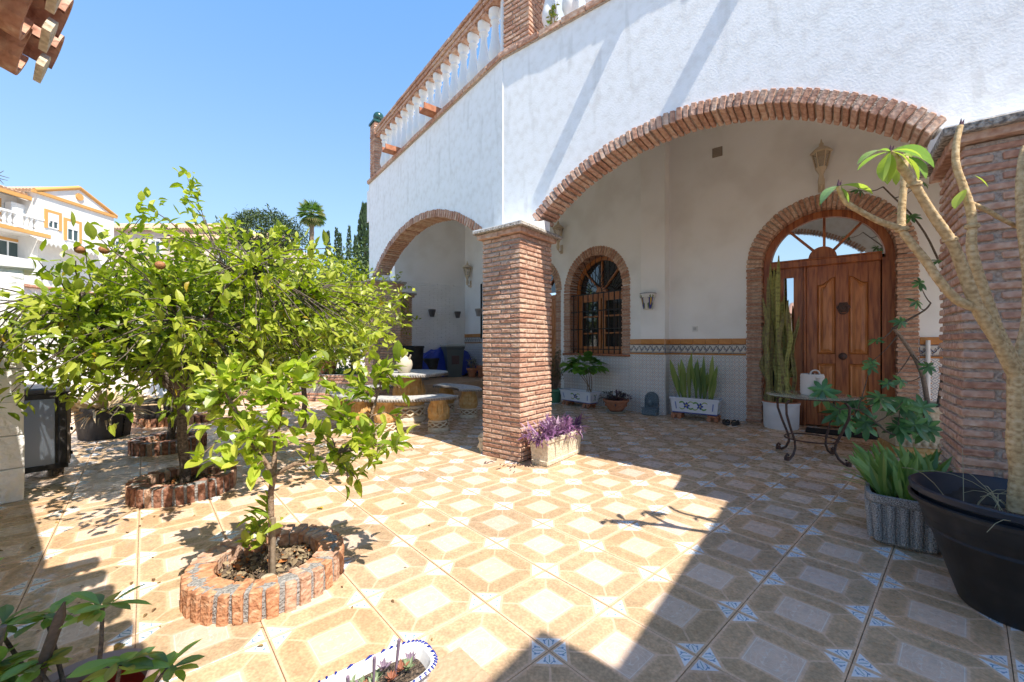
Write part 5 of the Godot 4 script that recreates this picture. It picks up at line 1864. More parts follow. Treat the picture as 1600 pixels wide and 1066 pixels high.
func near_things() -> void:
	R.seed = 91
	plumeria()
	schefflera()
	# textured concrete trough with strap leaves
	var tp := Vector3(2.44, 0, -2.56)
	var ct := thing("speckled_concrete_trough", "speckled grey concrete trough with fluted sides beside the right pillar", "planter", tp, deg_to_rad(-41))
	var cm := nmat(ramp_tex(150, 0.16, [lin(0.07, 0.065, 0.06), lin(0.34, 0.32, 0.3), lin(0.62, 0.6, 0.57)], 256, 2), 3.0, 0.95, grey_tex(151, 0.16, 256, 2), 0.9)
	var m := MB.new()
	var sec := func(y: float, k: float) -> PackedVector2Array:
		var p := PackedVector2Array()
		var a := 0.165 * k
		var b := 0.26 * k
		for i in 40:
			var t := TAU * i / 40
			var cx := signf(cos(t)) * pow(absf(cos(t)), 0.28) * a
			var cz := signf(sin(t)) * pow(absf(sin(t)), 0.28) * b
			p.push_back(Vector2(cx, cz))
		return p
	var lv := [[0.0, 0.8], [0.015, 0.86], [0.08, 0.9], [0.24, 0.97], [0.26, 1.03], [0.3, 1.05], [0.3, 0.93], [0.25, 0.9]]
	for i in lv.size() - 1:
		var p: PackedVector2Array = sec.call(lv[i][0], lv[i][1])
		var q: PackedVector2Array = sec.call(lv[i + 1][0], lv[i + 1][1])
		for k in 40:
			var j := (k + 1) % 40
			m.quad(Vector3(p[j].x, lv[i][0], p[j].y), Vector3(p[k].x, lv[i][0], p[k].y), Vector3(q[k].x, lv[i + 1][0], q[k].y), Vector3(q[j].x, lv[i + 1][0], q[j].y))
	part("trough", m, cm, ct)
	for s in [-1, 1]:
		for i in 5:
			var fl := MB.new()
			fl.tube([Vector3((i - 2) * 0.057, 0.03, s * 0.228), Vector3((i - 2) * 0.06, 0.25, s * 0.248)], [0.021, 0.023], 8)
			part("flute", fl, cm, ct)
		for i in 7:
			var fl := MB.new()
			fl.tube([Vector3(s * 0.143, 0.03, (i - 3) * 0.062), Vector3(s * 0.157, 0.25, (i - 3) * 0.066)], [0.021, 0.023], 8)
			part("flute", fl, cm, ct)
	var so := MB.new()
	so.box(Vector3(-0.14, 0.2, -0.23), Vector3(0.14, 0.255, 0.23))
	part("soil", so, M.soil, ct)
	var sl := thing("strap_leaved_plant", "lush plant with broad green strap leaves in the speckled concrete trough", "plant", tp + Vector3(0, 0.25, 0), deg_to_rad(-41))
	var gm := [leafy(lin(0.085, 0.19, 0.04)), leafy(lin(0.14, 0.26, 0.06)), leafy(lin(0.2, 0.31, 0.08)), leafy(lin(0.06, 0.13, 0.03))]
	for i in 115:
		var p := Vector3(R.randf_range(-0.12, 0.12), 0, R.randf_range(-0.22, 0.2))
		var d := Vector3(p.x * 3.0 + R.randf_range(-0.5, 0.35), 1.0, p.z * 1.2 + R.randf_range(-0.3, 0.4))
		part("leaf", leaf_mesh(R.randf_range(0.1, 0.19), 0.45, R.randf_range(-0.1, 1.2), 5, 0.3), gm[i % 4], sl, Transform3D(leaf_basis(d, Vector3(p.x + 0.01, 0.3, p.z + 0.4), R.randf_range(-0.4, 0.4), R.randf_range(0.16, 0.34)), p))
	for i in 9:
		var d := Vector3(R.randf_range(-1, -0.2), R.randf_range(0.3, 0.8), R.randf_range(-0.4, 0.5))
		part("leaf", leaf_mesh(0.07, 0.3, 0.5, 5), leafy(lin(0.3, 0.28, 0.13)), sl, Transform3D(leaf_basis(d, Vector3.UP, 0, 0.32), Vector3(-0.08, 0, 0)))
	# foreground left: red pot with leafy plant
	var rp := thing("red_pot", "red plastic pot with a pale rim at the bottom left", "pot", Vector3(-1.03, 0.0, -0.98))
	var rb := MB.new()
	rb.lathe([Vector2(0, 0), Vector2(0.085, 0), Vector2(0.125, 0.33), Vector2(0.118, 0.33), Vector2(0.108, 0.26), Vector2(0, 0.26)], 28)
	part("pot", rb, mat(lin(0.36, 0.03, 0.015), 0.5), rp)
	var rr := MB.new()
	rr.lathe([Vector2(0.124, 0.33), Vector2(0.142, 0.325), Vector2(0.146, 0.36), Vector2(0.138, 0.37), Vector2(0.118, 0.36), Vector2(0.116, 0.33)], 28)
	part("rim", rr, mat(lin(0.34, 0.24, 0.2), 0.6), rp)
	var pl := thing("oval_leaved_plant", "plant with whorls of oval green and yellowing leaves in the red pot", "plant", Vector3(-1.03, 0.27, -0.98))
	var pm := [leafy(lin(0.15, 0.29, 0.06)), leafy(lin(0.24, 0.36, 0.07)), leafy(lin(0.25, 0.2, 0.03)), leafy(lin(0.05, 0.1, 0.03))]
	var tips := [Vector3(-0.28, 0.2, 0.02), Vector3(-0.3, 0.1, 0.06), Vector3(-0.18, 0.08, 0.13), Vector3(-0.12, 0.26, -0.03), Vector3(0.05, 0.3, 0.0), Vector3(0.14, 0.2, 0.05), Vector3(0.22, 0.17, 0.02), Vector3(-0.05, 0.2, 0.05), Vector3(-0.14, 0.2, 0.06), Vector3(-0.2, 0.25, 0.0), Vector3(-0.1, 0.12, 0.12), Vector3(-0.24, 0.14, 0.1)]
	for t in tips:
		var sm := MB.new()
		sm.tube(curve_pts(Vector3(t.x * 0.2, 0, 0), t, Vector3(0.02, 0, 0.01), 4), taper(0.006, 0.004, 4), 5)
		part("stem", sm, M.bark, pl)
		var n := 11 + R.randi() % 4
		for i in n:
			var a := TAU * i / n + R.randf_range(-0.2, 0.2)
			var d := Vector3(cos(a), R.randf_range(-0.25, 0.5), sin(a))
			part("leaf", leaf_mesh(0.42, 0.2, 0.35, 5, 0.5), pm[R.randi() % 4], pl, Transform3D(leaf_basis(d, Vector3.UP, R.randf_range(-0.4, 0.4), R.randf_range(0.045, 0.085)), t + rv() * 0.012))
	var br := thing("leafy_branch", "grey knotted branch with bright green leaves at the bottom left edge", "plant", Vector3(-1.2, 0.0, -0.93))
	var bm := MB.new()
	bm.tube([Vector3(0.03, 0, 0.05), Vector3(0.03, 0.36, 0.02), Vector3(0.02, 0.5, 0.0), Vector3(-0.06, 0.57, -0.02), Vector3(-0.14, 0.66, -0.02)], [0.017, 0.016, 0.015, 0.013, 0.012], 8)
	bm.tube([Vector3(0.02, 0.5, 0.0), Vector3(0.045, 0.56, 0.0)], [0.013, 0.006], 6)
	part("branch", bm, nmat(ramp_tex(152, 0.03, [lin(0.14, 0.12, 0.1), lin(0.28, 0.25, 0.22)]), 8.0, 0.9), br)
	for q in [[Vector3(-0.08, 0.65, 0.02), 9], [Vector3(0.07, 0.47, 0.04), 8], [Vector3(-0.02, 0.4, 0.08), 10], [Vector3(0.0, 0.31, 0.1), 10], [Vector3(-0.12, 0.45, 0.08), 9], [Vector3(0.12, 0.36, 0.08), 8]]:
		for i in int(q[1]) * 2:
			var d := rv() + Vector3(0, 0.4, 0.2)
			part("leaf", leaf_mesh(0.4, 0.3, 0.4, 4), pm[i % 2], br, Transform3D(leaf_basis(d, Vector3.UP, R.randf_range(-0.5, 0.5), R.randf_range(0.045, 0.08)), q[0] + rv() * 0.045))
	var bpot := MB.new()
	bpot.lathe([Vector2(0, 0), Vector2(0.1, 0), Vector2(0.13, 0.2), Vector2(0.12, 0.2), Vector2(0, 0.17)], 20)
	part("pot", bpot, M.terracotta, br, at(Vector3(0.03, 0, 0.05)))
	var sk := thing("wooden_stake", "grey broken wooden stake leaning at the bottom left", "stake", Vector3(-1.14, 0.0, -0.92))
	var km := MB.new()
	km.tube([Vector3(0, 0.17, 0.03), Vector3(0.075, 0.56, -0.045), Vector3(0.08, 0.59, -0.05)], [0.012, 0.011, 0.002], 6)
	part("stake", km, nmat(ramp_tex(153, 0.03, [lin(0.09, 0.07, 0.055), lin(0.17, 0.13, 0.1)]), 8.0, 0.9), sk)
	# blue and white planter at the bottom centre
	var op := thing("oval_blue_white_planter", "white oval ceramic planter with a blue rope-painted rim at the bottom centre", "planter", Vector3(-0.44, 0.0, -1.27), deg_to_rad(38))
	var om := MB.new()
	var ov := func(y: float, k: float, e: float) -> Array:
		var r := []
		for i in 48:
			var t := TAU * i / 48
			r.append(Vector3(signf(cos(t)) * pow(absf(cos(t)), 0.6) * (0.2 * k + e), y, signf(sin(t)) * pow(absf(sin(t)), 0.6) * (0.085 * k + e)))
		return r
	var ol := [[0.0, 0.75, 0.0], [0.12, 0.95, 0.0], [0.145, 0.97, 0.0], [0.155, 1.0, 0.012], [0.16, 1.0, 0.008], [0.155, 0.96, 0.0], [0.1, 0.85, 0.0]]
	for i in ol.size() - 1:
		var a: Array = ov.call(ol[i][0], ol[i][1], ol[i][2])
		var c: Array = ov.call(ol[i + 1][0], ol[i + 1][1], ol[i + 1][2])
		for k in 48:
			var j := (k + 1) % 48
			om.quad(a[j], a[k], c[k], c[j])
	part("planter", om, M.white_glaze, op)
	var rim: Array = ov.call(0.16, 1.0, 0.008)
	var bl := mat(lin(0.015, 0.03, 0.26), 0.25)
	for k in 48:
		var a: Vector3 = rim[k]
		var c: Vector3 = rim[(k + 1) % 48]
		if a.distance_to(c) < 0.004: continue
		var dd := MB.new()
		var mid := (a + c) * 0.5
		var out := Vector3(mid.x, 0, mid.z).normalized() * 0.006
		dd.tube([mid - out * 0.9 - (c - a) * 0.25 + Vector3(0, -0.001, 0), mid + Vector3(0, 0.001, 0), mid + out * 1.1 + (c - a) * 0.3 + Vector3(0, -0.006, 0)], [0.002, 0.0048, 0.002], 5)
		part("painted_dash", dd, bl, op)
	var os := MB.new()
	var sr: Array = ov.call(0.12, 0.9, 0.0)
	for k in 48:
		os.tri(Vector3(0, 0.125, 0), sr[(k + 1) % 48], sr[k])
	part("soil", os, M.soil, op)
	var su := thing("succulents", "grey-green and reddish succulents in the oval blue and white planter", "succulent", Vector3(-0.44, 0.12, -1.27), deg_to_rad(38))
	var um := [leafy(lin(0.2, 0.26, 0.14), Color(0.2, 0.25, 0.1)), leafy(lin(0.3, 0.12, 0.07), Color(0.3, 0.15, 0.1)), leafy(lin(0.27, 0.33, 0.2), Color(0.2, 0.25, 0.1)), leafy(lin(0.22, 0.16, 0.22), Color(0.2, 0.15, 0.2))]
	for r in 16:
		var p := Vector3(R.randf_range(-0.15, 0.15), R.randf_range(0.0, 0.03), R.randf_range(-0.05, 0.05))
		for i in 11:
			var d := Vector3(cos(i * 2.4), 0.3 + i * 0.08, sin(i * 2.4))
			part("leaf", leaf_mesh(0.32, 0.5, -0.4, 3, 0.4), um[r % 4], su, Transform3D(leaf_basis(d, Vector3.UP, 0, R.randf_range(0.02, 0.038)), p))
	for i in 3:
		var ht := MB.new()
		ht.tube([Vector3(-0.06 + i * 0.07, 0, 0), Vector3(-0.07 + i * 0.08, 0.09 + 0.02 * i, 0.01)], [0.003, 0.006], 5)
		part("flower_stalk", ht, um[3], su)
	# small dry bits on the tiles
	var bx := []
	var bc := []
	for i in 130:
		var c: Vector3 = [Vector3(-1.24, 0, -2.09), Vector3(-2.67, 0, -3.34), Vector3(-2.3, 0, -2.2), Vector3(-1.9, 0, -4.5)][R.randi() % 4]
		var a := R.randf() * TAU
		var q := R.randf_range(0.4, 1.1)
		bx.append(Transform3D(leaf_basis(Vector3(cos(a * 3.0), 0.1, sin(a * 3.0)), Vector3.UP, R.randf_range(-0.5, 0.5), R.randf_range(0.012, 0.035)), c + Vector3(cos(a) * q, 0.005, sin(a) * q)))
		bc.append(Color(0.12, 0.065, 0.03).lerp(Color(0.4, 0.28, 0.1), R.randf()))
	tag(multi("dry_leaf_bits", leaf_mesh(0.5, 0.4, 0.6, 3), leafy(Color.WHITE, Color(0.1, 0.08, 0.04), 0.9, true), bx, bc, self), "tiny dry leaf bits scattered on the tiles round the trees", "litter", "", "stuff")
	# fallen leaves on the tiles
	for q in [[Vector3(-1.4, 0.006, -2.98), "yellow fallen leaf on the sunny tiles behind the young tree", Color(0.6, 0.36, 0.02)], [Vector3(-1.55, 0.006, -1.62), "curled brown leaf on the shaded tiles at the left", Color(0.1, 0.045, 0.02)], [Vector3(-2.25, 0.006, -1.78), "small brown leaf near the left edge of the shaded tiles", Color(0.09, 0.04, 0.02)]]:
		var fl := thing("fallen_leaf", q[1], "leaf", q[0], R.randf() * TAU)
		part("leaf", leaf_mesh(0.5, 0.5, 0.7, 4), leafy(Color(q[2]).linear_to_srgb()), fl, Transform3D(leaf_basis(Vector3(1, 0.1, 0), Vector3.UP, 0.2, 0.06), Vector3(-0.03, 0.004, 0)))

func plumeria() -> void:
	var trunk := [Vector3(2.284, 0.443, -1.850), Vector3(2.292, 0.631, -1.850), Vector3(2.278, 0.749, -1.850), Vector3(2.281, 0.911, -1.850), Vector3(2.281, 1.090, -1.850)]
	var limb_a := [Vector3(2.281, 1.050, -1.850), Vector3(2.190, 1.209, -1.844), Vector3(2.089, 1.367, -1.839), Vector3(2.022, 1.524, -1.833), Vector3(1.983, 1.611, -1.828), Vector3(1.950, 1.664, -1.822), Vector3(1.858, 1.788, -1.817), Vector3(1.779, 1.906, -1.811), Vector3(1.721, 1.977, -1.806), Vector3(1.663, 2.047, -1.800)]
	var limb_b := [Vector3(2.090, 1.361, -1.840), Vector3(2.009, 1.402, -1.850), Vector3(1.936, 1.496, -1.860), Vector3(1.885, 1.587, -1.870), Vector3(1.827, 1.671, -1.880), Vector3(1.801, 1.729, -1.890), Vector3(1.808, 1.815, -1.900), Vector3(1.826, 1.924, -1.910), Vector3(1.839, 2.010, -1.920), Vector3(1.854, 2.087, -1.930)]
	var limb_c := [Vector3(1.795, 1.735, -1.890), Vector3(1.699, 1.762, -1.884), Vector3(1.611, 1.802, -1.878), Vector3(1.530, 1.848, -1.872), Vector3(1.495, 1.900, -1.866), Vector3(1.482, 1.918, -1.860)]
	var limb_d := [Vector3(2.293, 1.090, -1.860), Vector3(2.209, 1.282, -1.870), Vector3(2.156, 1.473, -1.880), Vector3(2.123, 1.632, -1.890), Vector3(2.135, 1.746, -1.900), Vector3(2.139, 1.827, -1.910), Vector3(2.118, 1.935, -1.920), Vector3(2.094, 2.044, -1.930), Vector3(2.105, 2.149, -1.940), Vector3(2.137, 2.245, -1.950)]
	var limb_e := [Vector3(2.150, 1.860, -1.920), Vector3(2.238, 1.834, -1.933), Vector3(2.327, 1.796, -1.947), Vector3(2.429, 1.757, -1.960)]
	var limb_f := [Vector3(2.293, 1.090, -1.860), Vector3(2.366, 1.312, -1.878), Vector3(2.389, 1.550, -1.897), Vector3(2.385, 1.751, -1.915), Vector3(2.399, 1.967, -1.933), Vector3(2.433, 2.081, -1.952), Vector3(2.472, 2.154, -1.970)]
	var P := Vector3(2.27, 0, -1.83)
	var po := thing("big_black_pot", "big black plastic pot holding a second black pot at the lower right", "pot", P)
	var pm := MB.new()
	pm.lathe([Vector2(0, 0), Vector2(0.18, 0), Vector2(0.19, 0.012), Vector2(0.29, 0.33), Vector2(0.302, 0.335), Vector2(0.335, 0.45), Vector2(0.358, 0.452), Vector2(0.362, 0.47), Vector2(0.35, 0.475), Vector2(0.31, 0.38)], 56)
	part("outer_pot", pm, M.black_plastic, po)
	var im := MB.new()
	im.lathe([Vector2(0.305, 0.3), Vector2(0.338, 0.465), Vector2(0.365, 0.475), Vector2(0.37, 0.5), Vector2(0.36, 0.507), Vector2(0.345, 0.5), Vector2(0.31, 0.34), Vector2(0, 0.34)], 56)
	part("inner_pot", im, M.inner_pot, po, Transform3D(Basis(Vector3(0, 0, 1), deg_to_rad(-1.5)), Vector3(0.0, 0.012, 0)))
	var so := MB.new()
	so.lathe([Vector2(0.315, 0.375), Vector2(0.2, 0.39), Vector2(0, 0.4)], 32)
	part("soil", so, M.soil, po)
	var wd := MB.new()
	for i in 16:
		var a := R.randf() * TAU
		var b := Vector3(cos(a), 0, sin(a)) * R.randf() * 0.3 + Vector3(0, 0.4, 0)
		wd.tube(curve_pts(b, b + Vector3(R.randf_range(-0.35, 0.15), R.randf_range(0.05, 0.28), R.randf_range(-0.2, 0.2)), Vector3(0, 0.06, 0), 5), taper(0.0022, 0.001, 5), 4)
	var wt := part("dry_grass", wd, mat(lin(0.36, 0.33, 0.2), 0.8), self, at(P))
	tag(wt, "thin dry grass stalks sprouting from the big black pot", "grass", "", "stuff")
	var o := thing("frangipani_tree", "bare-limbed frangipani with a few leaves at its tips, growing from the big black pot", "tree", Vector3(2.284, 0.4, -1.85))
	var off := Vector3(2.284, 0.4, -1.85)
	var pk := nmat(ramp_tex(160, 0.03, [lin(0.3, 0.19, 0.085), lin(0.54, 0.38, 0.19), lin(0.66, 0.52, 0.32)], 256, 5), 5.0, 0.8, grey_tex(161, 0.05), 0.25)
	var defs := [[trunk, 0.034, 0.03], [limb_a, 0.027, 0.015], [limb_b, 0.019, 0.0125], [limb_c, 0.0135, 0.011], [limb_d, 0.025, 0.012], [limb_e, 0.011, 0.009], [limb_f, 0.023, 0.014]]
	for k in defs.size():
		var src: Array = defs[k][0]
		var cv := Curve3D.new()
		for i in src.size():
			var t: Vector3 = (src[mini(i + 1, src.size() - 1)] - src[maxi(i - 1, 0)]) * 0.16
			cv.add_point(src[i] - off, -t, t)
		var L := cv.get_baked_length()
		var n := int(L / 0.012)
		var pts := []
		var rd := []
		for i in n + 1:
			pts.append(cv.sample_baked(L * i / n, true))
			var r: float = lerpf(defs[k][1], defs[k][2], float(i) / n)
			rd.append(r * (1.0 + (0.035 if i % 2 == 0 else -0.02) + 0.025 * sin(i * 0.31)))
		rd[n] = rd[n] * 0.45
		var m := MB.new()
		m.tube(pts, rd, 12)
		part("trunk" if k == 0 else "limb", m, pk, o)
		if k in [1, 2, 3, 4]:
			var tip: Vector3 = pts[n]
			var bud := MB.new()
			bud.tube([tip, tip + Vector3(0.002, 0.03, 0)], [0.007, 0.001], 5)
			bud.tube([tip + Vector3(0.006, 0, 0), tip + Vector3(0.012, 0.024, 0.004)], [0.006, 0.001], 5)
			part("bud", bud, mat(lin(0.08, 0.03, 0.06), 0.6), o)
	for kn in [limb_a[5], limb_b[5], limb_d[4], limb_a[7]]:
		var m := MB.new()
		m.x = at(kn - off)
		m.lathe([Vector2(0, -0.012), Vector2(0.024, -0.008), Vector2(0.026, 0.004), Vector2(0.02, 0.012), Vector2(0, 0.014)], 12, func(t, i): return 1.0 + 0.1 * sin(t * 5.0 + i))
		part("scar", m, pk, o)
	var lms := [leafy(lin(0.16, 0.25, 0.05), Color(0.6, 0.75, 0.3), 0.3), leafy(lin(0.3, 0.38, 0.05), Color(0.7, 0.8, 0.3), 0.35), leafy(lin(0.13, 0.22, 0.08), Color(0.5, 0.65, 0.3), 0.28)]
	var a := Vector3(limb_a[9]) - off
	var b := Vector3(limb_b[9]) - off
	var c := Vector3(limb_c[5]) - off
	var d := Vector3(limb_d[5]) - off
	var lv := [[a, Vector3(-1, 0.25, 0.2), 0.16, 1.3, 0], [a, Vector3(-0.6, -0.75, 0.2), 0.15, 0.7, 1], [a, Vector3(-0.25, -1, 0.15), 0.15, 0.3, 1], [a, Vector3(1, 0.4, 0.15), 0.165, 1.7, 2], [a, Vector3(0.8, 0.1, 0.6), 0.12, 1.2, 1], [a, Vector3(0.4, -0.4, 0.5), 0.12, 0.8, 1], [a, Vector3(-0.3, 0.2, -0.8), 0.14, 0.9, 0],
		[b, Vector3(1, 0.3, 0.3), 0.13, 1.7, 2], [b, Vector3(-0.5, 0.2, 0.6), 0.1, 1.4, 1], [b, Vector3(1, -0.4, 0.1), 0.15, 0.9, 2], [b, Vector3(0.5, -0.9, 0.3), 0.14, 0.5, 1], [b, Vector3(0.1, -0.6, -0.6), 0.13, 0.7, 1],
		[c, Vector3(-0.8, -0.15, 0.3), 0.13, 1.2, 2], [c, Vector3(1, 0.15, 0.2), 0.15, 0.9, 1], [c, Vector3(0.45, -0.6, 0.2), 0.09, 0.5, 0], [c, Vector3(-0.4, -0.3, -0.6), 0.1, 0.8, 0],
		[d + Vector3(-0.02, 0.1, 0.0), Vector3(-0.75, -0.7, 0.2), 0.13, 0.4, 1], [d + Vector3(0.02, 0.16, 0.0), Vector3(0.3, -0.6, 0.4), 0.08, 0.3, 1]]
	for q in lv:
		part("leaf", leaf_mesh(0.36, 0.25, q[3], 7, 0.4), lms[q[4]], o, Transform3D(leaf_basis(q[1], Vector3.UP, R.randf_range(-0.3, 0.3), q[2]), q[0]))

func schefflera() -> void:
	var stem_a := [Vector3(4.448, 0.555, -4.300), Vector3(4.286, 0.873, -4.275), Vector3(4.150, 1.107, -4.250), Vector3(3.987, 1.308, -4.225), Vector3(3.911, 1.364, -4.200)]
	var stem_b := [Vector3(3.911, 1.364, -4.200), Vector3(4.088, 1.462, -4.200), Vector3(4.239, 1.554, -4.200), Vector3(4.295, 1.623, -4.200)]
	var stem_c := [Vector3(4.608, 0.534, -4.350), Vector3(4.607, 1.254, -4.336), Vector3(4.578, 1.875, -4.321), Vector3(4.482, 2.090, -4.307), Vector3(4.344, 2.340, -4.293), Vector3(4.172, 2.557, -4.279), Vector3(3.984, 2.722, -4.264), Vector3(3.852, 2.834, -4.250)]
	var stem_d := [Vector3(4.316, 0.390, -4.250), Vector3(3.938, 0.268, -4.200), Vector3(3.690, 0.409, -4.150), Vector3(3.459, 0.547, -4.100), Vector3(3.246, 0.555, -4.050)]
	var whorls := [Vector3(3.174, 0.704, -4.120), Vector3(3.302, 0.505, -4.120), Vector3(3.483, 0.582, -4.120), Vector3(3.663, 0.640, -4.120), Vector3(3.647, 0.370, -4.120), Vector3(3.451, 0.382, -4.120), Vector3(4.023, 0.550, -4.120), Vector3(4.236, 0.521, -4.120), Vector3(3.978, 0.325, -4.120), Vector3(4.101, 0.357, -4.120), Vector3(4.249, 0.325, -4.120), Vector3(3.738, 1.245, -4.120), Vector3(3.721, 1.020, -4.120), Vector3(3.557, 0.975, -4.120), Vector3(3.978, 0.823, -4.120), Vector3(3.874, 0.794, -4.120), Vector3(3.949, 0.659, -4.120), Vector3(3.888, 1.425, -4.120), Vector3(3.579, 2.790, -4.120), Vector3(4.123, 2.835, -4.120), Vector3(4.049, 2.552, -4.120), Vector3(4.131, 2.520, -4.120), Vector3(4.214, 2.024, -4.120), Vector3(4.197, 1.831, -4.120), Vector3(4.159, 1.638, -4.120), Vector3(4.171, 0.975, -4.120)]
	var p := Vector3(4.42, 0, -4.5)
	var st := thing("ochre_plant_stand", "low ochre block under the cream square planter behind the right pillar", "stand", p, deg_to_rad(-25))
	var sm := MB.new()
	sm.cbox(Vector3(0.05, 0.055, 0.02), Vector3(0.6, 0.11, 0.5), 0.01, 0.004, R)
	part("block", sm, M.ochre, st)
	var cp := thing("cream_square_planter", "cream flared square planter with a scalloped foot, holding the umbrella plant", "planter", p + Vector3(0, 0.11, 0), deg_to_rad(-25))
	trough(cp, M.cream_stone, 0.46, 0.46, 0.44, 0.08, 0.0, 0.03)
	for i in 7:
		var m := MB.new()
		m.x = at(Vector3(-0.19 + i * 0.064, 0.04, 0.235))
		m.lathe([Vector2(0, -0.03), Vector2(0.026, -0.015), Vector2(0.03, 0.01), Vector2(0.015, 0.035), Vector2(0, 0.04)], 8)
		part("scallop", m, M.cream_stone, cp)
	var base := Vector3(4.42, 0.48, -4.36)
	var o := thing("umbrella_plant", "tall straggly umbrella plant with dark green whorled leaves in the cream square planter", "plant", base)
	for q in [[stem_a, 0.024, 0.016], [stem_b, 0.014, 0.007], [stem_c, 0.015, 0.007], [stem_d, 0.011, 0.006]]:
		var pts := []
		for v in q[0]:
			pts.append(v - base)
		pts[0] = pts[0] if q[0] == stem_b else Vector3(pts[0].x * 0.5, -0.06, pts[0].z * 0.3)
		var cv := Curve3D.new()
		for i in pts.size():
			var t: Vector3 = (pts[mini(i + 1, pts.size() - 1)] - pts[maxi(i - 1, 0)]) * 0.16
			cv.add_point(pts[i], -t, t)
		var sp := []
		for i in 25:
			sp.append(cv.sample_baked(cv.get_baked_length() * i / 24.0, true))
		var m := MB.new()
		m.tube(sp, taper(q[1], q[2], 24), 7)
		part("stem", m, M.bark if q[1] < 0.02 else nmat(ramp_tex(162, 0.03, [lin(0.14, 0.11, 0.09), lin(0.3, 0.25, 0.21)]), 5.0, 0.9), o)
	var lms := [leafy(lin(0.07, 0.2, 0.075), Color(0.15, 0.3, 0.1), 0.35), leafy(lin(0.11, 0.27, 0.08), Color(0.2, 0.35, 0.1), 0.35), leafy(lin(0.055, 0.15, 0.06), Color(0.1, 0.25, 0.1), 0.35)]
	var lf := leaf_mesh(0.34, 0.15, 0.45, 5, 0.35)
	var all := []
	for st_ in [stem_a, stem_c, stem_d, stem_b]:
		for v in st_:
			all.append(v - base)
	for k in whorls.size():
		var w: Vector3 = whorls[k] - base + Vector3(0, 0, R.randf_range(-0.15, 0.08))
		var best := 1e9
		var from := Vector3.ZERO
		for v in all:
			if v.distance_to(w) < best:
				best = v.distance_to(w)
				from = v
		var tw := MB.new()
		tw.tube(curve_pts(from, w, Vector3(0, -0.03, 0), 4), taper(0.006, 0.003, 4), 5)
		part("stalk", tw, M.bark, o)
		var s := 0.16 if k < 11 else 0.085
		var n := 8
		var ax := (Vector3(-0.25, 0.75, 0.7) + rv() * 0.45).normalized()
		var ex := ax.cross(Vector3(0, 0, 1)).normalized()
		var ez := ax.cross(ex)
		for ring in (2 if k < 11 else 1):
			for i in n:
				var a := TAU * (i + 0.5 * ring) / n + R.randf_range(-0.15, 0.15)
				var d := ex * cos(a) + ez * sin(a) + ax * (R.randf_range(-0.35, 0.05) + 0.3 * ring)
				part("leaf", lf, lms[R.randi() % 3], o, Transform3D(leaf_basis(d, ax, R.randf_range(-0.25, 0.25), s * R.randf_range(0.8, 1.2) * (1.0 - 0.25 * ring)), w + Vector3(0, 0.03 * ring, 0)))

# ---------------------------------------------------------------- courtyard
func ring(label: String, pos: Vector3, r: float, h: float, dirty: float) -> void:
	var o := thing("brick_tree_ring", label, "planter", pos, 0.0, "brick rings round the orange trees")
	var n := int(TAU * (r - 0.01) / 0.066)
	var g := [ring_mats[0], ring_mats[1], ring_mats[3], ring_mats[4], ring_mats[0]] if dirty < 0.5 else [ring_mats[2], ring_mats[5], ring_mats[2], ring_mats[1]]
	for i in n:
		var a := TAU * i / n
		var d := Vector3(cos(a), 0, sin(a))
		var b := Basis(d.cross(Vector3.UP), Vector3.UP, -d).orthonormalized()
		var t := R.randf_range(0.042, 0.05)
		brick("brick", o, d * (r - 0.062) + Vector3(0, h * 0.5 + R.randf_range(-0.006, 0.004), 0), Vector3(t, h + 0.012, 0.125), b.rotated(d, R.randf_range(-0.04, 0.04)), g)
	var m := MB.new()
	m.lathe([Vector2(r - 0.012, -0.01), Vector2(r - 0.01, h * 0.6), Vector2(r - 0.016, h - 0.004), Vector2(r - 0.04, h + 0.004), Vector2(r - 0.1, h - 0.003), Vector2(r - 0.118, h - 0.012), Vector2(r - 0.12, 0.02)], 64, func(t, i): return 1.0 + 0.006 * sin(t * 31.0 + i) + 0.005 * sin(t * 57.0))
	part("mortar", m, M.grey_mortar, o)
	var s := MB.new()
	var N := 26
	var f := FastNoiseLite.new()
	f.seed = int(r * 1000 + pos.x * 77)
	f.frequency = 7.0
	var yy := func(x: float, z: float) -> float: return 0.055 + 0.03 * f.get_noise_2d(x, z) + 0.02 * f.get_noise_2d(x * 3.0, z * 3.0)
	var e := r - 0.11
	for i in N:
		for k in N:
			var x0 := lerpf(-e, e, float(i) / N)
			var x1 := lerpf(-e, e, float(i + 1) / N)
			var z0 := lerpf(-e, e, float(k) / N)
			var z1 := lerpf(-e, e, float(k + 1) / N)
			if Vector2(x0 + x1, z0 + z1).length() * 0.5 > e + 0.01: continue
			s.quad(Vector3(x0, yy.call(x0, z1), z1), Vector3(x1, yy.call(x1, z1), z1), Vector3(x1, yy.call(x1, z0), z0), Vector3(x0, yy.call(x0, z0), z0))
	part("soil", s, M.soil, o)
	# dry litter on the soil
	var xs := []
	var cs := []
	for i in 520:
		var a := R.randf() * TAU
		var q := sqrt(R.randf()) * e * 0.97
		var p := Vector3(cos(a) * q, 0, sin(a) * q)
		p.y = yy.call(p.x, p.z) + 0.006 + R.randf() * 0.012
		xs.append(Transform3D(leaf_basis(rv() * Vector3(1, 0.35, 1), Vector3.UP, R.randf_range(-1.2, 1.2), R.randf_range(0.018, 0.05)), p))
		var v := R.randf()
		cs.append(Color(0.36, 0.28, 0.17).lerp(Color(0.1, 0.06, 0.035), v) if R.randf() < 0.85 else Color(0.42, 0.15, 0.04))
	multi("leaf_litter", leaf_mesh(0.5, 0.4, 0.8, 3), leafy(Color.WHITE, Color(0.1, 0.08, 0.04), 0.9, true), xs, cs, o)

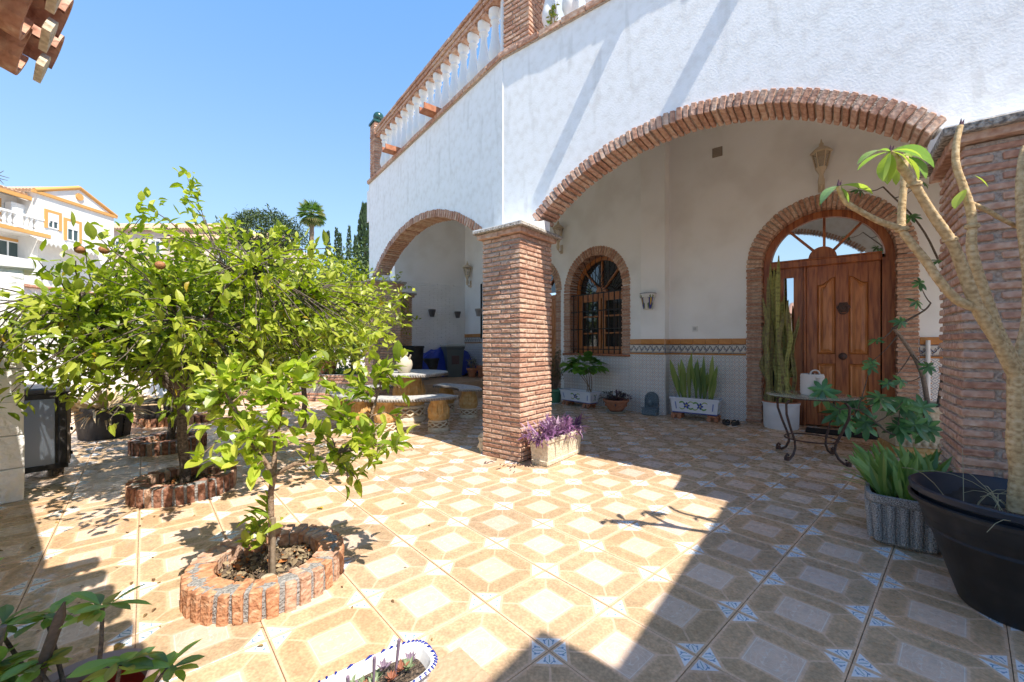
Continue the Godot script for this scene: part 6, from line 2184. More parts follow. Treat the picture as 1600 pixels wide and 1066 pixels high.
func pedestal(r: float, h: float) -> MB:
	var m := MB.new()
	m.lathe([Vector2(0, 0), Vector2(r, 0), Vector2(r * 1.04, h * 0.03), Vector2(r * 1.0, h * 0.09), Vector2(r * 0.9, h * 0.11), Vector2(r * 0.9, h * 0.13), Vector2(r * 0.95, h * 0.14), Vector2(r * 0.93, h * 0.29), Vector2(r * 0.97, h * 0.30), Vector2(r * 0.98, h * 0.335), Vector2(r * 0.9, h * 0.35)], 32)
	return m

func petals(r: float, h: float, n := 12) -> MB:
	var m := MB.new()
	m.lathe([Vector2(r * 0.88, h * 0.35), Vector2(r * 1.0, h * 0.42), Vector2(r * 0.98, h * 0.55), Vector2(r * 0.86, h * 0.72), Vector2(r * 0.76, h * 0.86), Vector2(r * 0.8, h)], n * 8, func(t, i): return 1.0 + (0.13 * absf(cos(t * n * 0.5)) - 0.08) * [0.6, 1.0, 1.1, 0.9, 0.4, 0.0][i])
	# upper row of pointed leaves
	for i in n:
		var a := TAU * (i + 0.5) / n
		var d := Vector3(cos(a), 0, -sin(a))
		var tg := Vector3(-sin(a), 0, -cos(a))
		for q in [[0.5, 0.9, 1.02, 0.8]]:
			var w := r * 0.2
			var b := d * r * 0.99 + Vector3(0, h * q[0], 0)
			var c := d * r * 0.93 + Vector3(0, h * 0.66, 0)
			var tip := d * r * 0.81 + Vector3(0, h * q[1], 0)
			m.tri(b - tg * w, c + d * 0.016 * 1.2, tip)
			m.tri(c + d * 0.016 * 1.2, b + tg * w, tip)
			m.tri(b - tg * w, b + tg * w, c + d * 0.016 * 1.2)
	return m

func lattice_band(o: Node, r: float, h: float, mt: Material) -> void:
	var n := 10
	for i in n:
		var a := TAU * i / n
		for s in [-1, 1]:
			var m := MB.new()
			var a2: float = a + s * TAU / n
			var p := []
			for k in 4:
				var t: float = lerpf(a, a2, k / 3.0)
				p.append(Vector3(cos(t) * r * 0.955, h * lerpf(0.15, 0.285, k / 3.0), -sin(t) * r * 0.955))
			m.tube(p, taper(r * 0.06, r * 0.06, 3), 4, false)
			part("lattice_strip", m, mt, o)

func mosaic_top(poly: PackedVector2Array, y0: float, y1: float, o: Node, called: String) -> void:
	var mb := MB.new()
	flat_slab(mb, poly, y0, y1)
	part(called, mb, M.mosaic, o)
	# rope-like toothed edge
	var n := poly.size()
	var per := 0.0
	for i in n:
		per += poly[i].distance_to(poly[(i + 1) % n])
	var teeth := int(per / 0.035)
	var t := MB.new()
	var acc := 0.0
	var k := 0
	for i in n:
		var a := poly[i]
		var b := poly[(i + 1) % n]
		var l := a.distance_to(b)
		while k * 0.035 < acc + l and k < teeth:
			var p := a.lerp(b, (k * 0.035 - acc) / l)
			var d := (b - a).normalized()
			var s := 0.011
			t.x = Transform3D(Basis(Vector3(d.x, 0, d.y), Vector3.UP, Vector3(-d.y, 0, d.x)), Vector3(p.x, (y0 + y1) / 2 - 0.004, p.y))
			t.tube([Vector3(-s, -0.018, 0), Vector3(s, 0.012, 0)], [0.011, 0.009], 5)
			k += 1
		acc += l
	t.x = Transform3D()
	part("toothed_edge", t, M.dark_edge, o).set_meta("kind", "stuff")

func table_set() -> void:
	M.mosaic = print_mat(paint(256, 256, func(u: float, v: float) -> Color:
		var c := lin(0.6, 0.59, 0.57)
		var x := fposmod(u * 16.0 + 0.35 * sin(v * 40.0), 1.0)
		var y := fposmod(v * 16.0 + 0.35 * sin(u * 46.0), 1.0)
		if x < 0.09 or y < 0.09: return lin(0.34, 0.32, 0.3)
		var id := hash(Vector2i(int(u * 16.0 + 0.35 * sin(v * 40.0)), int(v * 16.0 + 0.35 * sin(u * 46.0)))) % 17
		if id < 2: return lin(0.2, 0.26, 0.36)
		if id == 3: return lin(0.3, 0.34, 0.36)
		if id == 4: return lin(0.68, 0.67, 0.64)
		return c), 0.45)
	M.mosaic.uv1_triplanar = true
	M.mosaic.uv1_scale = Vector3.ONE * 2.0
	M.dark_band = nmat(ramp_tex(132, 0.04, [lin(0.2, 0.12, 0.06), lin(0.34, 0.22, 0.12)]), 3.0, 0.9)
	M.dark_edge = nmat(ramp_tex(130, 0.04, [lin(0.05, 0.04, 0.03), lin(0.14, 0.11, 0.08), lin(0.4, 0.34, 0.26)]), 3.0, 0.85)
	var C := Vector3(-1.62, 0, -6.45)
	var t := thing("round_stone_table", "round cast stone table with a white mosaic top and ochre pedestal", "table", C)
	part("pedestal_base", pedestal(0.25, 0.72), M.cream_stone, t)
	var band := MB.new()
	band.lathe([Vector2(0.237, 0.1), Vector2(0.239, 0.205)], 32)
	part("band", band, M.dark_band, t)
	part("pedestal_leaves", petals(0.25, 0.72, 12), M.ochre, t)
	lattice_band(t, 0.25, 0.72, M.cream_stone)
	mosaic_top(arc(Vector2.ZERO, 0.6, 0, TAU * 47 / 48.0, 47), 0.72, 0.765, t, "tabletop")
	var labels := ["curved stone bench in front of the round table, nearest the brick pillar", "curved stone bench right of the round table, half hidden by the pillar", "curved stone bench left of the round table, behind the young tree's leaves", "curved stone bench behind the round table, in its shade"]
	var angs := [-73.0, 40.0, 217.0, 130.0]
	for k in 4:
		var b := thing("curved_bench", labels[k], "bench", C, deg_to_rad(angs[k]), "curved benches round the stone table")
		var half := deg_to_rad(33)
		var poly := arc(Vector2.ZERO, 1.14, -half, half, 18)
		poly.append_array(arc(Vector2.ZERO, 0.78, half, -half, 16))
		mosaic_top(poly, 0.445, 0.485, b, "seat")
		for s in [-1, 1]:
			var a: float = s * deg_to_rad(22)
			var lg := group_node("leg", b, at(Vector3(cos(a) * 0.95, 0, sin(a) * 0.95)))
			part("base", pedestal(0.145, 0.445), M.cream_stone, lg)
			var bnd := MB.new()
			bnd.lathe([Vector2(0.1385, 0.062), Vector2(0.1388, 0.132)], 28)
			part("band", bnd, M.dark_band, lg)
			part("leaves", petals(0.145, 0.445, 10), M.ochre, lg)
			var n := 8
			var lb := MB.new()
			for i in n:
				for s2 in [-1, 1]:
					var a0 := TAU * i / n
					var a1: float = a0 + s2 * TAU / n
					lb.tube([Vector3(cos(a0) * 0.139, 0.066, -sin(a0) * 0.139), Vector3(cos((a0 + a1) / 2) * 0.141, 0.096, -sin((a0 + a1) / 2) * 0.141), Vector3(cos(a1) * 0.139, 0.128, -sin(a1) * 0.139)], [0.0105, 0.0105, 0.0105], 4, false)
			part("lattice", lb, M.cream_stone, lg)
	# water jug
	var j := thing("clay_jug", "pale clay water jug with a ring handle on the round table", "jug", C + Vector3(-0.02, 0.765, 0.22))
	var m := MB.new()
	m.lathe([Vector2(0, 0), Vector2(0.075, 0), Vector2(0.085, 0.012), Vector2(0.115, 0.07), Vector2(0.125, 0.125), Vector2(0.115, 0.18), Vector2(0.08, 0.225), Vector2(0.04, 0.25), Vector2(0.022, 0.262), Vector2(0, 0.265)], 28)
	part("body", m, M.jug, j)
	var h := MB.new()
	var pr := []
	for i in 21:
		var a := TAU * i / 20.0
		pr.append(Vector3(sin(a) * 0.046, 0.3 - cos(a) * 0.046, 0))
	h.tube(pr, taper(0.013, 0.013, 20), 8, false)
	part("ring_handle", h, M.jug, j)
	var sp := MB.new()
	sp.tube([Vector3(0.07, 0.2, 0.03), Vector3(0.1, 0.245, 0.04), Vector3(0.11, 0.275, 0.045)], [0.022, 0.015, 0.012], 8)
	part("spout", sp, M.jug, j)

func courtyard() -> void:
	M.jug = nmat(ramp_tex(131, 0.02, [lin(0.5, 0.44, 0.34), lin(0.58, 0.52, 0.42)]), 3.0, 0.8)
	ring("orange brick ring with dry leaf litter, in front, round the small young tree", Vector3(-1.24, 0, -2.09), 0.35, 0.125, 0.0)
	ring("dark weathered brick ring round the big orange tree's trunk", Vector3(-2.67, 0, -3.34), 0.35, 0.13, 1.0)
	ring("dark brick ring farthest from the house corner, in front of the white well", Vector3(-3.95, 0, -4.72), 0.35, 0.13, 1.0)
	var st := MB.new()
	st.lathe([Vector2(0, -0.02), Vector2(0.03, -0.015), Vector2(0.045, 0.0), Vector2(0.035, 0.018), Vector2(0, 0.026)], 14, func(t, i): return 1.0 + 0.15 * sin(t * 2.0 + i))
	var so := thing("pebble", "smooth yellow stone lying on the litter beside the young tree's trunk", "stone", Vector3(-1.13, 0.1, -1.9))
	part("stone", st, M.cream_stone, so)
	table_set()
	# purple plant at the pillar's foot
	var pt := thing("cream_trough", "cream rectangular stone trough at the foot of the centre pillar", "planter", hs(0.205, 0, -0.37), HA + PI / 2)
	trough(pt, M.cream_stone, 0.64, 0.18, 0.27, 0.02, 0.0, 0.025)
	var bt := MB.new()
	bt.cbox(Vector3(0, 0.035, 0), Vector3(0.66, 0.05, 0.2), 0.01, 0.003, R)
	part("plinth", bt, M.cream_stone, pt)
	var pp := thing("purple_heart_plant", "purple-leaved trailing plant filling the cream trough by the pillar", "plant", hs(0.205, 0.25, -0.37), HA + PI / 2)
	for k in 4:
		var g := group_node("clump", pp, at(Vector3(-0.3 + k * 0.2, 0, 0)))
		sprays(g, 15, 0.08, 0.22, 0.1, 0.095, [lin(0.13, 0.055, 0.14), lin(0.22, 0.1, 0.23), lin(0.33, 0.22, 0.32), lin(0.09, 0.035, 0.095)], 0.19, 9)
	var twg := MB.new()
	for i in 22:
		var a := R.randf() * TAU
		var b := Vector3(R.randf_range(-0.35, 0.1), 0.008, R.randf_range(-0.1, 0.16))
		twg.tube([b, b + Vector3(cos(a), 0, sin(a)) * R.randf_range(0.02, 0.07)], [0.004, 0.002], 4)
	var lt := part("fallen_twigs", twg, mat(lin(0.05, 0.03, 0.03), 0.9), self, at(hs(0.05, 0, 0.12), HA))
	tag(lt, "scatter of dry dark stalks on the tiles before the centre pillar", "litter", "", "stuff")
	# pale stone behind the pillar
	var rk := thing("pale_rock", "rough pale rock against the left foot of the centre pillar", "rock", hs(-0.59, 0, -0.14))
	var rm := MB.new()
	rm.lathe([Vector2(0, 0), Vector2(0.07, 0.0), Vector2(0.085, 0.05), Vector2(0.06, 0.11), Vector2(0.07, 0.16), Vector2(0.045, 0.2), Vector2(0, 0.21)], 18, func(t, i): return 1.0 + 0.22 * sin(t * 3.0 + i * 1.3) + 0.1 * sin(t * 7.0 + i))
	part("rock", rm, M.cream_stone, rk)
	left_side()

func u_tile(r: float, l: float, t: float, up: bool) -> MB:
	# half-round clay tile along +z, tapered
	var m := MB.new()
	var n := 10
	for q in [[r, r - t]]:
		for i in n:
			var a0 := PI * i / n
			var a1 := PI * (i + 1) / n
			var s := 1.0 if up else -1.0
			var f := func(a: float, rad: float, z: float) -> Vector3:
				var k := 1.0 + (0.1 if (z > 0) == up else -0.1)
				return Vector3(cos(a) * rad * k, s * sin(a) * rad * k, z)
			for zs in [[-l / 2, l / 2]]:
				var o0: Vector3 = f.call(a0, r, zs[0])
				var o1: Vector3 = f.call(a1, r, zs[0])
				var o2: Vector3 = f.call(a1, r, zs[1])
				var o3: Vector3 = f.call(a0, r, zs[1])
				var i0: Vector3 = f.call(a0, r - t, zs[0])
				var i1: Vector3 = f.call(a1, r - t, zs[0])
				var i2: Vector3 = f.call(a1, r - t, zs[1])
				var i3: Vector3 = f.call(a0, r - t, zs[1])
				m.quad(o3, o2, o1, o0)
				m.quad(i0, i1, i2, i3)
				m.quad(o3, i3, i2, o2)
				m.quad(o0, o1, i1, i0)
	return m

func left_side() -> void:
	# low tiled roof at the upper left: eave along the house's own direction
	var EA := 0.55
	var EO := 3.2
	var EH := 2.02
	var ro := thing("tiled_lean_to", "white lean-to with clay roof tiles whose eave juts in at the top left", "shed", hs(EA, 0, EO), HA)
	# local: x along the eave towards the camera, z away from the house
	var cov := u_tile(0.085, 0.5, 0.014, true).mesh()
	var cha := u_tile(0.085, 0.5, 0.014, false).mesh()
	var sl := Basis(Vector3(1, 0, 0), deg_to_rad(-17.0))
	var pitch := 0.215
	for i in 9:
		for k in 3:
			var z := 0.22 + k * 0.42
			var y := EH + z * 0.3
			part("roof_tile", cov, M.roof_tile, ro, Transform3D(sl.rotated(Vector3.UP, R.randf_range(-0.03, 0.03)), Vector3(0.06 + i * pitch, y + 0.055, z)))
			part("roof_tile", cha, M.roof_tile, ro, Transform3D(sl, Vector3(0.06 + (i + 0.5) * pitch, y + 0.02, z + 0.05)))
	var plug := MB.new()
	plug.prism(arc(Vector2.ZERO, 0.062, 0, PI, 10), -0.008, 0.008)
	var plug_mesh := plug.mesh()
	for i in 9:
		part("mortar_plug", plug_mesh, M.cream_stone, ro, Transform3D(sl, Vector3(0.06 + i * pitch, EH - 0.012, 0.012)))
	var bd := MB.new()
	bd.prism(PackedVector2Array([Vector2(0.11, EH - 0.15), Vector2(1.35, EH - 0.15), Vector2(1.35, EH + 0.33), Vector2(0.11, EH - 0.04)]), -1.95, 0.0)
	part("eave_board", bd, M.cream_wall, ro, Transform3D(Basis(Vector3(0, 0, 1), Vector3(0, 1, 0), Vector3(-1, 0, 0)), Vector3.ZERO))
	var wl := MB.new()
	wl.box(Vector3(0.02, 0, 0.95), Vector3(1.48, EH + 0.1, 1.35))
	wl.box(Vector3(-2.8, 0, 0.16), Vector3(-0.03, EH + 0.25, 0.5))
	part("wall", wl, M.rough_wall, ro)
	# painted block wall on the left
	var bw := thing("painted_block_wall", "white painted block wall ending at the left edge of the yard", "wall", hs(-2.41, 0, 3.13), HA)
	var h := 1.78
	var rows := 7
	for k in rows:
		for i in 3:
			var m := MB.new()
			var off := 0.2 if k % 2 else 0.0
			var z0 := i * 0.42 - (off if i > 0 else 0.0)
			var z1 := (i + 1) * 0.42 - off
			m.cbox(Vector3(-0.2 + R.randf_range(-0.004, 0.004), (k + 0.5) * h / rows, (z0 + z1) / 2), Vector3(0.4, h / rows - 0.003, z1 - z0 - 0.002), 0.006, 0.004, R)
			part("block", m, M.rough_wall, bw)
	var cp := MB.new()
	cp.cbox(Vector3(-0.2, h + 0.03, 0.6), Vector3(0.46, 0.07, 1.3), 0.012, 0.004, R)
	part("coping", cp, M.white_paint, bw)
	# metal cabinet
	var cb := thing("metal_cabinet", "black metal cabinet with panelled doors behind the painted block wall", "cabinet", hs(-3.05, 0, 2.86), HA)
	var body := MB.new()
	body.cbox(Vector3(-0.29, 0.42, 0.28), Vector3(0.58, 0.68, 0.56), 0.012, 0.0, R)
	var steel := mat(lin(0.2, 0.25, 0.32), 0.3, 0.75)
	part("body", body, M.black_plastic, cb)
	var sidep := MB.new()
	sidep.cbox(Vector3(0.004, 0.42, 0.29), Vector3(0.012, 0.6, 0.44), 0.004, 0.0, R)
	part("side_panel", sidep, steel, cb)
	var fr := MB.new()
	for y in [0.1, 0.735]:
		fr.cbox(Vector3(0.006, y, 0.28), Vector3(0.024, 0.05, 0.58), 0.005, 0.0, R)
	for z in [0.025, 0.54]:
		fr.cbox(Vector3(0.006, 0.42, z), Vector3(0.024, 0.68, 0.05), 0.005, 0.0, R)
	part("side_frame", fr, M.black_plastic, cb)
	var top := MB.new()
	top.cbox(Vector3(-0.29, 0.785, 0.28), Vector3(0.66, 0.05, 0.64), 0.012, 0.0, R)
	part("top", top, mat(lin(0.06, 0.062, 0.07), 0.4), cb)
	for i in 2:
		var dg := group_node("door", cb)
		var x := -0.15 - i * 0.28
		var dm := MB.new()
		dm.cbox(Vector3(x, 0.42, -0.012), Vector3(0.27, 0.64, 0.024), 0.005, 0.0, R)
		part("board", dm, mat(lin(0.2, 0.16, 0.14), 0.45), dg)
		for y in [0.25, 0.58]:
			var pm := MB.new()
			pm.cbox(Vector3(x, y, -0.028), Vector3(0.16, 0.24, 0.014), 0.006, 0.0, R)
			part("panel", pm, mat(lin(0.24, 0.19, 0.17), 0.45), dg)
		for y in [0.2, 0.42, 0.64]:
			var hm := MB.new()
			hm.cbox(Vector3(x + (0.12 if i == 0 else -0.12), y, -0.034), Vector3(0.05, 0.03, 0.014), 0.004, 0.0, R)
			part("hinge", hm, M.iron, dg)
	var hd := MB.new()
	hd.tube([Vector3(0.02, 0.68, 0.3), Vector3(0.05, 0.69, 0.3), Vector3(0.05, 0.69, 0.48), Vector3(0.02, 0.68, 0.48)], [0.012, 0.012, 0.012, 0.012], 6)
	part("handle", hd, mat(lin(0.4, 0.4, 0.42), 0.25, 1.0), cb)
	for q in [Vector3(-0.05, 0.04, 0.05), Vector3(-0.5, 0.04, 0.05), Vector3(-0.05, 0.04, 0.5), Vector3(-0.5, 0.04, 0.5)]:
		var f := MB.new()
		f.cbox(q, Vector3(0.07, 0.085, 0.07), 0.008, 0.004, R)
		part("foot", f, M.bark, cb)
	# barrels with dry plants
	for q in [["ribbed black tub with a big dry straw-coloured plant beside the cabinet", -5.27, -5.3, 0.27, 0.4], ["dark tub with hanging dry roots behind the ribbed black tub", -5.3, -6.15, 0.27, 0.42]]:
		var tb := thing("plant_tub", q[0], "pot", Vector3(q[1], 0, q[2]))
		var pm := MB.new()
		var r: float = q[3]
		var hh: float = q[4]
		pm.lathe([Vector2(0, 0), Vector2(r * 0.86, 0), Vector2(r * 0.95, hh * 0.5), Vector2(r, hh), Vector2(r * 0.94, hh), Vector2(r * 0.9, hh * 0.8), Vector2(0, hh * 0.8)], 48, func(t, i): return 1.0 + (0.035 * signf(sin(t * 12.0)) if i < 4 else 0.0))
		part("tub", pm, M.black_plastic, tb)
	var straw := Color(0.4, 0.32, 0.2)
	var dl := [leafy(lin(0.56, 0.42, 0.24), straw), leafy(lin(0.45, 0.32, 0.19), straw), leafy(lin(0.36, 0.3, 0.16), straw)]
	for q in [["dry straw-coloured spiky plant in the ribbed black tub", Vector3(-5.27, 0.36, -5.3), 190, 0.46], ["dry spiky plant in the farther dark tub", Vector3(-5.3, 0.38, -6.15), 60, 0.42]]:
		var dp := thing("dry_plant", q[0], "plant", q[1])
		for i in int(q[2]):
			var d := rv()
			d.y = d.y * 0.6 + 0.35
			part("leaf", leaf_mesh(0.07, 0.4, R.randf_range(-0.4, 1.0), 4), dl[i % 3], dp, Transform3D(leaf_basis(d, Vector3.UP, R.randf(), float(q[3]) * R.randf_range(0.6, 1.2)), d * Vector3(0.1, 0.0, 0.1)))
	# well
	var we := thing("white_well", "white round well with a brick foot behind the orange trees", "well", Vector3(-5.25, 0, -6.45))
	var wm := MB.new()
	wm.lathe([Vector2(0.38, 0.12), Vector2(0.38, 0.8), Vector2(0.36, 0.84), Vector2(0.3, 0.84), Vector2(0.28, 0.8), Vector2(0.28, 0.2), Vector2(0, 0.2)], 40)
	part("drum", wm, M.plain_wall, we)
	for i in 40:
		var a := TAU * i / 40
		var d := Vector3(cos(a), 0, sin(a))
		brick("brick", we, d * 0.47 + Vector3(0, 0.06, 0), Vector3(0.06, 0.12, 0.2), Basis(d.cross(Vector3.UP), Vector3.UP, -d).orthonormalized(), ring_mats)
	# raised bed wall
	var rb := thing("raised_bed_wall", "low brick wall of the raised bed at the back of the yard", "wall", Vector3(-4.5, 0, -8.7), deg_to_rad(-6))
	for k in 9:
		for i in 17:
			if k in [3, 4, 5]: continue
			brick("brick", rb, Vector3(-2.1 + (i + (0.5 if k % 2 else 0.0)) * 0.26, 0.03 + k * 0.062, 0), Vector3(0.25, 0.046, 0.12))
	var core := MB.new()
	core.box(Vector3(-2.2, 0, -0.05), Vector3(2.3, 0.56, 0.045))
	core.box(Vector3(-2.2, 0, -1.6), Vector3(2.3, 0.5, -0.05))
	part("rubble_core", core, M.grey_mortar, rb)
	var tp := thing("terracotta_pot", "orange terracotta pot on the raised bed at the back", "pot", Vector3(-4.05, 0.5, -9.0))
	pot(tp, M.terracotta, 0.14, 0.2, 0.34)
	# boundary walls
	var bo := thing("garden_wall", "white boundary wall with a clay coping along the left of the yard", "wall", Vector3(-7.7, 0, -9.0))
	var bm := MB.new()
	bm.box(Vector3(-0.2, -0.05, -6.5), Vector3(0.0, 2.1, 6.2))
	bm.box(Vector3(-0.2, -0.05, -6.7), Vector3(6.5, 2.1, -6.5))
	part("render", bm, M.rough_wall, bo)
	for i in 48:
		var t := MB.new()
		t.cbox(Vector3(-0.1, 2.13, 6.0 - i * 0.265), Vector3(0.3, 0.05, 0.255), 0.012, 0.004, R)
		part("coping_tile", t, M.roof_tile, bo)

# ---------------------------------------------------------------- beyond the yard
func rowed_roof(mb: MB, a: Vector3, b: Vector3, up: Vector3, n: int, r: float) -> void:
	# half-round tile rows from the eave line a-b up the slope vector
	for i in n:
		var p := a.lerp(b, (i + 0.5) / n)
		mb.tube([p, p + up], [r, r], 6)

func far_window(o: Node, xf: Transform3D, w: float, h: float, trim: Material, shutter := false) -> void:
	var g := group_node("window", o, xf)
	var t := MB.new()
	var s := 0.2
	t.box(Vector3(-w / 2 - s, h, 0), Vector3(w / 2 + s, h + s, 0.08))
	t.box(Vector3(-w / 2 - s, -0.05, 0), Vector3(-w / 2, h, 0.08))
	t.box(Vector3(w / 2, -0.05, 0), Vector3(w / 2 + s, h, 0.08))
	part("surround", t, trim, g)
	var f := MB.new()
	for x in [-w / 2 + 0.04, 0.0, w / 2 - 0.04]:
		f.box(Vector3(x - 0.045, 0, 0.01), Vector3(x + 0.045, h, 0.06))
	f.box(Vector3(-w / 2, h - 0.08, 0.012), Vector3(w / 2, h, 0.062))
	f.box(Vector3(-w / 2, 0.0, 0.012), Vector3(w / 2, 0.08, 0.062))
	part("frame", f, M.white_paint, g)
	var p := MB.new()
	p.box(Vector3(-w / 2, 0, 0.004), Vector3(w / 2, h, 0.02))
	part("pane", p, mat(lin(0.06, 0.09, 0.09), 0.1), g)
	if shutter:
		for i in 7:
			var q := MB.new()
			q.box(Vector3(-w / 2 + 0.02, h - 0.1 - i * 0.085, 0.05), Vector3(w / 2 - 0.02, h - 0.025 - i * 0.085, 0.075))
			part("shutter_slat", q, M.white_paint, g)

func crown_mass(o: Node, c: Vector3, rad: Vector3, n: int, ll: float, cols: Array, shape: Mesh, droop := 0.0) -> void:
	var xs := []
	var cs := []
	var f := FastNoiseLite.new()
	f.seed = R.randi() % 1000
	f.frequency = 1.0
	for i in n:
		var d := rv()
		var lump := 1.0 + 0.5 * f.get_noise_3d(d.x * 2.5, d.y * 2.5, d.z * 2.5)
		var p := c + d * rad * lump * pow(R.randf_range(0.25, 1.0), 0.35)
		xs.append(Transform3D(leaf_basis(d * 0.6 + rv() + Vector3(0, -droop, 0), Vector3.UP, R.randf_range(-1, 1), ll * R.randf_range(0.6, 1.3)), p))
		var q: Color = cols[R.randi() % cols.size()]
		cs.append(q * R.randf_range(0.75, 1.25))
	multi("crown", shape, M.far_leaf, xs, cs, o)

func surroundings() -> void:
	R.seed = 313
	M.far_leaf = leafy(Color.WHITE, Color(0.35, 0.45, 0.2), 0.6, true)
	var bl := leaf_mesh(0.55, 0.3, 0.3, 3)
	# --- white neighbour house with ochre trims
	var nh := thing("white_villa", "white neighbouring villa with ochre trims, balustraded balcony and a gable, at the left edge", "house", Vector3(-35, 0, -30), PI / 2)
	# local: x runs away from the camera's depth (d = 30 - (-x)), z towards the yard
	var X := func(d: float) -> float: return d - 30.0
	var wl := MB.new()
	var ws := nmat(ramp_tex(170, 0.01, [lin(0.74, 0.72, 0.68), lin(0.8, 0.79, 0.77)]), 0.2, 0.9)
	wl.box(Vector3(X.call(18.0), -0.1, -12), Vector3(X.call(30.2), 12.0, -1.5))
	wl.box(Vector3(X.call(30.2), -0.1, -12), Vector3(X.call(36.0), 12.4, 0))
	var gp := PackedVector2Array([Vector2(X.call(30.0), 12.4), Vector2(X.call(36.2), 12.4), Vector2(X.call(33.1), 13.75)])
	wl.prism(gp, -12, 0)
	wl.box(Vector3(X.call(18.0), 9.15, -1.5), Vector3(X.call(30.2), 9.5, 0.0))
	wl.box(Vector3(X.call(18.0), -0.1, -1.5), Vector3(X.call(30.2), 7.3, 0.3))
	part("wall", wl, ws, nh)
	var tr := MB.new()
	tr.box(Vector3(X.call(18.0), 9.2, 0.0), Vector3(X.call(31.0), 9.45, 0.1))
	tr.box(Vector3(X.call(18.0), 11.8, -0.6), Vector3(X.call(30.4), 12.05, -0.4))
	tr.box(Vector3(X.call(29.8), 12.3, 0.0), Vector3(X.call(36.2), 12.52, 0.14))
	for s in [[30.0, 33.1], [36.2, 33.1]]:
		var a := Vector3(X.call(s[0]), 12.5, 0.0)
		var b := Vector3(X.call(s[1]), 13.85, 0.0)
		tr.tube([a + Vector3(0, 0, 0.05), b + Vector3(0, 0, 0.05)], [0.15, 0.15], 4)
	part("ochre_trim", tr, M.orange_trim, nh)
	var rf := MB.new()
	rowed_roof(rf, Vector3(X.call(18.0), 12.1, -0.5), Vector3(X.call(30.0), 12.1, -0.5), Vector3(0, 1.3, -4.0), 50, 0.15)
	rowed_roof(rf, Vector3(X.call(30.0), 12.5, 0.1), Vector3(X.call(30.0), 12.5, -10), Vector3(X.call(33.1) - X.call(30.0), 1.3, 0), 40, 0.15)
	rowed_roof(rf, Vector3(X.call(36.2), 12.5, -10), Vector3(X.call(36.2), 12.5, 0.1), Vector3(X.call(33.1) - X.call(36.2), 1.3, 0), 40, 0.15)
	part("roof", rf, M.roof_pale, nh).set_meta("kind", "stuff")
	var bal := MB.new()
	bal.lathe([Vector2(0.12, 0), Vector2(0.12, 0.1), Vector2(0.07, 0.16), Vector2(0.13, 0.36), Vector2(0.07, 0.7), Vector2(0.12, 0.8), Vector2(0.12, 0.9), Vector2(0, 0.9)], 8)
	var bm := bal.mesh()
	for i in 38:
		part("baluster", bm, M.white_paint, nh, at(Vector3(X.call(19.0 + i * 0.32), 9.5, -0.1)))
	var rl := MB.new()
	rl.box(Vector3(X.call(18.0), 10.4, -0.25), Vector3(X.call(31.0), 10.55, 0.05))
	rl.box(Vector3(X.call(28.9), 9.5, -0.3), Vector3(X.call(29.25), 10.85, 0.08))
	part("balcony_rail", rl, M.white_paint, nh)
	far_window(nh, at(Vector3(X.call(31.2), 10.0, 0.0)), 0.75, 1.15, M.orange_trim, true)
	far_window(nh, at(Vector3(X.call(32.6), 9.4, 0.0)), 0.9, 1.5, M.orange_trim, true)
	far_window(nh, at(Vector3(X.call(29.6), 7.35, -1.49)), 2.3, 1.35, M.orange_trim)
	far_window(nh, at(Vector3(X.call(28.3), 9.5, -1.49)), 1.4, 1.9, M.orange_trim)
	var aw := MB.new()
	for i in 16:
		var x: float = X.call(29.6 + i * 0.3)
		aw.quad(Vector3(x, 8.6, 1.2), Vector3(x + 0.3, 8.6, 1.2), Vector3(x + 0.3, 9.1, 0.1), Vector3(x, 9.1, 0.1))
		aw.tri(Vector3(x, 8.6, 1.2), Vector3(x + 0.15, 8.35, 1.2), Vector3(x + 0.3, 8.6, 1.2))
	part("awning", aw, mat(lin(0.62, 0.63, 0.6), 0.9), nh)
	var ve := MB.new()
	ve.lathe([Vector2(0, 0), Vector2(0.28, 0), Vector2(0.28, 0.1), Vector2(0, 0.1)], 12)
	part("gable_vent", ve, M.orange_trim, nh, Transform3D(Basis(Vector3(1, 0, 0), PI / 2), Vector3(X.call(33.1), 13.1, 0.0)))
	var ac := MB.new()
	ac.cbox(Vector3(X.call(29.9), 11.1, -1.2), Vector3(1.0, 0.75, 0.5), 0.03, 0.0, R)
	part("air_conditioner", ac, M.white_paint, nh)
	# --- clay-roofed houses
	for q in [["clay_roofed_house", "pale house with a long clay-tiled roof beyond the big orange tree's top", -40.0, -46.0, 7.5, 14.0, 15.5], ["clay_roofed_house", "lower pinkish house with a hipped clay roof right of the long-roofed one", -31.0, -44.0, 6.0, 12.3, 13.9]]:
		var h := thing(q[0], q[1], "house", Vector3(q[2], 0, q[3]))
		var m := MB.new()
		var w: float = q[4]
		m.box(Vector3(-w, -0.1, -6), Vector3(w, q[5], 0))
		part("wall", m, nmat(ramp_tex(171, 0.01, [lin(0.68, 0.52, 0.43), lin(0.72, 0.6, 0.52)]), 0.2, 0.9), h)
		var r := MB.new()
		rowed_roof(r, Vector3(-w - 0.4, q[5], 0.5), Vector3(w + 0.4, q[5], 0.5), Vector3(0, float(q[6]) - float(q[5]), -3.5), int(w * 7), 0.17)
		part("roof", r, M.roof_pale, h).set_meta("kind", "stuff")
		for i in 3:
			far_window(h, at(Vector3(-w * 0.6 + i * w * 0.6, float(q[5]) - 2.6, 0.02)), 1.1, 1.4, M.white_paint)
	# --- umbrella pine
	var pi_ := thing("umbrella_pine", "round-topped dark pine beyond the houses, left of the palm", "tree", Vector3(-21.2, 0, -35))
	var pt := MB.new()
	pt.tube([Vector3(0, 0, 0), Vector3(0.3, 5, 0), Vector3(0.2, 10, 0)], [0.35, 0.3, 0.22], 8)
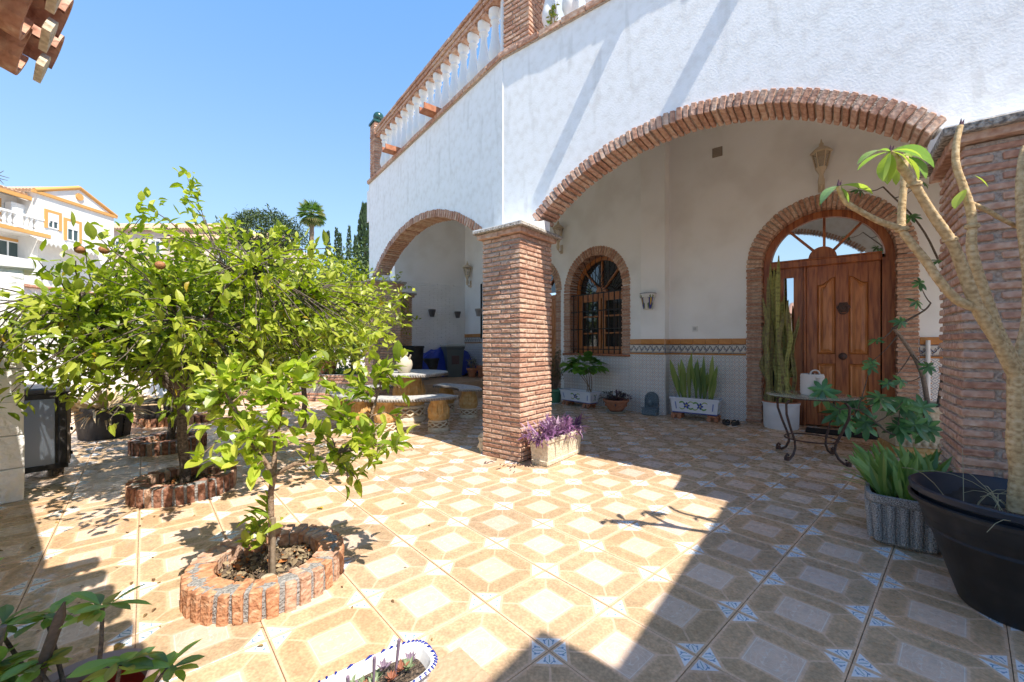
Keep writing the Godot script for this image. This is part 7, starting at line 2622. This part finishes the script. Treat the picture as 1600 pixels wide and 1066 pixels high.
	for i in 6:
		pt.tube([Vector3(0.2, 8.6, 0), Vector3(0.2 + cos(i * 1.05) * 2.0, 10.4, sin(i * 1.05) * 2.0)], [0.12, 0.05], 6)
	part("trunk", pt, M.bark, pi_)
	crown_mass(pi_, Vector3(0.2, 10.6, 0), Vector3(3.1, 1.75, 3.1), 9000, 0.3, [Color(0.05, 0.09, 0.02), Color(0.09, 0.13, 0.03), Color(0.035, 0.06, 0.018)], leaf_mesh(0.3, 0.3, 0.2, 2))
	# --- fan palm
	var pa := thing("fan_palm", "tall fan palm standing against the sky", "palm", Vector3(-19.6, 0, -40))
	var tk := MB.new()
	var tp := []
	var tr2 := []
	for i in 40:
		tp.append(Vector3(0.05 * sin(i * 0.2), i * 0.345, 0))
		tr2.append(0.2 + (0.03 if i % 2 else 0.0) + 0.05 * (1.0 - i / 40.0))
	tk.tube(tp, tr2, 8)
	part("trunk", tk, M.bark_light, pa)
	var fr := MB.new()
	for i in 9:
		var a0 := -1.0 + i * 0.25
		fr.tri(Vector3(0.55, 0, 0), Vector3(0.55 + cos(a0 - 0.1) * 0.45, -0.03, sin(a0 - 0.1) * 0.45), Vector3(0.55 + cos(a0) * 0.8, -0.22, sin(a0) * 0.8))
		fr.tri(Vector3(0.55, 0, 0), Vector3(0.55 + cos(a0) * 0.8, -0.22, sin(a0) * 0.8), Vector3(0.55 + cos(a0 + 0.1) * 0.45, -0.03, sin(a0 + 0.1) * 0.45))
	fr.tube([Vector3(0, 0, 0), Vector3(0.3, 0.05, 0), Vector3(0.58, 0, 0)], [0.025, 0.02, 0.015], 4)
	var fm := fr.mesh()
	var fms := [leafy(lin(0.07, 0.13, 0.03)), leafy(lin(0.12, 0.17, 0.05)), leafy(lin(0.34, 0.28, 0.16)), leafy(lin(0.2, 0.2, 0.09))]
	for i in 54:
		var a := i * 2.39996
		var e := lerpf(1.2, -1.2, i / 53.0) + R.randf_range(-0.15, 0.15)
		var d := Vector3(cos(a) * cos(e), sin(e), sin(a) * cos(e))
		part("frond", fm, fms[(2 if i % 4 == 1 else (0 if i % 3 else 1)) if i < 42 else [2, 3, 1][i % 3]], pa, Transform3D(leaf_basis(d, Vector3.UP, R.randf_range(-0.2, 0.2), R.randf_range(0.95, 1.2)), Vector3(0, 13.9, 0)))
	# --- cypresses
	var specs := [[-20.2, -45.0, 13.4, "leftmost of the thin far cypresses right of the palm"], [-19.5, -45.5, 13.9, "second from left of the thin far cypresses"], [-18.9, -45.0, 13.2, "third from left of the thin far cypresses, leaning right"], [-18.3, -46.0, 14.3, "tallest and pointed far cypress, standing apart right of the others"], [-17.4, -45.5, 13.1, "rightmost thin far cypress beside the white house"], [-5.75, -16.0, 6.6, "dark near cypress showing as a strip at the house's far edge"]]
	for q in specs:
		var cy := thing("cypress", "dark green cypress, " + q[3], "tree", Vector3(q[0], 0, q[1]), 0.0, "cypresses beyond the yard")
		var t := MB.new()
		t.tube([Vector3.ZERO, Vector3(0, float(q[2]) * 0.9, 0)], [0.16, 0.03], 6)
		part("trunk", t, M.bark, cy)
		var xs := []
		var cs := []
		var near: bool = q[1] > -20.0
		var H: float = q[2]
		for i in 2600 if near else 900:
			var u := R.randf()
			var y := H * (0.25 + 0.75 * u)
			var r := (0.62 if near else 0.62) * pow(1.0 - u, 0.75) * R.randf_range(0.5, 1.0) + 0.03
			var a := R.randf() * TAU
			xs.append(Transform3D(leaf_basis(Vector3(cos(a) * 0.4, 1, sin(a) * 0.4), Vector3(cos(a), 0, sin(a)), R.randf_range(-1, 1), (0.2 if near else 0.34) * R.randf_range(0.6, 1.2)), Vector3(cos(a) * r, y, sin(a) * r)))
			cs.append(Color(0.035, 0.065, 0.022) * R.randf_range(0.7, 1.6))
		multi("crown", leaf_mesh(0.4, 0.4, 0.2, 2), M.far_leaf, xs, cs, cy)
	# --- leafy trees behind the raised bed
	var g2 := [["broad_leaved_tree", "bushy olive-green tree beyond the raised bed, next to the house's far edge", Vector3(-4.75, 0, -12.3), Vector3(1.45, 1.7, 1.3), 2.35, 0], ["broad_leaved_tree", "dark bushy tree beyond the raised bed, left of the olive-green one", Vector3(-7.2, 0, -13.0), Vector3(1.7, 1.5, 1.4), 2.3, 1], ["broad_leaved_tree", "bushy tree standing above the white boundary wall on the left", Vector3(-9.6, 0, -12.5), Vector3(1.6, 1.2, 1.6), 2.5, 1]]
	for q in g2:
		var t := thing(q[0], q[1], "tree", q[2])
		var m := MB.new()
		m.tube([Vector3.ZERO, Vector3(0.05, float(q[4]), 0)], [0.12, 0.07], 7)
		part("trunk", m, M.bark, t)
		crown_mass(t, Vector3(0, q[4], 0), q[3], 4200, 0.13, [Color(0.09, 0.14, 0.035), Color(0.14, 0.19, 0.05), Color(0.06, 0.1, 0.025)] if q[5] == 0 else [Color(0.04, 0.085, 0.02), Color(0.07, 0.12, 0.025)], bl)
	# --- ground cover on the raised bed
	var xs := []
	var cs := []
	for i in 1500:
		var p := Vector3(R.randf_range(-6.6, -2.4), 0.5, -8.75 - R.randf() * 1.2)
		p.y += R.randf() * 0.32 * (0.6 + 0.4 * sin(p.x * 4.0))
		xs.append(Transform3D(leaf_basis(rv() + Vector3(0, 0.6, 0.2), Vector3.UP, R.randf(), R.randf_range(0.06, 0.12)), p))
		cs.append(Color(0.05, 0.12, 0.02).lerp(Color(0.16, 0.24, 0.03), R.randf()))
	tag(multi("bed_plants", bl, M.far_leaf, xs, cs, self), "low green plants covering the raised brick bed", "ground cover", "", "stuff")
	# --- hedge that closes the view
	xs = []
	cs = []
	for i in 9000:
		var p := Vector3(R.randf_range(-17, -3.4), 0, R.randf_range(-17.4, -16.2))
		p.y = pow(R.randf(), 0.7) * (2.7 + 0.5 * sin(p.x * 1.9) + 0.3 * sin(p.x * 4.7))
		xs.append(Transform3D(leaf_basis(rv(), Vector3.UP, R.randf(), R.randf_range(0.1, 0.22)), p))
		cs.append(Color(0.035, 0.075, 0.018).lerp(Color(0.1, 0.15, 0.035), R.randf()))
	tag(multi("hedge", bl, M.far_leaf, xs, cs, self), "long dark green hedge closing the view behind the boundary wall", "hedge", "", "stuff")
	# thorny twig tip at the left edge above the white villa
	var tg := thing("twig_tip", "bare twig with a few needles entering at the left edge under the sky", "plant", Vector3(-5.05, 2.75, -3.95))
	var tm := MB.new()
	tm.tube([Vector3(-0.4, -0.12, 0), Vector3(-0.1, -0.02, 0), Vector3(0.1, 0.1, 0)], [0.02, 0.016, 0.006], 6)
	for i in 8:
		tm.tube([Vector3(0.0 + i * 0.012, 0.03 + i * 0.008, 0), Vector3(0.02 + i * 0.014, 0.03 + i * 0.008, 0) + rv() * 0.08], [0.004, 0.002], 4)
	part("twig", tm, M.bark, tg)
